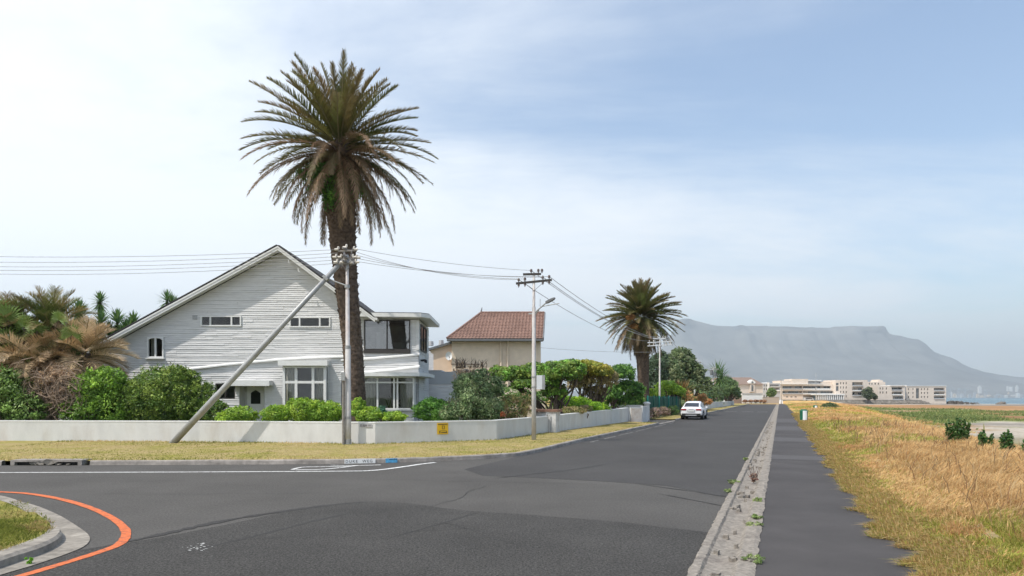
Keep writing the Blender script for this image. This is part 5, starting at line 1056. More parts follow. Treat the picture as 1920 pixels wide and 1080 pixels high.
def bin_(px, py0, py1, Y, label, wpx):
    c = at(px, py0, Y); h = (py0 - py1) / F * Y; hw_ = wpx / 2 / F * Y; o = thing('litter_bin', label, 'bin', (c.x, Y, c.z)); z = c.z
    mb = MB(); n = 12; hs_ = ((0, .92), (.12, .96), (.7, 1.0), (.9, .97), (1, .55))
    mb.tube([(c.x, Y + hw_, z + h * a) for a, _ in hs_], [hw_ * b_ for _, b_ in hs_], 14); mb.build('body', M['green_bin'], o)
    mb = MB(); P = []; Q = []
    for t in np.linspace(-.62, .5, 7): P.append(Vector((c.x + hw_ * 1.04 * math.sin(t), Y + hw_ - hw_ * 1.04 * math.cos(t), z + h * .02))); Q.append(P[-1] + up * h * .86)
    ribbon(mb, P, Q); ribbon(mb, [p + Vector((0, .03, 0)) for p in P], [p + Vector((0, .03, 0)) for p in Q]); mb.build('panel', M['bin_white'], o)
    mb = MB(); mb.tube([(c.x, Y + hw_, z + h * .74), (c.x, Y + hw_, z + h * .80)], hw_ * 1.04, 14); mb.build('rim', M['green_bin'], o)
bin_(1510, 790, 767.5, 57, 'green litter bin with a white panel standing in the dry grass beside the path', 14)
bin_(1530.5, 770, 759.5, 110, 'small green bin with a pale panel farther back, by the thin pale pole', 8)
bl = thing('bollard', 'squat white marker at the far end of the footpath', 'bollard', tuple(at(1464.5, 757, 205))); c = at(1465, 757, 205); mb = MB(); mb.prism([(c.x - .5, 205, 0), (c.x + .5, 205, 0), (c.x + .42, 205, 1.1), (c.x + .1, 205, 1.3), (c.x - .35, 205, 1.15)], (0, .5, 0)); mb.build('block', M['bin_white'], bl); mb = MB(); mb.box(c.x - .55, c.x + .55, 204.95, 205.55, -.05, .08); mb.build('foot', M['conc'], bl)
cr = thing('parked_van', 'tiny pale vehicle parked by the left end of the sea wall', 'van', tuple(at(1508, 750, 372))); c = at(1516, 748.5, 372); mb = MB(); mb.prism([(c.x - 2.4, 371, .35), (c.x + 2.4, 371, .35), (c.x + 2.4, 371, 1.0), (c.x + 1.5, 371, 1.9), (c.x - 2.3, 371, 1.95)], (0, 1.9, 0)); mb.build('body', M['grey_plaster'], cr)
for dx in (-1.5, 1.5): mb = MB(); mb.tube([(c.x + dx, 370.9, .38), (c.x + dx, 371.2, .38)], .35, 10); mb.build('wheel', M['rubber'], cr)
mb = MB(); mb.quad((c.x - 1.9, 370.97, 1.2), (c.x + 1.6, 370.97, 1.2), (c.x + 1.3, 370.97, 1.75), (c.x - 1.9, 370.97, 1.75)); mb.build('window', M['darkpane'], cr)
wp = thing('pointed_finial', 'thin white pointed ornament sticking up behind the roadside wall', 'ornament', tuple(at(1144, 775, 50))); c = at(1144.5, 770, 50); mb = MB(); mb.prism([(c.x - .08, 50, .4), (c.x + .1, 50, .4), (c.x + .1, 50, c.z), (c.x - .05, 50, CH + (HY - 755) / F * 50)], (0, .06, 0)); mb.build('ornament', M['whitepaint'], wp)

# ---------------------------------------------------------------- parked car
car = thing('parked_car', 'white coupe-roofed SUV parked at the kerb, seen from behind', 'car', tuple(uv(-7.37, 64.8)))
def car_pt(s, l, z): return uv(-7.37 + l, 62.4 + s, z)        # s along length from tail, l to the right
ST = [(0.0, .84, .52, .95, .97, .80, 1.02), (0.04, .90, .40, .98, 1.02, .82, 1.07), (0.28, .94, .34, 1.00, 1.10, .76, 1.16), (0.62, .96, .30, 1.02, 1.22, .72, 1.33), (1.05, .97, .28, 1.03, 1.42, .68, 1.50), (1.6, .975, .28, 1.03, 1.53, .66, 1.615), (2.3, .975, .28, 1.02, 1.56, .66, 1.655), (2.9, .975, .28, 1.01, 1.50, .66, 1.60), (3.3, .97, .28, 1.00, 1.30, .68, 1.40), (3.7, .965, .28, .98, 1.02, .76, 1.06), (4.3, .95, .3, .88, .93, .72, .96), (4.7, .86, .34, .74, .78, .6, .8), (4.82, .7, .42, .6, .64, .5, .66)]
bod = MB(); rw = MB(); sw_ = MB(); rows = []
for (s, w_, zb, bz, hz, tw, tz) in ST:
    half = [(w_ * .80, zb), (w_ * .98, zb + .08), (w_, .62 if bz > .7 else bz * .8), (w_ * .985, bz * .9), (w_ * .95, bz), (tw + .02, hz), (tw * .85, tz - .012), (0, tz)]
    rows.append([car_pt(s, -l, z) for l, z in half] + [car_pt(s, l, z) for l, z in half[::-1][1:]])
nn = len(rows[0])
for i in range(len(rows) - 1):
    for k in range(nn - 1):
        q = [rows[i][k], rows[i][k + 1], rows[i + 1][k + 1], rows[i + 1][k]]; s = ST[i][0]; s1 = ST[i + 1][0]
        if k in (4, 9) and .6 <= s < 3.3: sw_.add(q, [(0, 1, 2, 3)]) ; continue
        if k in (6, 7) and .25 <= s < 1.0: rw.add(q, [(0, 1, 2, 3)]); continue
        if k in (6, 7) and 2.85 <= s < 3.65: rw.add(q, [(0, 1, 2, 3)]); continue
        bod.add(q, [(0, 1, 2, 3)])
    bod.add([rows[i][0], rows[i + 1][0], rows[i + 1][-1], rows[i][-1]], [(0, 1, 2, 3)])
bod.add(rows[0], [tuple(range(nn))]); bod.add(rows[-1], [tuple(range(nn))])
cb = bod.build('body', M['carpaint'], car)
rw.build('rear_window', M['darkpane'], car); sw_.build('side_window', M['darkpane'], car)
def cbox(nm, s0, s1, l0, l1, z0, z1, m, par=car):
    mb = MB(); c = car_pt((s0 + s1) / 2, (l0 + l1) / 2, (z0 + z1) / 2); mb.obox(c, uv(1, 0), uv(0, 1), up, (l1 - l0) / 2, (s1 - s0) / 2, (z1 - z0) / 2); return mb.build(nm, m, par)
bp = cbox('bumper', -.05, .12, -.80, .80, .36, .56, M['cartrim']); cbox('skid_plate', -.07, .1, -.48, .48, .36, .46, M['alloy'], bp)
for l0, l1 in ((-.88, -.42), (.42, .88)): cbox('tail_lamp', -.025, .12, l0, l1, .84, .97, M['redlamp'])
mb = MB(); mb.obox(car_pt(-.045, 0, .80), uv(1, 0), uv(0, 1), up, .28, .012, .07); mb.build('number_plate', M['plate'], car)
cbox('plate_recess', -.03, .0, -.34, .34, .72, .90, M['grey_plaster'], cb); cbox('badge_strip', -.03, 0.0, -.2, .22, .925, .94, M['cartrim'], cb)
for l0, l1 in ((-1.12, -.95), (.95, 1.12)): cbox('wing_mirror', 2.95, 3.1, l0, l1, 1.02, 1.18, M['carpaint'])
for s in (.95, 3.85):
    for sd_ in (-1, 1):
        mb = MB(); a = car_pt(s, sd_ * .72, .37); b_ = car_pt(s, sd_ * .985, .37); mb.tube([a, a.lerp(b_, .1), a.lerp(b_, .9), b_], [.33, .375, .375, .33], 20); wl_ = mb.build('wheel', M['rubber'], car)
        mb = MB(); c = car_pt(s, sd_ * .99, .37)
        for k in range(5): t = k * 2 * math.pi / 5; mb.beam(c, c + uv(0, 1) * .22 * math.cos(t) + up * .22 * math.sin(t), .05, .02)
        mb.tube([car_pt(s, sd_ * .97, .37), car_pt(s, sd_ * .99, .37)], [.235, .235], 20); mb.build('rim', M['alloy'], wl_)
        mb = MB(); P = [car_pt(s + .44 * math.cos(t), sd_ * .972, .37 + .44 * math.sin(t)) for t in np.linspace(-.1, math.pi + .1, 14)]; mb.tube(P, .045, 6); mb.build('wheel_arch', M['cartrim'], car)
cbox('underbody', .2, 4.5, -.78, .78, .2, .34, M['cartrim'])
# ================================================================= VEGETATION
def unit(v): return v / np.maximum(np.linalg.norm(v, axis=-1, keepdims=True), 1e-9)
def leaves(blobs, n, size, cols, clump=.30, nclump=26, seed=1, shell=.30, aspect=.5, flat=0.0, gap=0.0, colvar=.28, domed=False, fill=0.28, shoots=0.10):
    """leaf-sized folded faces gathered into clumps that fill the given ellipsoids (cx,cy,cz,rx,ry,rz)"""
    g = np.random.default_rng(seed); B = np.array(blobs, float); wgt = np.prod(B[:, 3:], axis=1) ** (2 / 3); wgt /= wgt.sum()
    ncl = max(4, nclump * len(B)); bi = g.choice(len(B), ncl, p=wgt); d = unit(g.normal(size=(ncl, 3))); d[:, 2] = np.where(d[:, 2] < (-.5 if domed else -2), -d[:, 2], d[:, 2])
    rr = 1 - shell * g.random(ncl) ** 1.3 - (g.random(ncl) < .25) * g.random(ncl) * .4
    cc = B[bi, :3] + d * rr[:, None] * B[bi, 3:] * (1 - clump * .5); cr = clump * B[bi, 3:] * g.uniform(.55, 1.25, (ncl, 1)); ccol = g.integers(0, len(cols), ncl); cl = 1 + colvar * g.uniform(-1, 1, ncl)
    k = g.integers(0, ncl, n); dd = unit(g.normal(size=(n, 3))); r2 = g.random(n) ** .45
    P = cc[k] + dd * r2[:, None] * cr[k]; outw = unit(dd * .8 + d[k] * .7)
    nrm = unit(outw + .9 * g.normal(size=(n, 3)) * (1 - flat) + np.array([0, 0, .6])); t = unit(np.cross(nrm, g.normal(size=(n, 3)))); b = np.cross(nrm, t)
    L_ = size * g.uniform(.6, 1.35, n)[:, None]; W_ = L_ * aspect
    if fill > 0:      # part of the leaves lie evenly over the whole mass, tying the clumps together
        m_ = g.random(n) < fill; q = g.choice(len(B), n, p=wgt); d3 = unit(g.normal(size=(n, 3))); d3[:, 2] = np.where(d3[:, 2] < (-.5 if domed else -2), -d3[:, 2], d3[:, 2])
        lump = 1 + .30 * (fbm(d3[:, 0] * 2.2 + q * 3.1 + seed, d3[:, 1] * 2.2 + d3[:, 2] * 1.7) - .5) * 2
        P2 = B[q, :3] + d3 * B[q, 3:] * (lump * (.97 - .28 * g.random(n) ** 2))[:, None] * .96; P = np.where(m_[:, None], P2, P)
        kk = ((fbm(P2[:, 0] * 1.6 + 7, P2[:, 2] * 1.6 + seed) * len(cols) * 1.8).astype(int)) % len(cols); 
        tn_ = unit(d3 + .8 * g.normal(size=(n, 3)) + np.array([0, 0, .5])); nrm = np.where(m_[:, None], tn_, nrm); t = unit(np.cross(nrm, g.normal(size=(n, 3)))); b = np.cross(nrm, t); ccl = np.where(m_, kk, ccol[k])
    else: ccl = ccol[k]
    if shoots > 0:
        ns_ = max(8, n // 260); sdirs = unit(g.normal(size=(ns_, 3)) + np.array([0, -.2, .5])); si = g.integers(0, ns_, n); sq = g.choice(len(B), ns_, p=wgt); ms = g.random(n) < shoots; ext = .90 + .26 * g.random(ns_)[si] * g.random(n)
        P3 = B[sq[si], :3] + (sdirs[si] + .035 * g.normal(size=(n, 3))) * B[sq[si], 3:] * ext[:, None]; P = np.where(ms[:, None], P3, P)
    V = np.stack([P - t * L_ * .5, P + b * W_ * .5 + nrm * L_ * .06, P + t * L_ * .55, P - b * W_ * .5 + nrm * L_ * .06], 1)
    C = 2.15 * np.array(cols, float)[ccl] * (cl[k] * g.uniform(.75, 1.25, n))[:, None]
    return V.reshape(-1, 3), np.arange(n * 4).reshape(n, 4), np.repeat(C, 4, axis=0)
def branches(mb, base, tops, r0, spread=.35, seed=1, n=6, bs_=.3):
    r = random.Random(seed); base = Vector(base)
    for t in tops:
        t = Vector(t); a = base + Vector((r.uniform(-bs_, bs_), r.uniform(-bs_, bs_), 0)); m1 = a.lerp(t, .35) + Vector((r.uniform(-spread, spread), r.uniform(-spread, spread), r.uniform(0, spread))); m2 = a.lerp(t, .7) + Vector((r.uniform(-spread, spread), r.uniform(-spread, spread), 0))
        P = catmull([a, m1, m2, t], 3); rr = [r0 * (1 - .82 * i / (len(P) - 1)) for i in range(len(P))]; mb.tube(P, rr, n)
        for j in range(2):
            q = P[r.randrange(4, len(P) - 1)]; e = q + Vector((r.uniform(-1, 1), r.uniform(-1, 1), r.uniform(.2, 1))) * (t - a).length * .22; mb.tube([q, q.lerp(e, .5) + Vector((0, 0, .05)), e], [r0 * .4, r0 * .25, r0 * .08], 4)
def PB(px, py, rx_, ry_, Y, dy=None, dY=0):      # blob from picture measurements at distance Y
    c = at(px, py, Y + dY); k = (Y + dY) / F; return (c.x, c.y, c.z, rx_ * k, (dy if dy else rx_ * k * .8), ry_ * k)
_sd = [100]
def shrub(name, label, cat, blobs, n, size, cols, group=None, trunk=None, r0=.05, nbr=6, m='foliage', twigs=0, part='crown', **kw):
    _sd[0] += 1; B = np.array(blobs); zc = B[:, 2].min(); c = B[:, :3].mean(axis=0); gz = .3 if trunk is None else trunk[2]
    bs = Vector(trunk) if trunk is not None else Vector((c[0], c[1], gz)); o = thing(name, label, cat, tuple(bs), group)
    V, Fc_, C = leaves(blobs, n, size, cols, seed=_sd[0], **kw); npmesh('foliage' if part == 'crown' else part, V, Fc_, M[m], o, C)
    mb = MB(); r = random.Random(_sd[0]); tops = []
    for i in range(nbr): b_ = blobs[r.randrange(len(blobs))]; tops.append((b_[0] + r.uniform(-.6, .6) * b_[3], b_[1] + r.uniform(-.6, .6) * b_[4], b_[2] + r.uniform(-.1, .5) * b_[5]))
    branches(mb, bs, tops, r0, seed=_sd[0])
    if twigs:
        for i in range(twigs): b_ = blobs[r.randrange(len(blobs))]; a = Vector((b_[0] + r.uniform(-.7, .7) * b_[3], b_[1] - b_[4] * .3, b_[2] + .5 * b_[5])); e = a + Vector((r.uniform(-.3, .3), 0, r.uniform(.4, 1.0))) * b_[5] * .8; mb.tube([a, a.lerp(e, .5) + Vector((r.uniform(-.08, .08), 0, 0)), e], [.02, .014, .006], 4); q = a.lerp(e, .55); mb.tube([q, q + Vector((r.uniform(-.3, .3), 0, .25))], [.012, .004], 4)
    mb.build('branches' if nbr > 3 else 'stem', M['bark'], o)
    return o
G_BR = [(.16, .24, .03), (.20, .27, .03), (.12, .20, .025)]; G_DK = [(.064, .105, .018), (.095, .14, .024), (.14, .185, .036), (.048, .085, .018)]; G_MD = [(.07, .14, .025), (.10, .17, .03), (.05, .11, .02)]
G_YL = [(.20, .19, .03), (.16, .17, .03), (.12, .14, .025), (.22, .19, .04)]; G_GY = [(.12, .16, .07), (.09, .13, .055), (.16, .19, .09), (.06, .10, .035)]; BRN = [(.22, .15, .09), (.17, .11, .07), (.28, .20, .12)]

# --- palms
def frond_geo(base, az, e0, length, droop, g, npair=60, lw=.035, ll=.55, dry=0.0, fold=.6, hang=0.0):
    """one feather frond: rachis strip and leaflets; returns vertices, quads, tint"""
    ns = 16; t = np.linspace(0, 1, ns); el = e0 - droop * t ** 1.35; azv = az + g.uniform(-.12, .12) * t
    ds = length / (ns - 1); D = np.stack([np.cos(el) * np.sin(azv), np.cos(el) * np.cos(azv), np.sin(el)], -1); P = base + np.concatenate([[np.zeros(3)], np.cumsum(D[:-1] * ds, axis=0)])
    S = np.stack([np.cos(azv), -np.sin(azv), 0 * azv], -1); U = np.cross(S, D)
    tt = np.repeat(np.linspace(.10, .985, npair), 2) + g.uniform(-.004, .004, npair * 2); sd = np.tile([1., -1.], npair)
    ii = np.clip((tt * (ns - 1)).astype(int), 0, ns - 2); f = (tt * (ns - 1) - ii)[:, None]; p = P[ii] * (1 - f) + P[ii + 1] * f; d = D[ii]; s = S[ii] * sd[:, None]; u = U[ii]
    L_ = ll * np.sin(np.pi * np.clip(tt, 0, 1) ** .75 * .93 + .12) ** .55 * g.uniform(.8, 1.15, len(tt))
    dirv = unit(s * (.80 - .25 * tt[:, None]) + d * (.62 + .5 * tt[:, None]) + u * (fold * .55) + g.normal(size=s.shape) * (.10 + .12 * dry) + np.array([0, 0, -1.]) * (hang + .25 * dry))
    mid = p + dirv * (L_ * .55)[:, None]; tip = p + dirv * L_[:, None] + np.array([0, 0, -1.]) * (L_ * (.10 + .22 * dry))[:, None]
    wv = d * lw * .5
    V = np.stack([p - wv, p + wv, mid + wv * .9, mid - wv * .9, mid + wv * .9, tip + wv * .15, tip - wv * .15, mid - wv * .9], 1)  # two quads
    n = len(tt); Q = (np.arange(n)[:, None] * 8 + np.arange(8)[None]).reshape(-1, 4)
    V = V.reshape(-1, 3)
    # rachis
    rwid = (.045 * (1 - .8 * t))[:, None]; a = P + S * rwid; b_ = P - S * rwid; c = P - U * rwid * 1.1; o = len(V); V = np.concatenate([V, a, b_, c]); I = np.arange(ns - 1)
    Q = np.concatenate([Q, np.stack([o + I, o + I + 1, o + ns + I + 1, o + ns + I], -1), np.stack([o + I, o + I + 1, o + 2 * ns + I + 1, o + 2 * ns + I], -1), np.stack([o + ns + I, o + ns + I + 1, o + 2 * ns + I + 1, o + 2 * ns + I], -1)])
    return V, Q, 8 * n, 3 * ns
def palm_crown(name, parent, C0, nfr, length, seed, cols_up, cols_low, el_lo=-62, lean=0.0, part='fronds', npair=60, ll=.55, lw=.036, drp=(.5, 1.0), elhi=86, m='foliage', lowdry=.6, lowlen=.22, lowdroop=.3):
    g = np.random.default_rng(seed); VV_, QQ_, CC_ = [], [], []; o = 0
    for i in range(nfr):
        f = (i + .5) / nfr; az = i * 2.39996 + g.uniform(-.2, .2); e = math.radians(elhi - (elhi - el_lo) * f ** .88) + g.uniform(-.10, .10)
        low = max(0, min(1, (f - .45) / .35)); dr = g.uniform(*drp) * (.42 + .5 * math.cos(e)) + lowdroop * low * g.uniform(.4, 1.2) ; L_ = length * g.uniform(.84, 1.06) * (1 - .30 * abs(math.sin(e)) * (e > 0) - lowlen * low)
        base = np.array(C0) + np.array([math.sin(az) * .25 * math.cos(e), math.cos(az) * .25 * math.cos(e), (e - .2) * .45 - .1])
        V, Q, nl, nr_ = frond_geo(base, az, e, L_, dr, g, npair=npair, ll=ll * (1 - .15 * low), lw=lw, dry=low * lowdry, fold=.75 - .9 * low)
        c = np.array((cols_low if g.random() < low else cols_up)[g.integers(0, 3)]) * g.uniform(.75, 1.25)
        cl = c * g.uniform(.75, 1.2, (nl // 8, 1)); tipb = np.linspace(0, 1, nl // 8)[:, None] ** 2 * g.uniform(.0, .8) ; cl = cl * (1 - tipb) + np.array((.26, .17, .10)) * tipb
        CC_.append(np.concatenate([np.repeat(cl, 8, 0), np.tile(np.array((.24, .20, .09)), (nr_, 1))])); VV_.append(V); QQ_.append(Q + o); o += len(V)
    return npmesh(part, np.concatenate(VV_), np.concatenate(QQ_), M[m], parent, np.concatenate(CC_))
def palm_trunk(parent, pts, rads, seed, scar=.16, shag_from=.5, name='trunk', stubs=420):
    P = catmull(pts, 10); tr = np.interp(np.linspace(0, len(pts) - 1, len(P)), range(len(pts)), rads); n = 30; g = np.random.default_rng(seed)
    acc = [0]
    for a, b_ in zip(P[:-1], P[1:]): acc.append(acc[-1] + (b_ - a).length)
    rows_ = int(acc[-1] / .05); V = []; hs_ = np.linspace(0, acc[-1], rows_)
    for i, h in enumerate(hs_):
        k = min(np.searchsorted(acc, h, side='right') - 1, len(P) - 2); f = (h - acc[k]) / max(1e-6, acc[k + 1] - acc[k]); p = P[k].lerp(P[k + 1], f); r_ = tr[k] * (1 - f) + tr[k + 1] * f; fr = h / acc[-1]
        for j in range(n):
            a = 2 * math.pi * j / n; ring = (h / scar + 6.5 * a / math.pi * .5) ; saw = ring - math.floor(ring); dia = abs(math.sin(a * 6.5 + h * 9)) 
            rough = .5 + .9 * max(0, fr - shag_from * .6); off = (.075 * saw + .035 * dia) * rough + .05 * rough * (float(vnoise(a * 3.5 + 40, h * 2.2)) - .5) + .03 * g.normal() * rough * .5
            V.append((p.x + (r_ + off - .03) * math.cos(a), p.y + (r_ + off - .03) * math.sin(a), p.z))
    I = (np.arange(rows_ - 1)[:, None] * n + np.arange(n)[None]).ravel(); J = (np.arange(rows_ - 1)[:, None] * n + (np.arange(n) + 1)[None] % n).ravel()
    t = npmesh(name, np.array(V), np.stack([I, J, J + n, I + n], -1), M['palmbark'], parent)
    mb = MB()
    for i in range(stubs):
        fr = shag_from * .5 + (1 - shag_from * .5) * g.random() ** .8; h = fr * acc[-1]; k = min(np.searchsorted(acc, h, side='right') - 1, len(P) - 2); p = P[k].lerp(P[k + 1], (h - acc[k]) / max(1e-6, acc[k + 1] - acc[k])); r_ = tr[k]; a = g.uniform(0, 2 * math.pi)
        o_ = Vector((math.cos(a), math.sin(a), 0)); s_ = Vector((-math.sin(a), math.cos(a), 0)); L_ = g.uniform(.05, .15) * (.5 + fr); w_ = g.uniform(.04, .09); b0 = p + o_ * (r_ - .04); e = b0 + o_ * L_ + Vector((0, 0, g.uniform(.02, .16)))
        mb.add([b0 - s_ * w_, b0 + s_ * w_, b0 + Vector((0, 0, -.10)), e + s_ * w_ * .4, e - s_ * w_ * .4, e + Vector((0, 0, -.03))], [(0, 1, 3, 4), (1, 2, 5, 3), (2, 0, 4, 5), (3, 5, 4)])
    tag(mb.build('leaf_stubs', M['palmbark'], t), kind='stuff')
    return t
YP = 32.0
pa = thing('palm_tree', 'tall leaning date palm with feathery crown and shaggy trunk before the gabled house', 'palm tree', ((667 - 960) / F * YP, YP, .3))
tp = [at(x, y, YP) for x, y in ((667, 815), (667, 770), (665, 710), (661, 650), (655, 590), (649, 530), (644, 470), (640, 410), (638, 350), (639, 300), (639, 264))]
palm_trunk(pa, tp, [.56, .49, .46, .45, .47, .51, .55, .61, .64, .58, .30], 3, shag_from=.45, stubs=800)
UPC = [(.10, .12, .034), (.14, .135, .04), (.19, .15, .06)]; LOWC = [(.22, .15, .085), (.13, .115, .045), (.29, .195, .12)]
cc0 = at(637, 275, YP)
palm_crown('fronds', pa, tuple(cc0), 112, 5.15, 5, UPC, LOWC, el_lo=-50, npair=96, ll=.54, lw=.05, drp=(.45, 1.0), elhi=84, lowlen=.14, lowdroop=.38)
g = np.random.default_rng(77); Vs, Qs, Cs = [], [], []; o_ = 0
for i in range(22):     # withered fronds hanging under the crown, some bare
    az = g.uniform(0, 2 * math.pi); base = np.array(cc0) + np.array([math.sin(az) * .35, math.cos(az) * .35, -.5]); front_ = math.cos(az) < 0
    V, Q, nl, nr_ = frond_geo(base, az, g.uniform(-.2, .45), g.uniform(1.8, 3.3), g.uniform(1.5, 2.0), g, npair=34, ll=.38, lw=.035, dry=1, fold=-.2, hang=.3)
    c = np.array(((.30, .20, .13), (.24, .16, .10), (.36, .26, .17))[g.integers(0, 3)]) * g.uniform(.8, 1.2); Cs.append(np.tile(c, (nl + nr_, 1))); Vs.append(V); Qs.append(Q + o_); o_ += len(V)
npmesh('dead_fronds', np.concatenate(Vs), np.concatenate(Qs), M['dryleaf'], pa, np.concatenate(Cs))
V, Fc_, C = leaves([PB(612, 335, 45, 30, YP, .8, -.3), PB(640, 350, 45, 35, YP, .9, -.2), PB(625, 375, 22, 28, YP, .6, -.5), PB(590, 322, 38, 14, YP, .7, -.3)], 9000, .13, [(.035, .085, .012), (.06, .13, .02), (.04, .10, .02)], seed=9)
npmesh('creeper', V, Fc_, M['foliage'], pa, C)

YQ = 73.0
pb = thing('palm_tree', 'date palm with a rounded crown and hanging dry fronds, behind the end pillar', 'palm tree', ((1207 - 960) / F * YQ, YQ, .3))
tp = [at(x, y, YQ) for x, y in ((1209, 790), (1208, 750), (1206, 710), (1205, 670), (1204, 630), (1203, 605))]
palm_trunk(pb, tp, [.56, .54, .57, .64, .68, .4], 4, shag_from=.2, stubs=300)
palm_crown('fronds', pb, tuple(at(1202, 608, YQ) + Vector((0, 0, 1.0))), 160, 4.7, 8, [(.11, .14, .04), (.15, .16, .045), (.19, .165, .06)], [(.23, .17, .10), (.17, .14, .06), (.28, .2, .12)], el_lo=-74, npair=60, ll=.85, lw=.085, drp=(.4, .9), lowdroop=.45, lowlen=.1)
for bb in (PB(1184, 597, 11, 9, YQ, .5, -1.6), PB(1190, 614, 9, 8, YQ, .5, -1.6)):
    V, Fc_, C = leaves([bb], 350, .2, [(.17, .08, .03), (.2, .12, .05)], seed=19, aspect=.2); npmesh('fruit_stalk', V, Fc_, M['dryleaf'], pb, C)

# --- dried-out fan and feather palms at the left edge
def dead_palm(label, C0, n, length, seed, cols, el_lo=-78, trunk=True, r=.22, elhi=80, drp=(.6, 1.4), **kw):
    o = thing('dry_palm', label, 'palm', (C0.x, C0.y, .3), 'dried-out palms behind the wall')
    palm_crown('fronds', o, tuple(C0), n, length, seed, cols[0], cols[1], el_lo=el_lo, npair=kw.get('npair', 60), ll=kw.get('ll', .8), lw=.032, drp=drp, m='dryleaf', lowdry=1.0, elhi=elhi)
    palm_trunk(o, [Vector((C0.x + .1, C0.y, .2)), Vector((C0.x, C0.y, C0.z * .5)), C0], [r * 1.3, r, r * 1.1], seed, stubs=60, shag_from=.1)
    return o
TAN = [(.62, .48, .30), (.54, .39, .23), (.68, .54, .36)]; TANL = [(.45, .32, .21), (.55, .41, .27), (.34, .24, .16)]; MIXG = [(.16, .20, .05), (.34, .28, .12), (.11, .17, .04)]
dead_palm('dry straw-coloured palm with drooping fronds, nearest to the left roof slope', at(158, 662, 34), 70, 2.2, 31, (TAN, TANL), drp=(.5, 1.3), elhi=70)
dead_palm('tall tan palm with wind-bent fronds in the middle of the dry clump', at(95, 622, 34.5), 95, 2.7, 32, (MIXG + [], TAN), drp=(.8, 1.6))
dead_palm('half-green palm with browning fronds at the left edge of the picture', at(15, 630, 34), 90, 2.6, 33, (MIXG, TAN), drp=(.5, 1.3))
dead_palm('low matted palm of brown fronds just above the wall', at(60, 680, 33), 95, 2.3, 34, (TAN, TANL), drp=(.8, 1.8), elhi=60)
o = thing('dry_thicket', 'tangle of dead brown stems and curled fronds between the two green bushes', 'thicket', tuple(at(105, 790, 31)))
g = np.random.default_rng(41); mb = MB(); cen = at(100, 745, 31.5)
for i in range(150):
    a = cen + Vector((g.uniform(-1.3, 1.1), g.uniform(-.5, .5), g.uniform(-1.2, 1.0))); t0 = g.uniform(0, 6.28); rr_ = g.uniform(.25, .9); P = [a + Vector((rr_ * math.cos(t0 + k * .55), g.uniform(-.05, .05), rr_ * 1.1 * math.sin(t0 + k * .55))) for k in range(6)]; mb.tube(P, [.022, .022, .02, .016, .012, .006], 4)
mb.build('stems', mat('dead_stem', (.27, .20, .15), .9, .15, var=.3, vscale=4), o)
V, Fc_, C = leaves([PB(100, 735, 55, 45, 31.8, .6), PB(75, 700, 75, 28, 32.5, .6)], 9000, .22, [(.28, .20, .14), (.20, .14, .1), (.36, .27, .18)], aspect=.14, seed=43); npmesh('dry_leaves', V, Fc_, M['dryleaf'], o, C)

def fan_leaf(mb_l, c, nrm, size, g, col):
    nrm = unit(np.array(nrm)); t = unit(np.cross(nrm, [0, 0, 1.0])); b = np.cross(nrm, t); V = []
    for k in range(22):
        a = -2.2 + 4.4 * k / 21; d = t * math.sin(a) + b * -math.cos(a) * 1; d = t * math.sin(a) + np.array([0, 0, 1.]) * math.cos(a); w_ = .05 * size; s = np.cross(unit(d), nrm); L_ = size * g.uniform(.85, 1.05); q = c + d * L_ * .6 + nrm * .04; e = c + d * L_ - np.array([0, 0, .1]) * size
        V += [c, c, q + s * w_, q - s * w_, q - s * w_, q + s * w_, e, e]
    return np.array(V), np.arange(len(V)).reshape(-1, 4), np.tile(np.array(col), (len(V), 1)) * g.uniform(.8, 1.2, (len(V), 1))
o = thing('fan_palm', 'bright green fan palm leaves among the dry palms at the left edge', 'palm', tuple(at(20, 780, 32.5))); Vs, Qs, Cs = [], [], []; q_ = 0; g = np.random.default_rng(5); mb = MB()
for (px_, py_, s_) in ((15, 600, 1.0), (45, 612, .8), (-20, 610, 1.0), (-5, 585, .9), (70, 620, .6), (135, 628, .65), (10, 640, .9), (110, 600, .6)):
    c = at(px_, py_, 32.8); V, Q, C = fan_leaf(None, np.array(c), (g.uniform(-.3, .5), -1, g.uniform(.2, .7)), s_, g, (.15, .24, .04)); Vs.append(V); Qs.append(Q + q_); Cs.append(C); q_ += len(V)
    mb.tube([(at(30, 770, 33).x, 33, .4), (c + Vector((at(30, 770, 33).x, 33, .4))) / 2 + Vector((0, .3, .4)), c], [.03, .025, .015], 5)
npmesh('fronds', np.concatenate(Vs), np.concatenate(Qs), M['foliage'], o, np.concatenate(Cs)); mb.build('stems', M['bark'], o)

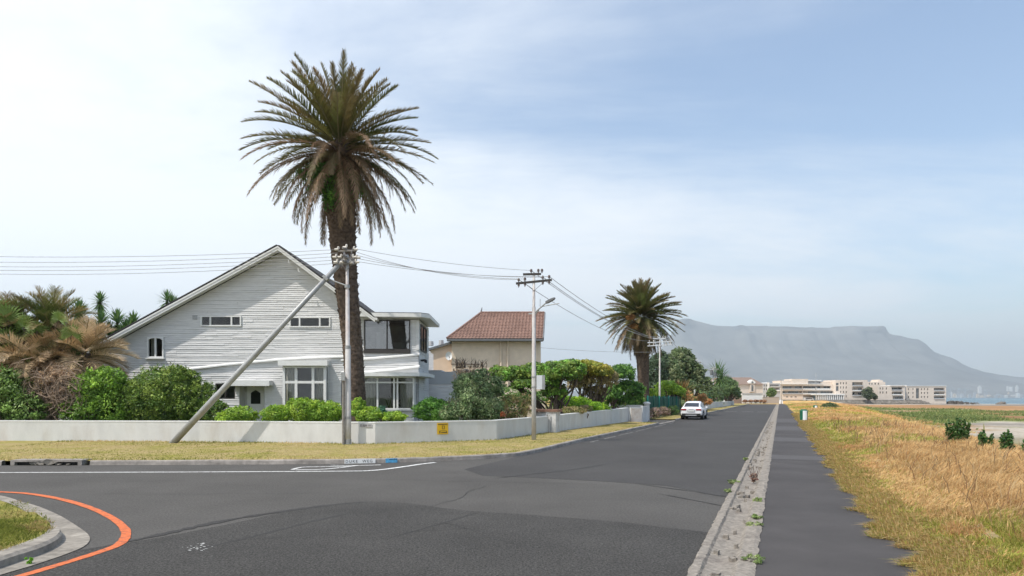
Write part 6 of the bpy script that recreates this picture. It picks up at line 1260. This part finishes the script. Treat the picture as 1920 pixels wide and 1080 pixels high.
# --- yuccas / cordylines
def yucca(label, heads, Y, trunk_px, seed, cols=((.08, .16, .045), (.13, .21, .06), (.09, .17, .07)), size=.62, grp='spiky yucca trees behind the house'):
    g = np.random.default_rng(seed); b0 = at(trunk_px, 790, Y); b0.z = .3; o = thing('yucca_tree', label, 'yucca', tuple(b0), grp); Vs, Qs, Cs = [], [], []; q = 0; mb = MB()
    for (px_, py_, s_) in heads:
        c = np.array(at(px_, py_, Y + g.uniform(-.5, .5))); n = 90; f = np.linspace(0, 1, n); az = np.arange(n) * 2.4; el = 1.4 - 2.3 * f + g.uniform(-.15, .15, n); d = np.stack([np.cos(el) * np.sin(az), np.cos(el) * np.cos(az), np.sin(el)], -1); L_ = (size * 1.3 * s_ * g.uniform(.8, 1.1, n))[:, None]; s = unit(np.cross(d, [0, 0, 1.0])); w_ = .045 * s_
        p0 = c + d * .04 + np.array([0, 0, -1.]) * (f * .35 * s_)[:, None]; m_ = p0 + d * L_ * .5; e = p0 + d * L_ - np.array([0, 0, 1.]) * L_ * .12
        V = np.stack([p0 - s * w_ * .7, p0 + s * w_ * .7, m_ + s * w_, m_ - s * w_, m_ - s * w_, m_ + s * w_, e, e], 1).reshape(-1, 3); Vs.append(V); Qs.append(np.arange(len(V)).reshape(-1, 4) + q); q += len(V); Cs.append(np.repeat(np.array(cols)[g.integers(0, 3, n)] * g.uniform(.8, 1.3, (n, 1)), 8, 0))
        mb.tube([b0, (b0 + Vector(c)) / 2 + Vector((g.uniform(-.2, .2), 0, 0)), Vector(c) - Vector((0, 0, .3)), Vector(c)], [.13, .10, .08, .06], 7)
    npmesh('leaves', np.concatenate(Vs), np.concatenate(Qs), M['foliage'], o, np.concatenate(Cs)); mb.build('trunk', M['bark'], o); return o
yucca('tall slender spiky tree with one small head above the others', [(188, 562, .9), (186, 572, .5)], 43, 190, 1)
yucca('spiky tree with a leaning pointed head, left of the tall slender one', [(148, 582, 1.15), (150, 596, 1.1), (146, 608, .9), (140, 625, .9)], 41, 155, 2)
yucca('bushy many-headed spiky tree beside the left roof slope', [(190, 602, 1.2), (220, 600, 1.2), (178, 622, 1.1), (205, 625, 1.2), (250, 604, 1.1), (235, 618, 1.1), (215, 645, 1.1), (180, 645, 1.1), (243, 612, 1.0)], 42, 210, 3)
yucca('spiky head just peeping over the left roof slope', [(313, 560, .95), (322, 566, .8), (330, 566, .5)], 53, 316, 4, size=.8)
yucca('dark spiky plants filling in behind the dry palms', [(200, 665, 1.1), (222, 680, 1.0), (170, 670, 1.1), (150, 660, 1.0), (130, 640, 1.1), (110, 620, 1.0)], 40, 180, 6)

# --- garden shrubs behind the wall
shrub('rounded_bush', 'large rounded dark green bush behind the wall, left of the front door', 'bush', [PB(310, 745, 72, 58, 33, 1.5), PB(365, 755, 45, 42, 33, 1.2), PB(265, 755, 50, 50, 33, 1.2), PB(330, 712, 45, 26, 33, 1.1), PB(398, 775, 34, 28, 32.5, .8)], 60000, .105, G_DK, colvar=.4, clump=.18, nclump=110, fill=.45)
shrub('rounded_bush', 'light green leafy bush between the dry palms and the rounded dark bush', 'bush', [PB(185, 735, 52, 42, 32.5, 1.2), PB(160, 770, 45, 32, 32, 1.0), PB(215, 765, 40, 40, 32.5, 1.1), PB(205, 715, 30, 28, 32.5, 1.0)], 36000, .11, [(.12, .20, .03), (.17, .26, .035), (.09, .16, .025)], colvar=.4, clump=.22, nclump=70)
shrub('rounded_bush', 'broad-leaved dark bush at the left edge behind the wall', 'bush', [PB(20, 740, 48, 48, 31.5, 1.2), PB(50, 770, 35, 32, 31, .9), PB(-25, 750, 50, 50, 32, 1.2), PB(25, 715, 28, 26, 31.5, .8)], 26000, .14, [(.08, .13, .030), (.12, .18, .045), (.17, .23, .08), (.055, .09, .02)], colvar=.45, clump=.25, nclump=50)
shrub('low_hedge', 'low bright green plants behind the wall below the leaning strut', 'hedge', [PB(450, 780, 34, 18, 31, .6), PB(425, 785, 25, 14, 31, .6)], 9000, .09, G_BR, nbr=3)
shrub('low_hedge', 'bright green hedge behind the wall in front of the three-light bay', 'hedge', [PB(520, 777, 32, 18, 30.5, .6), PB(565, 770, 36, 24, 30.5, .7), PB(610, 774, 36, 22, 30.5, .7), PB(590, 765, 25, 16, 30.5, .6)], 30000, .085, G_BR, clump=.25, nclump=70)
shrub('low_hedge', 'bright green leafy plants at the foot of the tall palm, right of the poles', 'hedge', [PB(672, 766, 14, 20, 30, .5), PB(690, 778, 28, 16, 29.8, .5), PB(738, 782, 26, 11, 30, .5)], 12000, .085, G_BR)
shrub('aloe', 'small blue-green spiky plant below the corner bay window', 'plant', [PB(716, 776, 9, 13, 30.4, .3)], 500, .26, [(.06, .13, .08), (.04, .10, .06)], aspect=.16, nbr=2)
shrub('low_hedge', 'deep green hedge right of the corner bay window', 'hedge', [PB(812, 770, 38, 24, 34, 1.2), PB(835, 776, 26, 20, 33, 1.0)], 16000, .10, [(.06, .15, .02), (.09, .18, .03), (.05, .12, .02)])
shrub('shrub', 'big grey-green shrub with bare twigs on top, above the yellow warning sign', 'bush', [PB(885, 755, 46, 38, 33.5, 1.2), PB(855, 775, 30, 22, 32, .8), PB(915, 770, 34, 26, 33.5, 1.0), PB(880, 722, 32, 24, 34, 1.0), PB(925, 725, 24, 22, 35, .9), PB(900, 705, 22, 14, 35, .7)], 34000, .10, G_GY, colvar=.4, twigs=26)
shrub('shrub', 'russet and olive shrub just left of the pole with the grey cabinet', 'bush', [PB(962, 765, 32, 24, 35, 1.0), PB(985, 750, 18, 14, 36, .8), PB(940, 775, 20, 14, 34, .8)], 15000, .085, [(.19, .15, .06), (.12, .13, .04), (.25, .17, .09), (.08, .12, .03)])
shrub('red_leaf_plant', 'small clump of red leaves at the top of the wall', 'plant', [PB(943, 777, 6, 6, 31.6, .15)], 60, .12, [(.16, .05, .02)], nbr=2)
shrub('twiggy_shrub', 'tall bare grey twigs rising behind the grey-green shrub', 'bush', [PB(868, 705, 20, 28, 37, .8), PB(900, 700, 22, 20, 37, .8)], 2600, .07, BRN, twigs=36, nbr=12, r0=.045)
def umbrella_tree(label, blobs, n, cols, trunk, nb=10, **kw): return shrub('spreading_tree', label, 'tree', blobs, n, .16, cols, trunk=trunk, nbr=nb, r0=.085, group='spreading garden trees', domed=True, **kw)
umbrella_tree('spreading dark green tree crown in front of the cream wall of the tiled house', [PB(965, 705, 36, 18, 46, 2), PB(1000, 700, 34, 20, 46, 2), PB(985, 722, 30, 12, 45, 1.8), PB(935, 698, 20, 12, 47, 1.5)], 20000, G_DK + [(.10, .2, .03)], Vector((2.6, 46, .3)), clump=.25, nclump=50)
umbrella_tree('dense dark green multi-stemmed tree right of the pole with the grey cabinet', [PB(1050, 700, 44, 24, 43, 2.0), PB(1025, 715, 26, 18, 43, 1.5), PB(1070, 692, 30, 18, 43, 1.6), PB(1040, 735, 26, 14, 43, 1.2)], 26000, G_DK + [(.10, .2, .03)], Vector((2.9, 43, .3)), nb=16, clump=.25, nclump=50)
umbrella_tree('flat-topped yellow-green tree with a dense twiggy underside', [PB(1100, 692, 36, 17, 47, 1.9), PB(1078, 700, 20, 14, 47, 1.3), PB(1125, 697, 26, 16, 47, 1.5)], 20000, G_YL, Vector((5.1, 47, .3)), nb=16, clump=.22, nclump=60)
umbrella_tree('brown twiggy undercrown of the garden tree below the yellow-green leaves', [PB(1110, 715, 42, 16, 47.5, 1.6), PB(1085, 722, 26, 12, 47.5, 1.2), PB(1140, 712, 20, 20, 47.5, 1.2), PB(1115, 735, 24, 14, 47.5, .9)], 12000, [(.19, .15, .07), (.14, .12, .05), (.22, .18, .09)], Vector((5.7, 47.6, .3)), nb=22, aspect=.25)
umbrella_tree('fresh green domed tree with dark shaded stems left of the rounded palm', [PB(1165, 702, 26, 20, 57, 2), PB(1175, 730, 34, 18, 58, 2), PB(1150, 740, 18, 22, 57, 1.6), PB(1190, 740, 18, 12, 60, 1.5)], 20000, [(.05, .11, .02), (.09, .17, .03), (.03, .07, .015)], Vector((8.6, 57, .3)), nb=14, clump=.25, nclump=50)
shrub('low_hedge', 'vivid green hedge behind the roadside wall under the yellow-green tree', 'hedge', [PB(1110, 762, 28, 10, 46, .9), PB(1085, 757, 30, 14, 46, .9), PB(1060, 755, 30, 14, 46, .9), PB(1130, 766, 18, 8, 47.5, .6)], 14000, .10, [(.20, .30, .02), (.15, .26, .02), (.12, .22, .03)])
shrub('shrub', 'tan and olive low shrub behind the roadside wall, right of the meter pillar', 'bush', [PB(1075, 770, 24, 9, 41, .7), PB(1098, 766, 14, 7, 43, .6)], 6000, .08, [(.26, .20, .11), (.18, .15, .07), (.14, .14, .05)])
shrub('low_hedge', 'mid green planting behind the roadside wall near the gateway', 'hedge', [PB(1170, 755, 30, 14, 58, 1.3), PB(1140, 750, 30, 16, 58, 1.4), PB(1192, 752, 20, 14, 62, 1.3), PB(1020, 745, 40, 14, 52, 1.2), PB(960, 738, 40, 14, 53, 1.2)], 16000, .14, G_MD)
shrub('shrub', 'grey-pink low shrub at the base of the green fence', 'bush', [PB(1228, 773, 14, 10, 61, .5), PB(1245, 771, 14, 9, 65, .5), PB(1215, 778, 9, 7, 59.5, .4)], 6000, .10, [(.20, .16, .11), (.14, .15, .06), (.24, .17, .15)])
shrub('shrub', 'dark green shrub at the foot of the fence, left of the parked car', 'bush', [PB(1260, 770, 14, 11, 72, .8)], 3500, .12, [(.05, .09, .03), (.07, .12, .03)])
# trees beyond the fence
def bigtree(label, blobs, n, size, cols, trunk, r0=.35, nb=10, **kw): return shrub('leafy_tree', label, 'tree', blobs, n, size, cols, trunk=trunk, nbr=nb, r0=r0, group='trees along the far roadside', domed=True, **kw)
bigtree('large dark green domed tree behind the utility poles, right of the rounded palm', [PB(1275, 680, 27, 28, 100, 4), PB(1292, 702, 28, 26, 100, 4), PB(1260, 705, 24, 32, 98, 4), PB(1308, 722, 26, 18, 100, 4), PB(1280, 725, 36, 14, 98, 4)], 38000, .30, [(.06, .085, .035), (.09, .12, .05), (.045, .07, .03), (.14, .16, .08)], Vector((26.5, 101, 0)), clump=.25, nclump=60)
bigtree('dark grey-green tree directly behind the rounded palm', [PB(1228, 700, 22, 36, 85, 3), PB(1240, 680, 14, 22, 86, 2.5), PB(1232, 730, 26, 18, 84, 3)], 16000, .24, [(.035, .055, .03), (.05, .075, .04)], Vector((18.2, 85, 0)))
bigtree('bright green tree above the green fence', [PB(1250, 728, 22, 14, 78, 2.4), PB(1225, 738, 20, 10, 76, 2), PB(1268, 735, 16, 12, 80, 2)], 16000, .19, G_BR, Vector((17.8, 78, 0)))
bigtree('leafy round tree beside the slim grey pole near the end of the road', [PB(1365, 728, 17, 18, 160, 5), PB(1375, 738, 12, 14, 162, 4), PB(1352, 735, 14, 16, 158, 4), PB(1358, 716, 12, 10, 160, 4)], 12000, .42, [(.07, .11, .04), (.10, .14, .05), (.05, .08, .03)], Vector((51, 160, 0)))
bigtree('dark bushy tree between the third and fourth utility poles', [PB(1325, 738, 20, 16, 128, 5), PB(1340, 745, 14, 14, 135, 4), PB(1310, 742, 14, 12, 120, 4)], 12000, .36, [(.045, .07, .03), (.07, .10, .035)], Vector((37, 128, 0)))
shrub('shrub', 'green shrub with rusty red foliage above the parked car', 'bush', [PB(1290, 748, 15, 10, 90, 2), PB(1283, 738, 12, 8, 92, 2)], 5000, .2, [(.30, .14, .05), (.22, .12, .05), (.14, .16, .05), (.35, .22, .10)])
shrub('shrub', 'rusty orange shrub right of the white pole beyond the parked car', 'bush', [PB(1314, 746, 12, 9, 104, 2), PB(1325, 753, 10, 6, 108, 2)], 4000, .22, [(.30, .17, .06), (.20, .15, .05), (.26, .12, .05)])
shrub('shrub', 'grey-green creeper along the verge behind the parked car', 'bush', [PB(1276, 756, 10, 6, 84, 1.5), PB(1296, 757, 12, 5, 88, 1.5), PB(1346, 757, 10, 7, 140, 2)], 4000, .18, [(.12, .16, .07), (.16, .19, .10)])
yucca('shaggy orange-brown yucca with green top beyond the green fence', [(1276, 742, 1.5), (1284, 736, 1.4), (1272, 732, 1.2)], 86, 1278, 8, cols=((.12, .17, .05), (.30, .17, .06), (.22, .14, .05)), size=1.2, grp=None)
yucca('distant palm-like yucca head above the dark trees left of the white gabled house', [(1346, 703, 2.2), (1352, 708, 1.8)], 150, 1347, 9, size=1.5, grp=None)
shrub('rounded_bush', 'round green bush in front of the pale balconied block', 'bush', [PB(1446, 736, 9, 9, 300, 3)], 2500, .7, [(.06, .10, .03), (.09, .13, .04)], trunk=Vector((114, 300, 0)), nbr=4)
shrub('leafy_tree', 'dark tree standing between two beachfront blocks', 'tree', [PB(1627, 737, 9, 11, 385, 4), PB(1631, 742, 9, 7, 385, 4)], 4000, .8, [(.035, .05, .025), (.05, .065, .03)], trunk=Vector((201, 385, 0)), nbr=5, r0=.4)
shrub('shrub', 'small dark bush right of the dark tree on the sea wall', 'bush', [PB(1640, 744, 5, 5, 384, 2)], 1200, .7, [(.05, .06, .03)], trunk=Vector((204, 384, 0)), nbr=3)
shrub('dune_bush', 'solitary low domed bush on the dry dune beyond the small bin', 'bush', [PB(1556, 764, 14, 9, 118, 2.5), PB(1552, 767, 13, 6, 118, 2)], 9000, .18, [(.045, .065, .025), (.07, .09, .035)], trunk=Vector((55, 118, 0)), nbr=5)
for i, (px_, c) in enumerate(((1397, 224), (1408, 224), (1417, 224), (1426, 223.5), (1433, 221))):
    shrub('dry_shrub', ('leftmost', 'second from the left', 'middle', 'fourth from the left', 'rightmost')[i] + ' small rusty shrub at the foot of the white garage', 'bush', [PB(px_, 752, 4.5, 2.6, c, 1)], 500, .4, [(.16, .08, .05), (.20, .12, .07)], group='rusty shrubs before the garage', trunk=Vector(((px_ - 960) / F * c, c, 0)), nbr=3)

# --- leafy young shrubs on the seaward slope
def sapling(label, px_, py0, py1, Y, wpx, n, seed, dens=1.0):
    g = np.random.default_rng(seed); b0 = at(px_, py0, Y); h = (py0 - py1) / F * Y; wd = wpx / 2 / F * Y; o = thing('beach_shrub', label, 'shrub', tuple(b0), 'upright green shrubs on the seaward slope'); mb = MB(); Vs = []
    for i in range(n):
        az = g.uniform(0, 6.28); rr_ = wd * math.sqrt(g.random()) ; e = b0 + Vector((rr_ * math.cos(az) * 1.0, rr_ * math.sin(az) * .7, h * g.uniform(.5, 1.0) * (1 - .3 * (rr_ / wd)))); a = b0 + Vector((rr_ * .35 * math.cos(az), rr_ * .3 * math.sin(az), -.1)); mb.tube([a, a.lerp(e, .5) + Vector((0, 0, .05)), e], [.014, .01, .004], 4)
        m_ = int(58 * dens); f = g.random(m_)[:, None] * .88 + .12; Pp = np.array(a) * (1 - f) + np.array(e) * f + g.normal(size=(m_, 3)) * .05 * (1.3 - f); Vs.append(Pp)
    P = np.concatenate(Vs); m_ = len(P); nrm = unit(g.normal(size=(m_, 3)) + np.array([-.2, -.4, .8])); t = unit(np.cross(nrm, g.normal(size=(m_, 3)))); b = np.cross(nrm, t); L_ = .11 * g.uniform(.7, 1.3, (m_, 1)); V = np.stack([P - t * L_ * .5, P + b * L_ * .3, P + t * L_ * .5, P - b * L_ * .3], 1).reshape(-1, 3)
    C = np.repeat(np.array([(.05, .13, .03), (.08, .17, .04), (.03, .09, .02), (.16, .22, .06)])[g.integers(0, 4, m_)] * g.uniform(.8, 1.2, (m_, 1)), 4, 0); npmesh('leaves', V, np.arange(m_ * 4).reshape(-1, 4), M['foliage'], o, C); mb.build('stems', M['bark'], o)
sapling('bushy dark green shrub, largest of the upright shrubs on the seaward slope', 1795, 830, 775, 26, 46, 46, 1)
sapling('sparse leaning shrub between the bushy one and the right edge', 1848, 838, 797, 23, 28, 13, 2, .8)
sapling('upright tall shrub with pale-edged leaves near the right edge', 1888, 848, 797, 21, 30, 20, 3, .9)
sapling('small shrub cut by the right edge of the picture', 1925, 852, 822, 20, 18, 9, 4)

# --- grasses (geometry-sized blades)
def blades(pu, pv, hgt, wid, cols, lean=.35, coh=0.0, az0=None, seed=1, wind=(.10, 0.0), zf=None, world=False, zadd=0.0):
    g = np.random.default_rng(seed); n = len(pu)
    if world: x, y = pu, pv; z = np.full(n, zadd) if zf is None else zf
    else: x = pu * CA + pv * SA; y = -pu * SA + pv * CA; z = land_h(np.maximum(pu, PATH_R + .01), pv) + zadd if zf is None else zf
    az = g.uniform(0, 6.28, n)
    if coh > 0: az = np.where(g.random(n) < coh, 14 * fbm(pu * .8 + 3, pv * .55) + g.normal(size=n) * .5, az)
    if az0 is not None: az = az0 + g.normal(size=n) * .7
    d = np.stack([np.cos(az), np.sin(az), 0 * az], -1); f = g.uniform(0, 1, n)[:, None]; ln = lean * g.random(n)[:, None] * 1.6
    up_ = np.array([0, 0, 1.]); P = np.stack([x, y, z - .01], -1); h = hgt[:, None]; w_ = wid[:, None]; s = np.stack([-np.sin(az + 1.2), np.cos(az + 1.2), 0 * az], -1)
    m_ = P + up_ * h * .55 + d * h * ln * .35 + np.array([wind[0], wind[1], 0]) * h * .5; e = P + up_ * h * (1 - .25 * ln) + d * h * ln + np.array([wind[0], wind[1], 0]) * h * 1.5
    V = np.stack([P - s * w_ * .5, P + s * w_ * .5, m_ + s * w_ * .4, m_ - s * w_ * .4, m_ - s * w_ * .4, m_ + s * w_ * .4, e + s * w_ * .08, e - s * w_ * .08], 1).reshape(-1, 3)
    return V, np.arange(n * 8).reshape(-1, 4), np.repeat(cols, 8, 0)
g = np.random.default_rng(90)
STR = .98 * np.array([(.66, .45, .21), (.58, .37, .16), (.70, .51, .26), (.48, .28, .12), (.62, .39, .17)]); GRS = 1.15 * np.array([(.34, .33, .07), (.26, .28, .05), (.42, .38, .11), (.20, .22, .04)])
def field(n, v0, v1, dmin, dmax, seed, hs=(.14, .36), w0=.006, pw=1.0):
    g = np.random.default_rng(seed); v = v0 * (v1 / v0) ** g.random(n) if pw else g.uniform(v0, v1, n); d = dmin + (dmax - dmin) * g.random(n); u = PATH_R + d
    ed = (fbm(v * .8, v * 0 + 4.4) - .5) * .65 + (fbm(v * 3.5, v * 0 + 1.4) - .5) * .75 - .03 + .05 * g.normal(size=n)   # ragged edge over the path
    u = u + ed * (d < 1.2)
    patch = fbm(u * .22 + 40, v * .10 + 3); small = fbm(u * 1.3, v * .8 + 9); k = patch * .7 + small * .3
    dn = np.clip((d - .2) / 1.8, 0, 1); gr_ = (sstep(.49, .58, k + .06 * (1 - dn)))
    isg = g.random(n) < np.clip(.92 * gr_ + .42 * (1 - dn), 0, .93); rust = .55 * sstep(.58, .75, fbm(u * .5 + 3, v * .3 + 70))
    c = np.where(isg[:, None], GRS[g.integers(0, 4, n)], STR[g.integers(0, 5, n)]); c = c * (1 - .35 * rust[:, None] * (~isg)[:, None] * np.array([.4, 1, 1])) * g.uniform(.75, 1.2, (n, 1))
    h = (hs[0] + (hs[1] - hs[0]) * g.random(n) ** 1.3) * (.30 + .70 * dn) * np.where(isg, .75, 1.0) * (.35 + 1.1 * fbm(u * 1.7 + 5, v * 1.1)) ; w_ = w0 * (1 + v / 9) * g.uniform(.7, 1.4, n)
    keep = g.random(n) < .55 + .45 * np.minimum(1, small * 1.6)
    return [a[keep] for a in (u, v, h, w_)] + [c[keep]]
parts_ = []
for args in ((150000, 6.2, 14, -.02, 4.8, 1), (150000, 14, 34, -.02, 6.5, 2), (70000, 34, 75, 0, 9.5, 3), (26000, 75, 215, 0, 16, 4)):
    u, v, h, w_, c = field(*args); parts_.append(blades(u, v, h, w_, c, lean=.85, coh=.6, seed=args[-1], wind=(.10, -.04)))
n = 110000; v = 6 * (90 / 6) ** g.random(n); d = -.06 + .7 * g.random(n) ** 1.6; rg_ = (fbm(v * .8, v * 0 + 4.4) - .5) * .65 + (fbm(v * 3.5, v * 0 + 1.4) - .5) * .75 - .12 * (g.random(n) < .25) * g.random(n)   # matted runners creeping over the tarmac edge
c = np.where((g.random(n) < .28)[:, None], GRS[g.integers(0, 4, n)], STR[g.integers(0, 5, n)] * np.array([.95, 1.0, .95])) * g.uniform(.7, 1.15, (n, 1))
parts_.append(blades(PATH_R + rg_ + d, v, g.uniform(.03, .13, n), .007 * (1 + v / 10) * g.uniform(.7, 1.3, n), c, lean=1.5, seed=61, wind=(0, 0), az0=math.pi + AV * 0))
o_ = 0; Vs, Qs, Cs = [], [], []
for V, Q, C in parts_: Vs.append(V); Qs.append(Q + o_); Cs.append(C); o_ += len(V)
tag(npmesh('dry_grass', np.concatenate(Vs), np.concatenate(Qs), M['grass'], None, np.concatenate(Cs)), 'tall dry straw-coloured grass with green patches beside the footpath', 'grass', kind='stuff')
# thin seed-head stalks and dark weeds among the grass
n = 900; v = 8 * (55 / 8) ** g.random(n); u = PATH_R + 1.2 + 4.5 * g.random(n); h = g.uniform(.35, .65, n); V, Q, C = blades(u, v, h, .008 * (1 + v / 14), np.array([(.26, .15, .08), (.20, .14, .08), (.5, .36, .2)])[g.integers(0, 3, n)], lean=.5, seed=77)
tag(npmesh('weed_stalks', V, Q, M['grass'], None, C), 'thin brown weed stalks standing out of the dry grass', 'weeds', kind='stuff')
# green dune plants on the low ground
n = 60000; v = 80 * (205 / 80) ** g.random(n); u = 8 + (60 - 8) * g.random(n) * (v / 100); d_ = u - PATH_R - crest(v) - 5.5; nn_ = fbm(u * .08 + 5, v * .08)
ok = (d_ > .5) & (v > 93 - 75 * (nn_ - .5)) & (v < 195 - 110 * (nn_ - .5)) & (g.random(n) < -.75 + 2.7 * fbm(u * .12, v * .06)); u, v = u[ok], v[ok]; n = len(u)
V, Q, C = blades(u, v, g.uniform(.12, .6, n) * (.2 + 1.5 * fbm(u * .2, v * .12 + 5) ** 1.5), np.full(n, .12), np.array([(.17, .22, .06), (.14, .18, .05), (.26, .27, .09), (.10, .14, .045)])[g.integers(0, 4, n)] * (.6 + .9 * fbm(u * .15 + 9, v * .12))[:, None], lean=.7, seed=78)
tag(npmesh('dune_plants', V, Q, M['foliage'], None, C), 'low green plants covering the dunes between the dry grass and the beach', 'ground cover', kind='stuff')
# verge grass
n = 150000; x = g.uniform(-19, 11, n); y = g.uniform(20, 52, n); uu, vv_ = touv(x, y)
lo = np.interp(x, [p.x for p in inner], [p.y for p in inner]); hi = np.interp(x, [p.x for p in WALL], [p.y for p in WALL]); ok = (y > lo + .02) & (y < hi - .02) & (uu < KU - .17) & (vv_ < 51)
x, y = x[ok], y[ok]; n = len(x); fr = (y - np.interp(x, [p.x for p in inner], [p.y for p in inner])) / np.maximum(.3, np.interp(x, [p.x for p in WALL], [p.y for p in WALL]) - np.interp(x, [p.x for p in inner], [p.y for p in inner])); zz = .122 + .038 * fr + .04 * fr * (1 - fr)
k = fbm(x * .35 + 20, y * .6); isg = g.random(n) < sstep(.40, .62, k); c = np.where(isg[:, None], np.array([(.24, .25, .05), (.32, .30, .07), (.18, .20, .04)])[g.integers(0, 3, n)], np.array([(.56, .43, .20), (.48, .37, .16), (.64, .50, .26)])[g.integers(0, 3, n)]) * g.uniform(.8, 1.2, (n, 1))
edge = (fr > .93) | (fr < .05); V, Q, C = blades(x, y, g.uniform(.02, .05, n) * (1 + 1.2 * edge), np.full(n, .022), c, lean=.9, seed=80, world=True, zf=zz)
tag(npmesh('verge_grass', V, Q, M['grass'], None, C), 'short patchy yellow-green grass on the verge in front of the white wall', 'grass', kind='stuff')
# island lawn
bx = np.array([p.x for p in hl]); by = np.array([p.y for p in hl]); bz = np.array([p.z for p in hl]); n = 80000; k = g.integers(0, len(bx) - 1, n); f = g.random(n); q = g.random(n) ** .7
ex_ = bx[k] * (1 - f) + bx[k + 1] * f; ey_ = by[k] * (1 - f) + by[k + 1] * f; ez_ = bz[k] * (1 - f) + bz[k + 1] * f; x = cen_x = -12.5 + (ex_ + 12.5) * (1 - q * .5 + .012); y = 10.2 + (ey_ - 10.2) * (1 - q * .5 + .012); z = ez_ + q * .02
ok = (x > -9.5) & (x < 0); x, y, z = x[ok], y[ok], z[ok]; n = len(x); k = fbm(x * 1.2, y * 1.2 + 5); isg = g.random(n) < .35 + .9 * sstep(.35, .6, k)
c = np.where(isg[:, None], np.array([(.17, .20, .035), (.26, .27, .05), (.12, .15, .03)])[g.integers(0, 3, n)], np.array([(.46, .34, .15), (.38, .28, .11), (.30, .20, .10)])[g.integers(0, 3, n)]) * g.uniform(.75, 1.2, (n, 1))
V, Q, C = blades(x, y, g.uniform(.025, .07, n), np.full(n, .009), c, lean=1.0, seed=81, world=True, zf=z); tag(npmesh('corner_grass', V, Q, M['grass'], None, C), 'short green and straw grass on the near corner island', 'grass', kind='stuff')
# weeds in the gutter
for i, (px_, py_, s_, lb) in enumerate(((1412, 1052, .17, 'nearest tuft of green weed at the edge of the gutter'), (1413, 985, .14, 'second tuft of weed along the gutter edge'), (1418, 972, .11, 'spreading weed where the gutter meets the path, just beyond the second tuft'), (1421, 940, .10, 'small weed on the path side of the gutter'), (1377, 905, .16, 'green weed clump on the road side of the broken gutter'), (1366, 922, .10, 'small weed beside the green clump on the road side'), (1398, 862, .10, 'far little weed in the gutter'))):
    p = gp(px_, py_, .03); o = thing('gutter_weed', lb, 'weed', tuple(p), 'weeds in the gutter'); g2 = np.random.default_rng(200 + i)
    V, Fc_, C = leaves([(p.x, p.y, p.z + .025, s_, s_ * .9, .05)], 240, .05, [(.14, .18, .06), (.18, .21, .09), (.09, .13, .04)], aspect=.3, seed=200 + i, nclump=12, fill=0, shoots=0); npmesh('leaves', V, Fc_, M['foliage'], o, C)
    mb = MB()
    for k in range(7): a = g2.uniform(0, 6.28); mb.tube([p, p + Vector((math.cos(a) * s_, math.sin(a) * s_, .03))], [.004, .002], 4)
    mb.build('stems', M['bark'], o)
p = gp(1413, 905, .0); o = thing('dead_weed', 'dark dead weed with thin bare stalks in the broken gutter', 'weed', tuple(p)); mb = MB(); r = random.Random(4)
for k in range(14): e = p + Vector((r.uniform(-.16, .16), r.uniform(-.1, .1), r.uniform(.15, .42))); mb.tube([p, p.lerp(e, .5) + Vector((r.uniform(-.03, .03), 0, 0)), e], [.007, .005, .003], 4)
mb.build('stalks', mat('dead_weed', (.10, .055, .045), .9, .1), o)
V, Fc_, C = leaves([(p.x, p.y, .12, .12, .1, .10)], 160, .04, [(.12, .06, .05), (.16, .10, .07)], seed=222, nclump=10); npmesh('leaves', V, Fc_, M['dryleaf'], o, C)
p = gp(53, 1056, .02); o = thing('kerb_weed', 'small bright green weed growing against the near corner kerb', 'weed', tuple(p)); V, Fc_, C = leaves([(p.x, p.y, .06, .05, .04, .06)], 160, .035, [(.12, .26, .02), (.16, .32, .03)], seed=231, nclump=8, fill=0, shoots=0); npmesh('leaves', V, Fc_, M['foliage'], o, C)
for k in range(26):     # scattered rust-coloured low bushes in the dry field
    pass

# haze: real air between here and the mountain
hz = bpy.data.materials.new('haze'); hz.use_nodes = True; t = hz.node_tree
for n_ in list(t.nodes):
    if n_.type == 'BSDF_PRINCIPLED': t.nodes.remove(n_)
pvn = t.nodes.new('ShaderNodeVolumePrincipled'); pvn.inputs['Color'].default_value = (0.82, 0.93, 1.0, 1); pvn.inputs['Density'].default_value = 1.2e-4; pvn.inputs['Anisotropy'].default_value = 0.2
t.links.new(pvn.outputs[0], t.nodes['Material Output'].inputs['Volume'])
mb = MB(); mb.box(-14500, 14500, -4500, 15500, -12, 1120); hzo = mb.build('haze', hz); tag(hzo, kind='stuff')
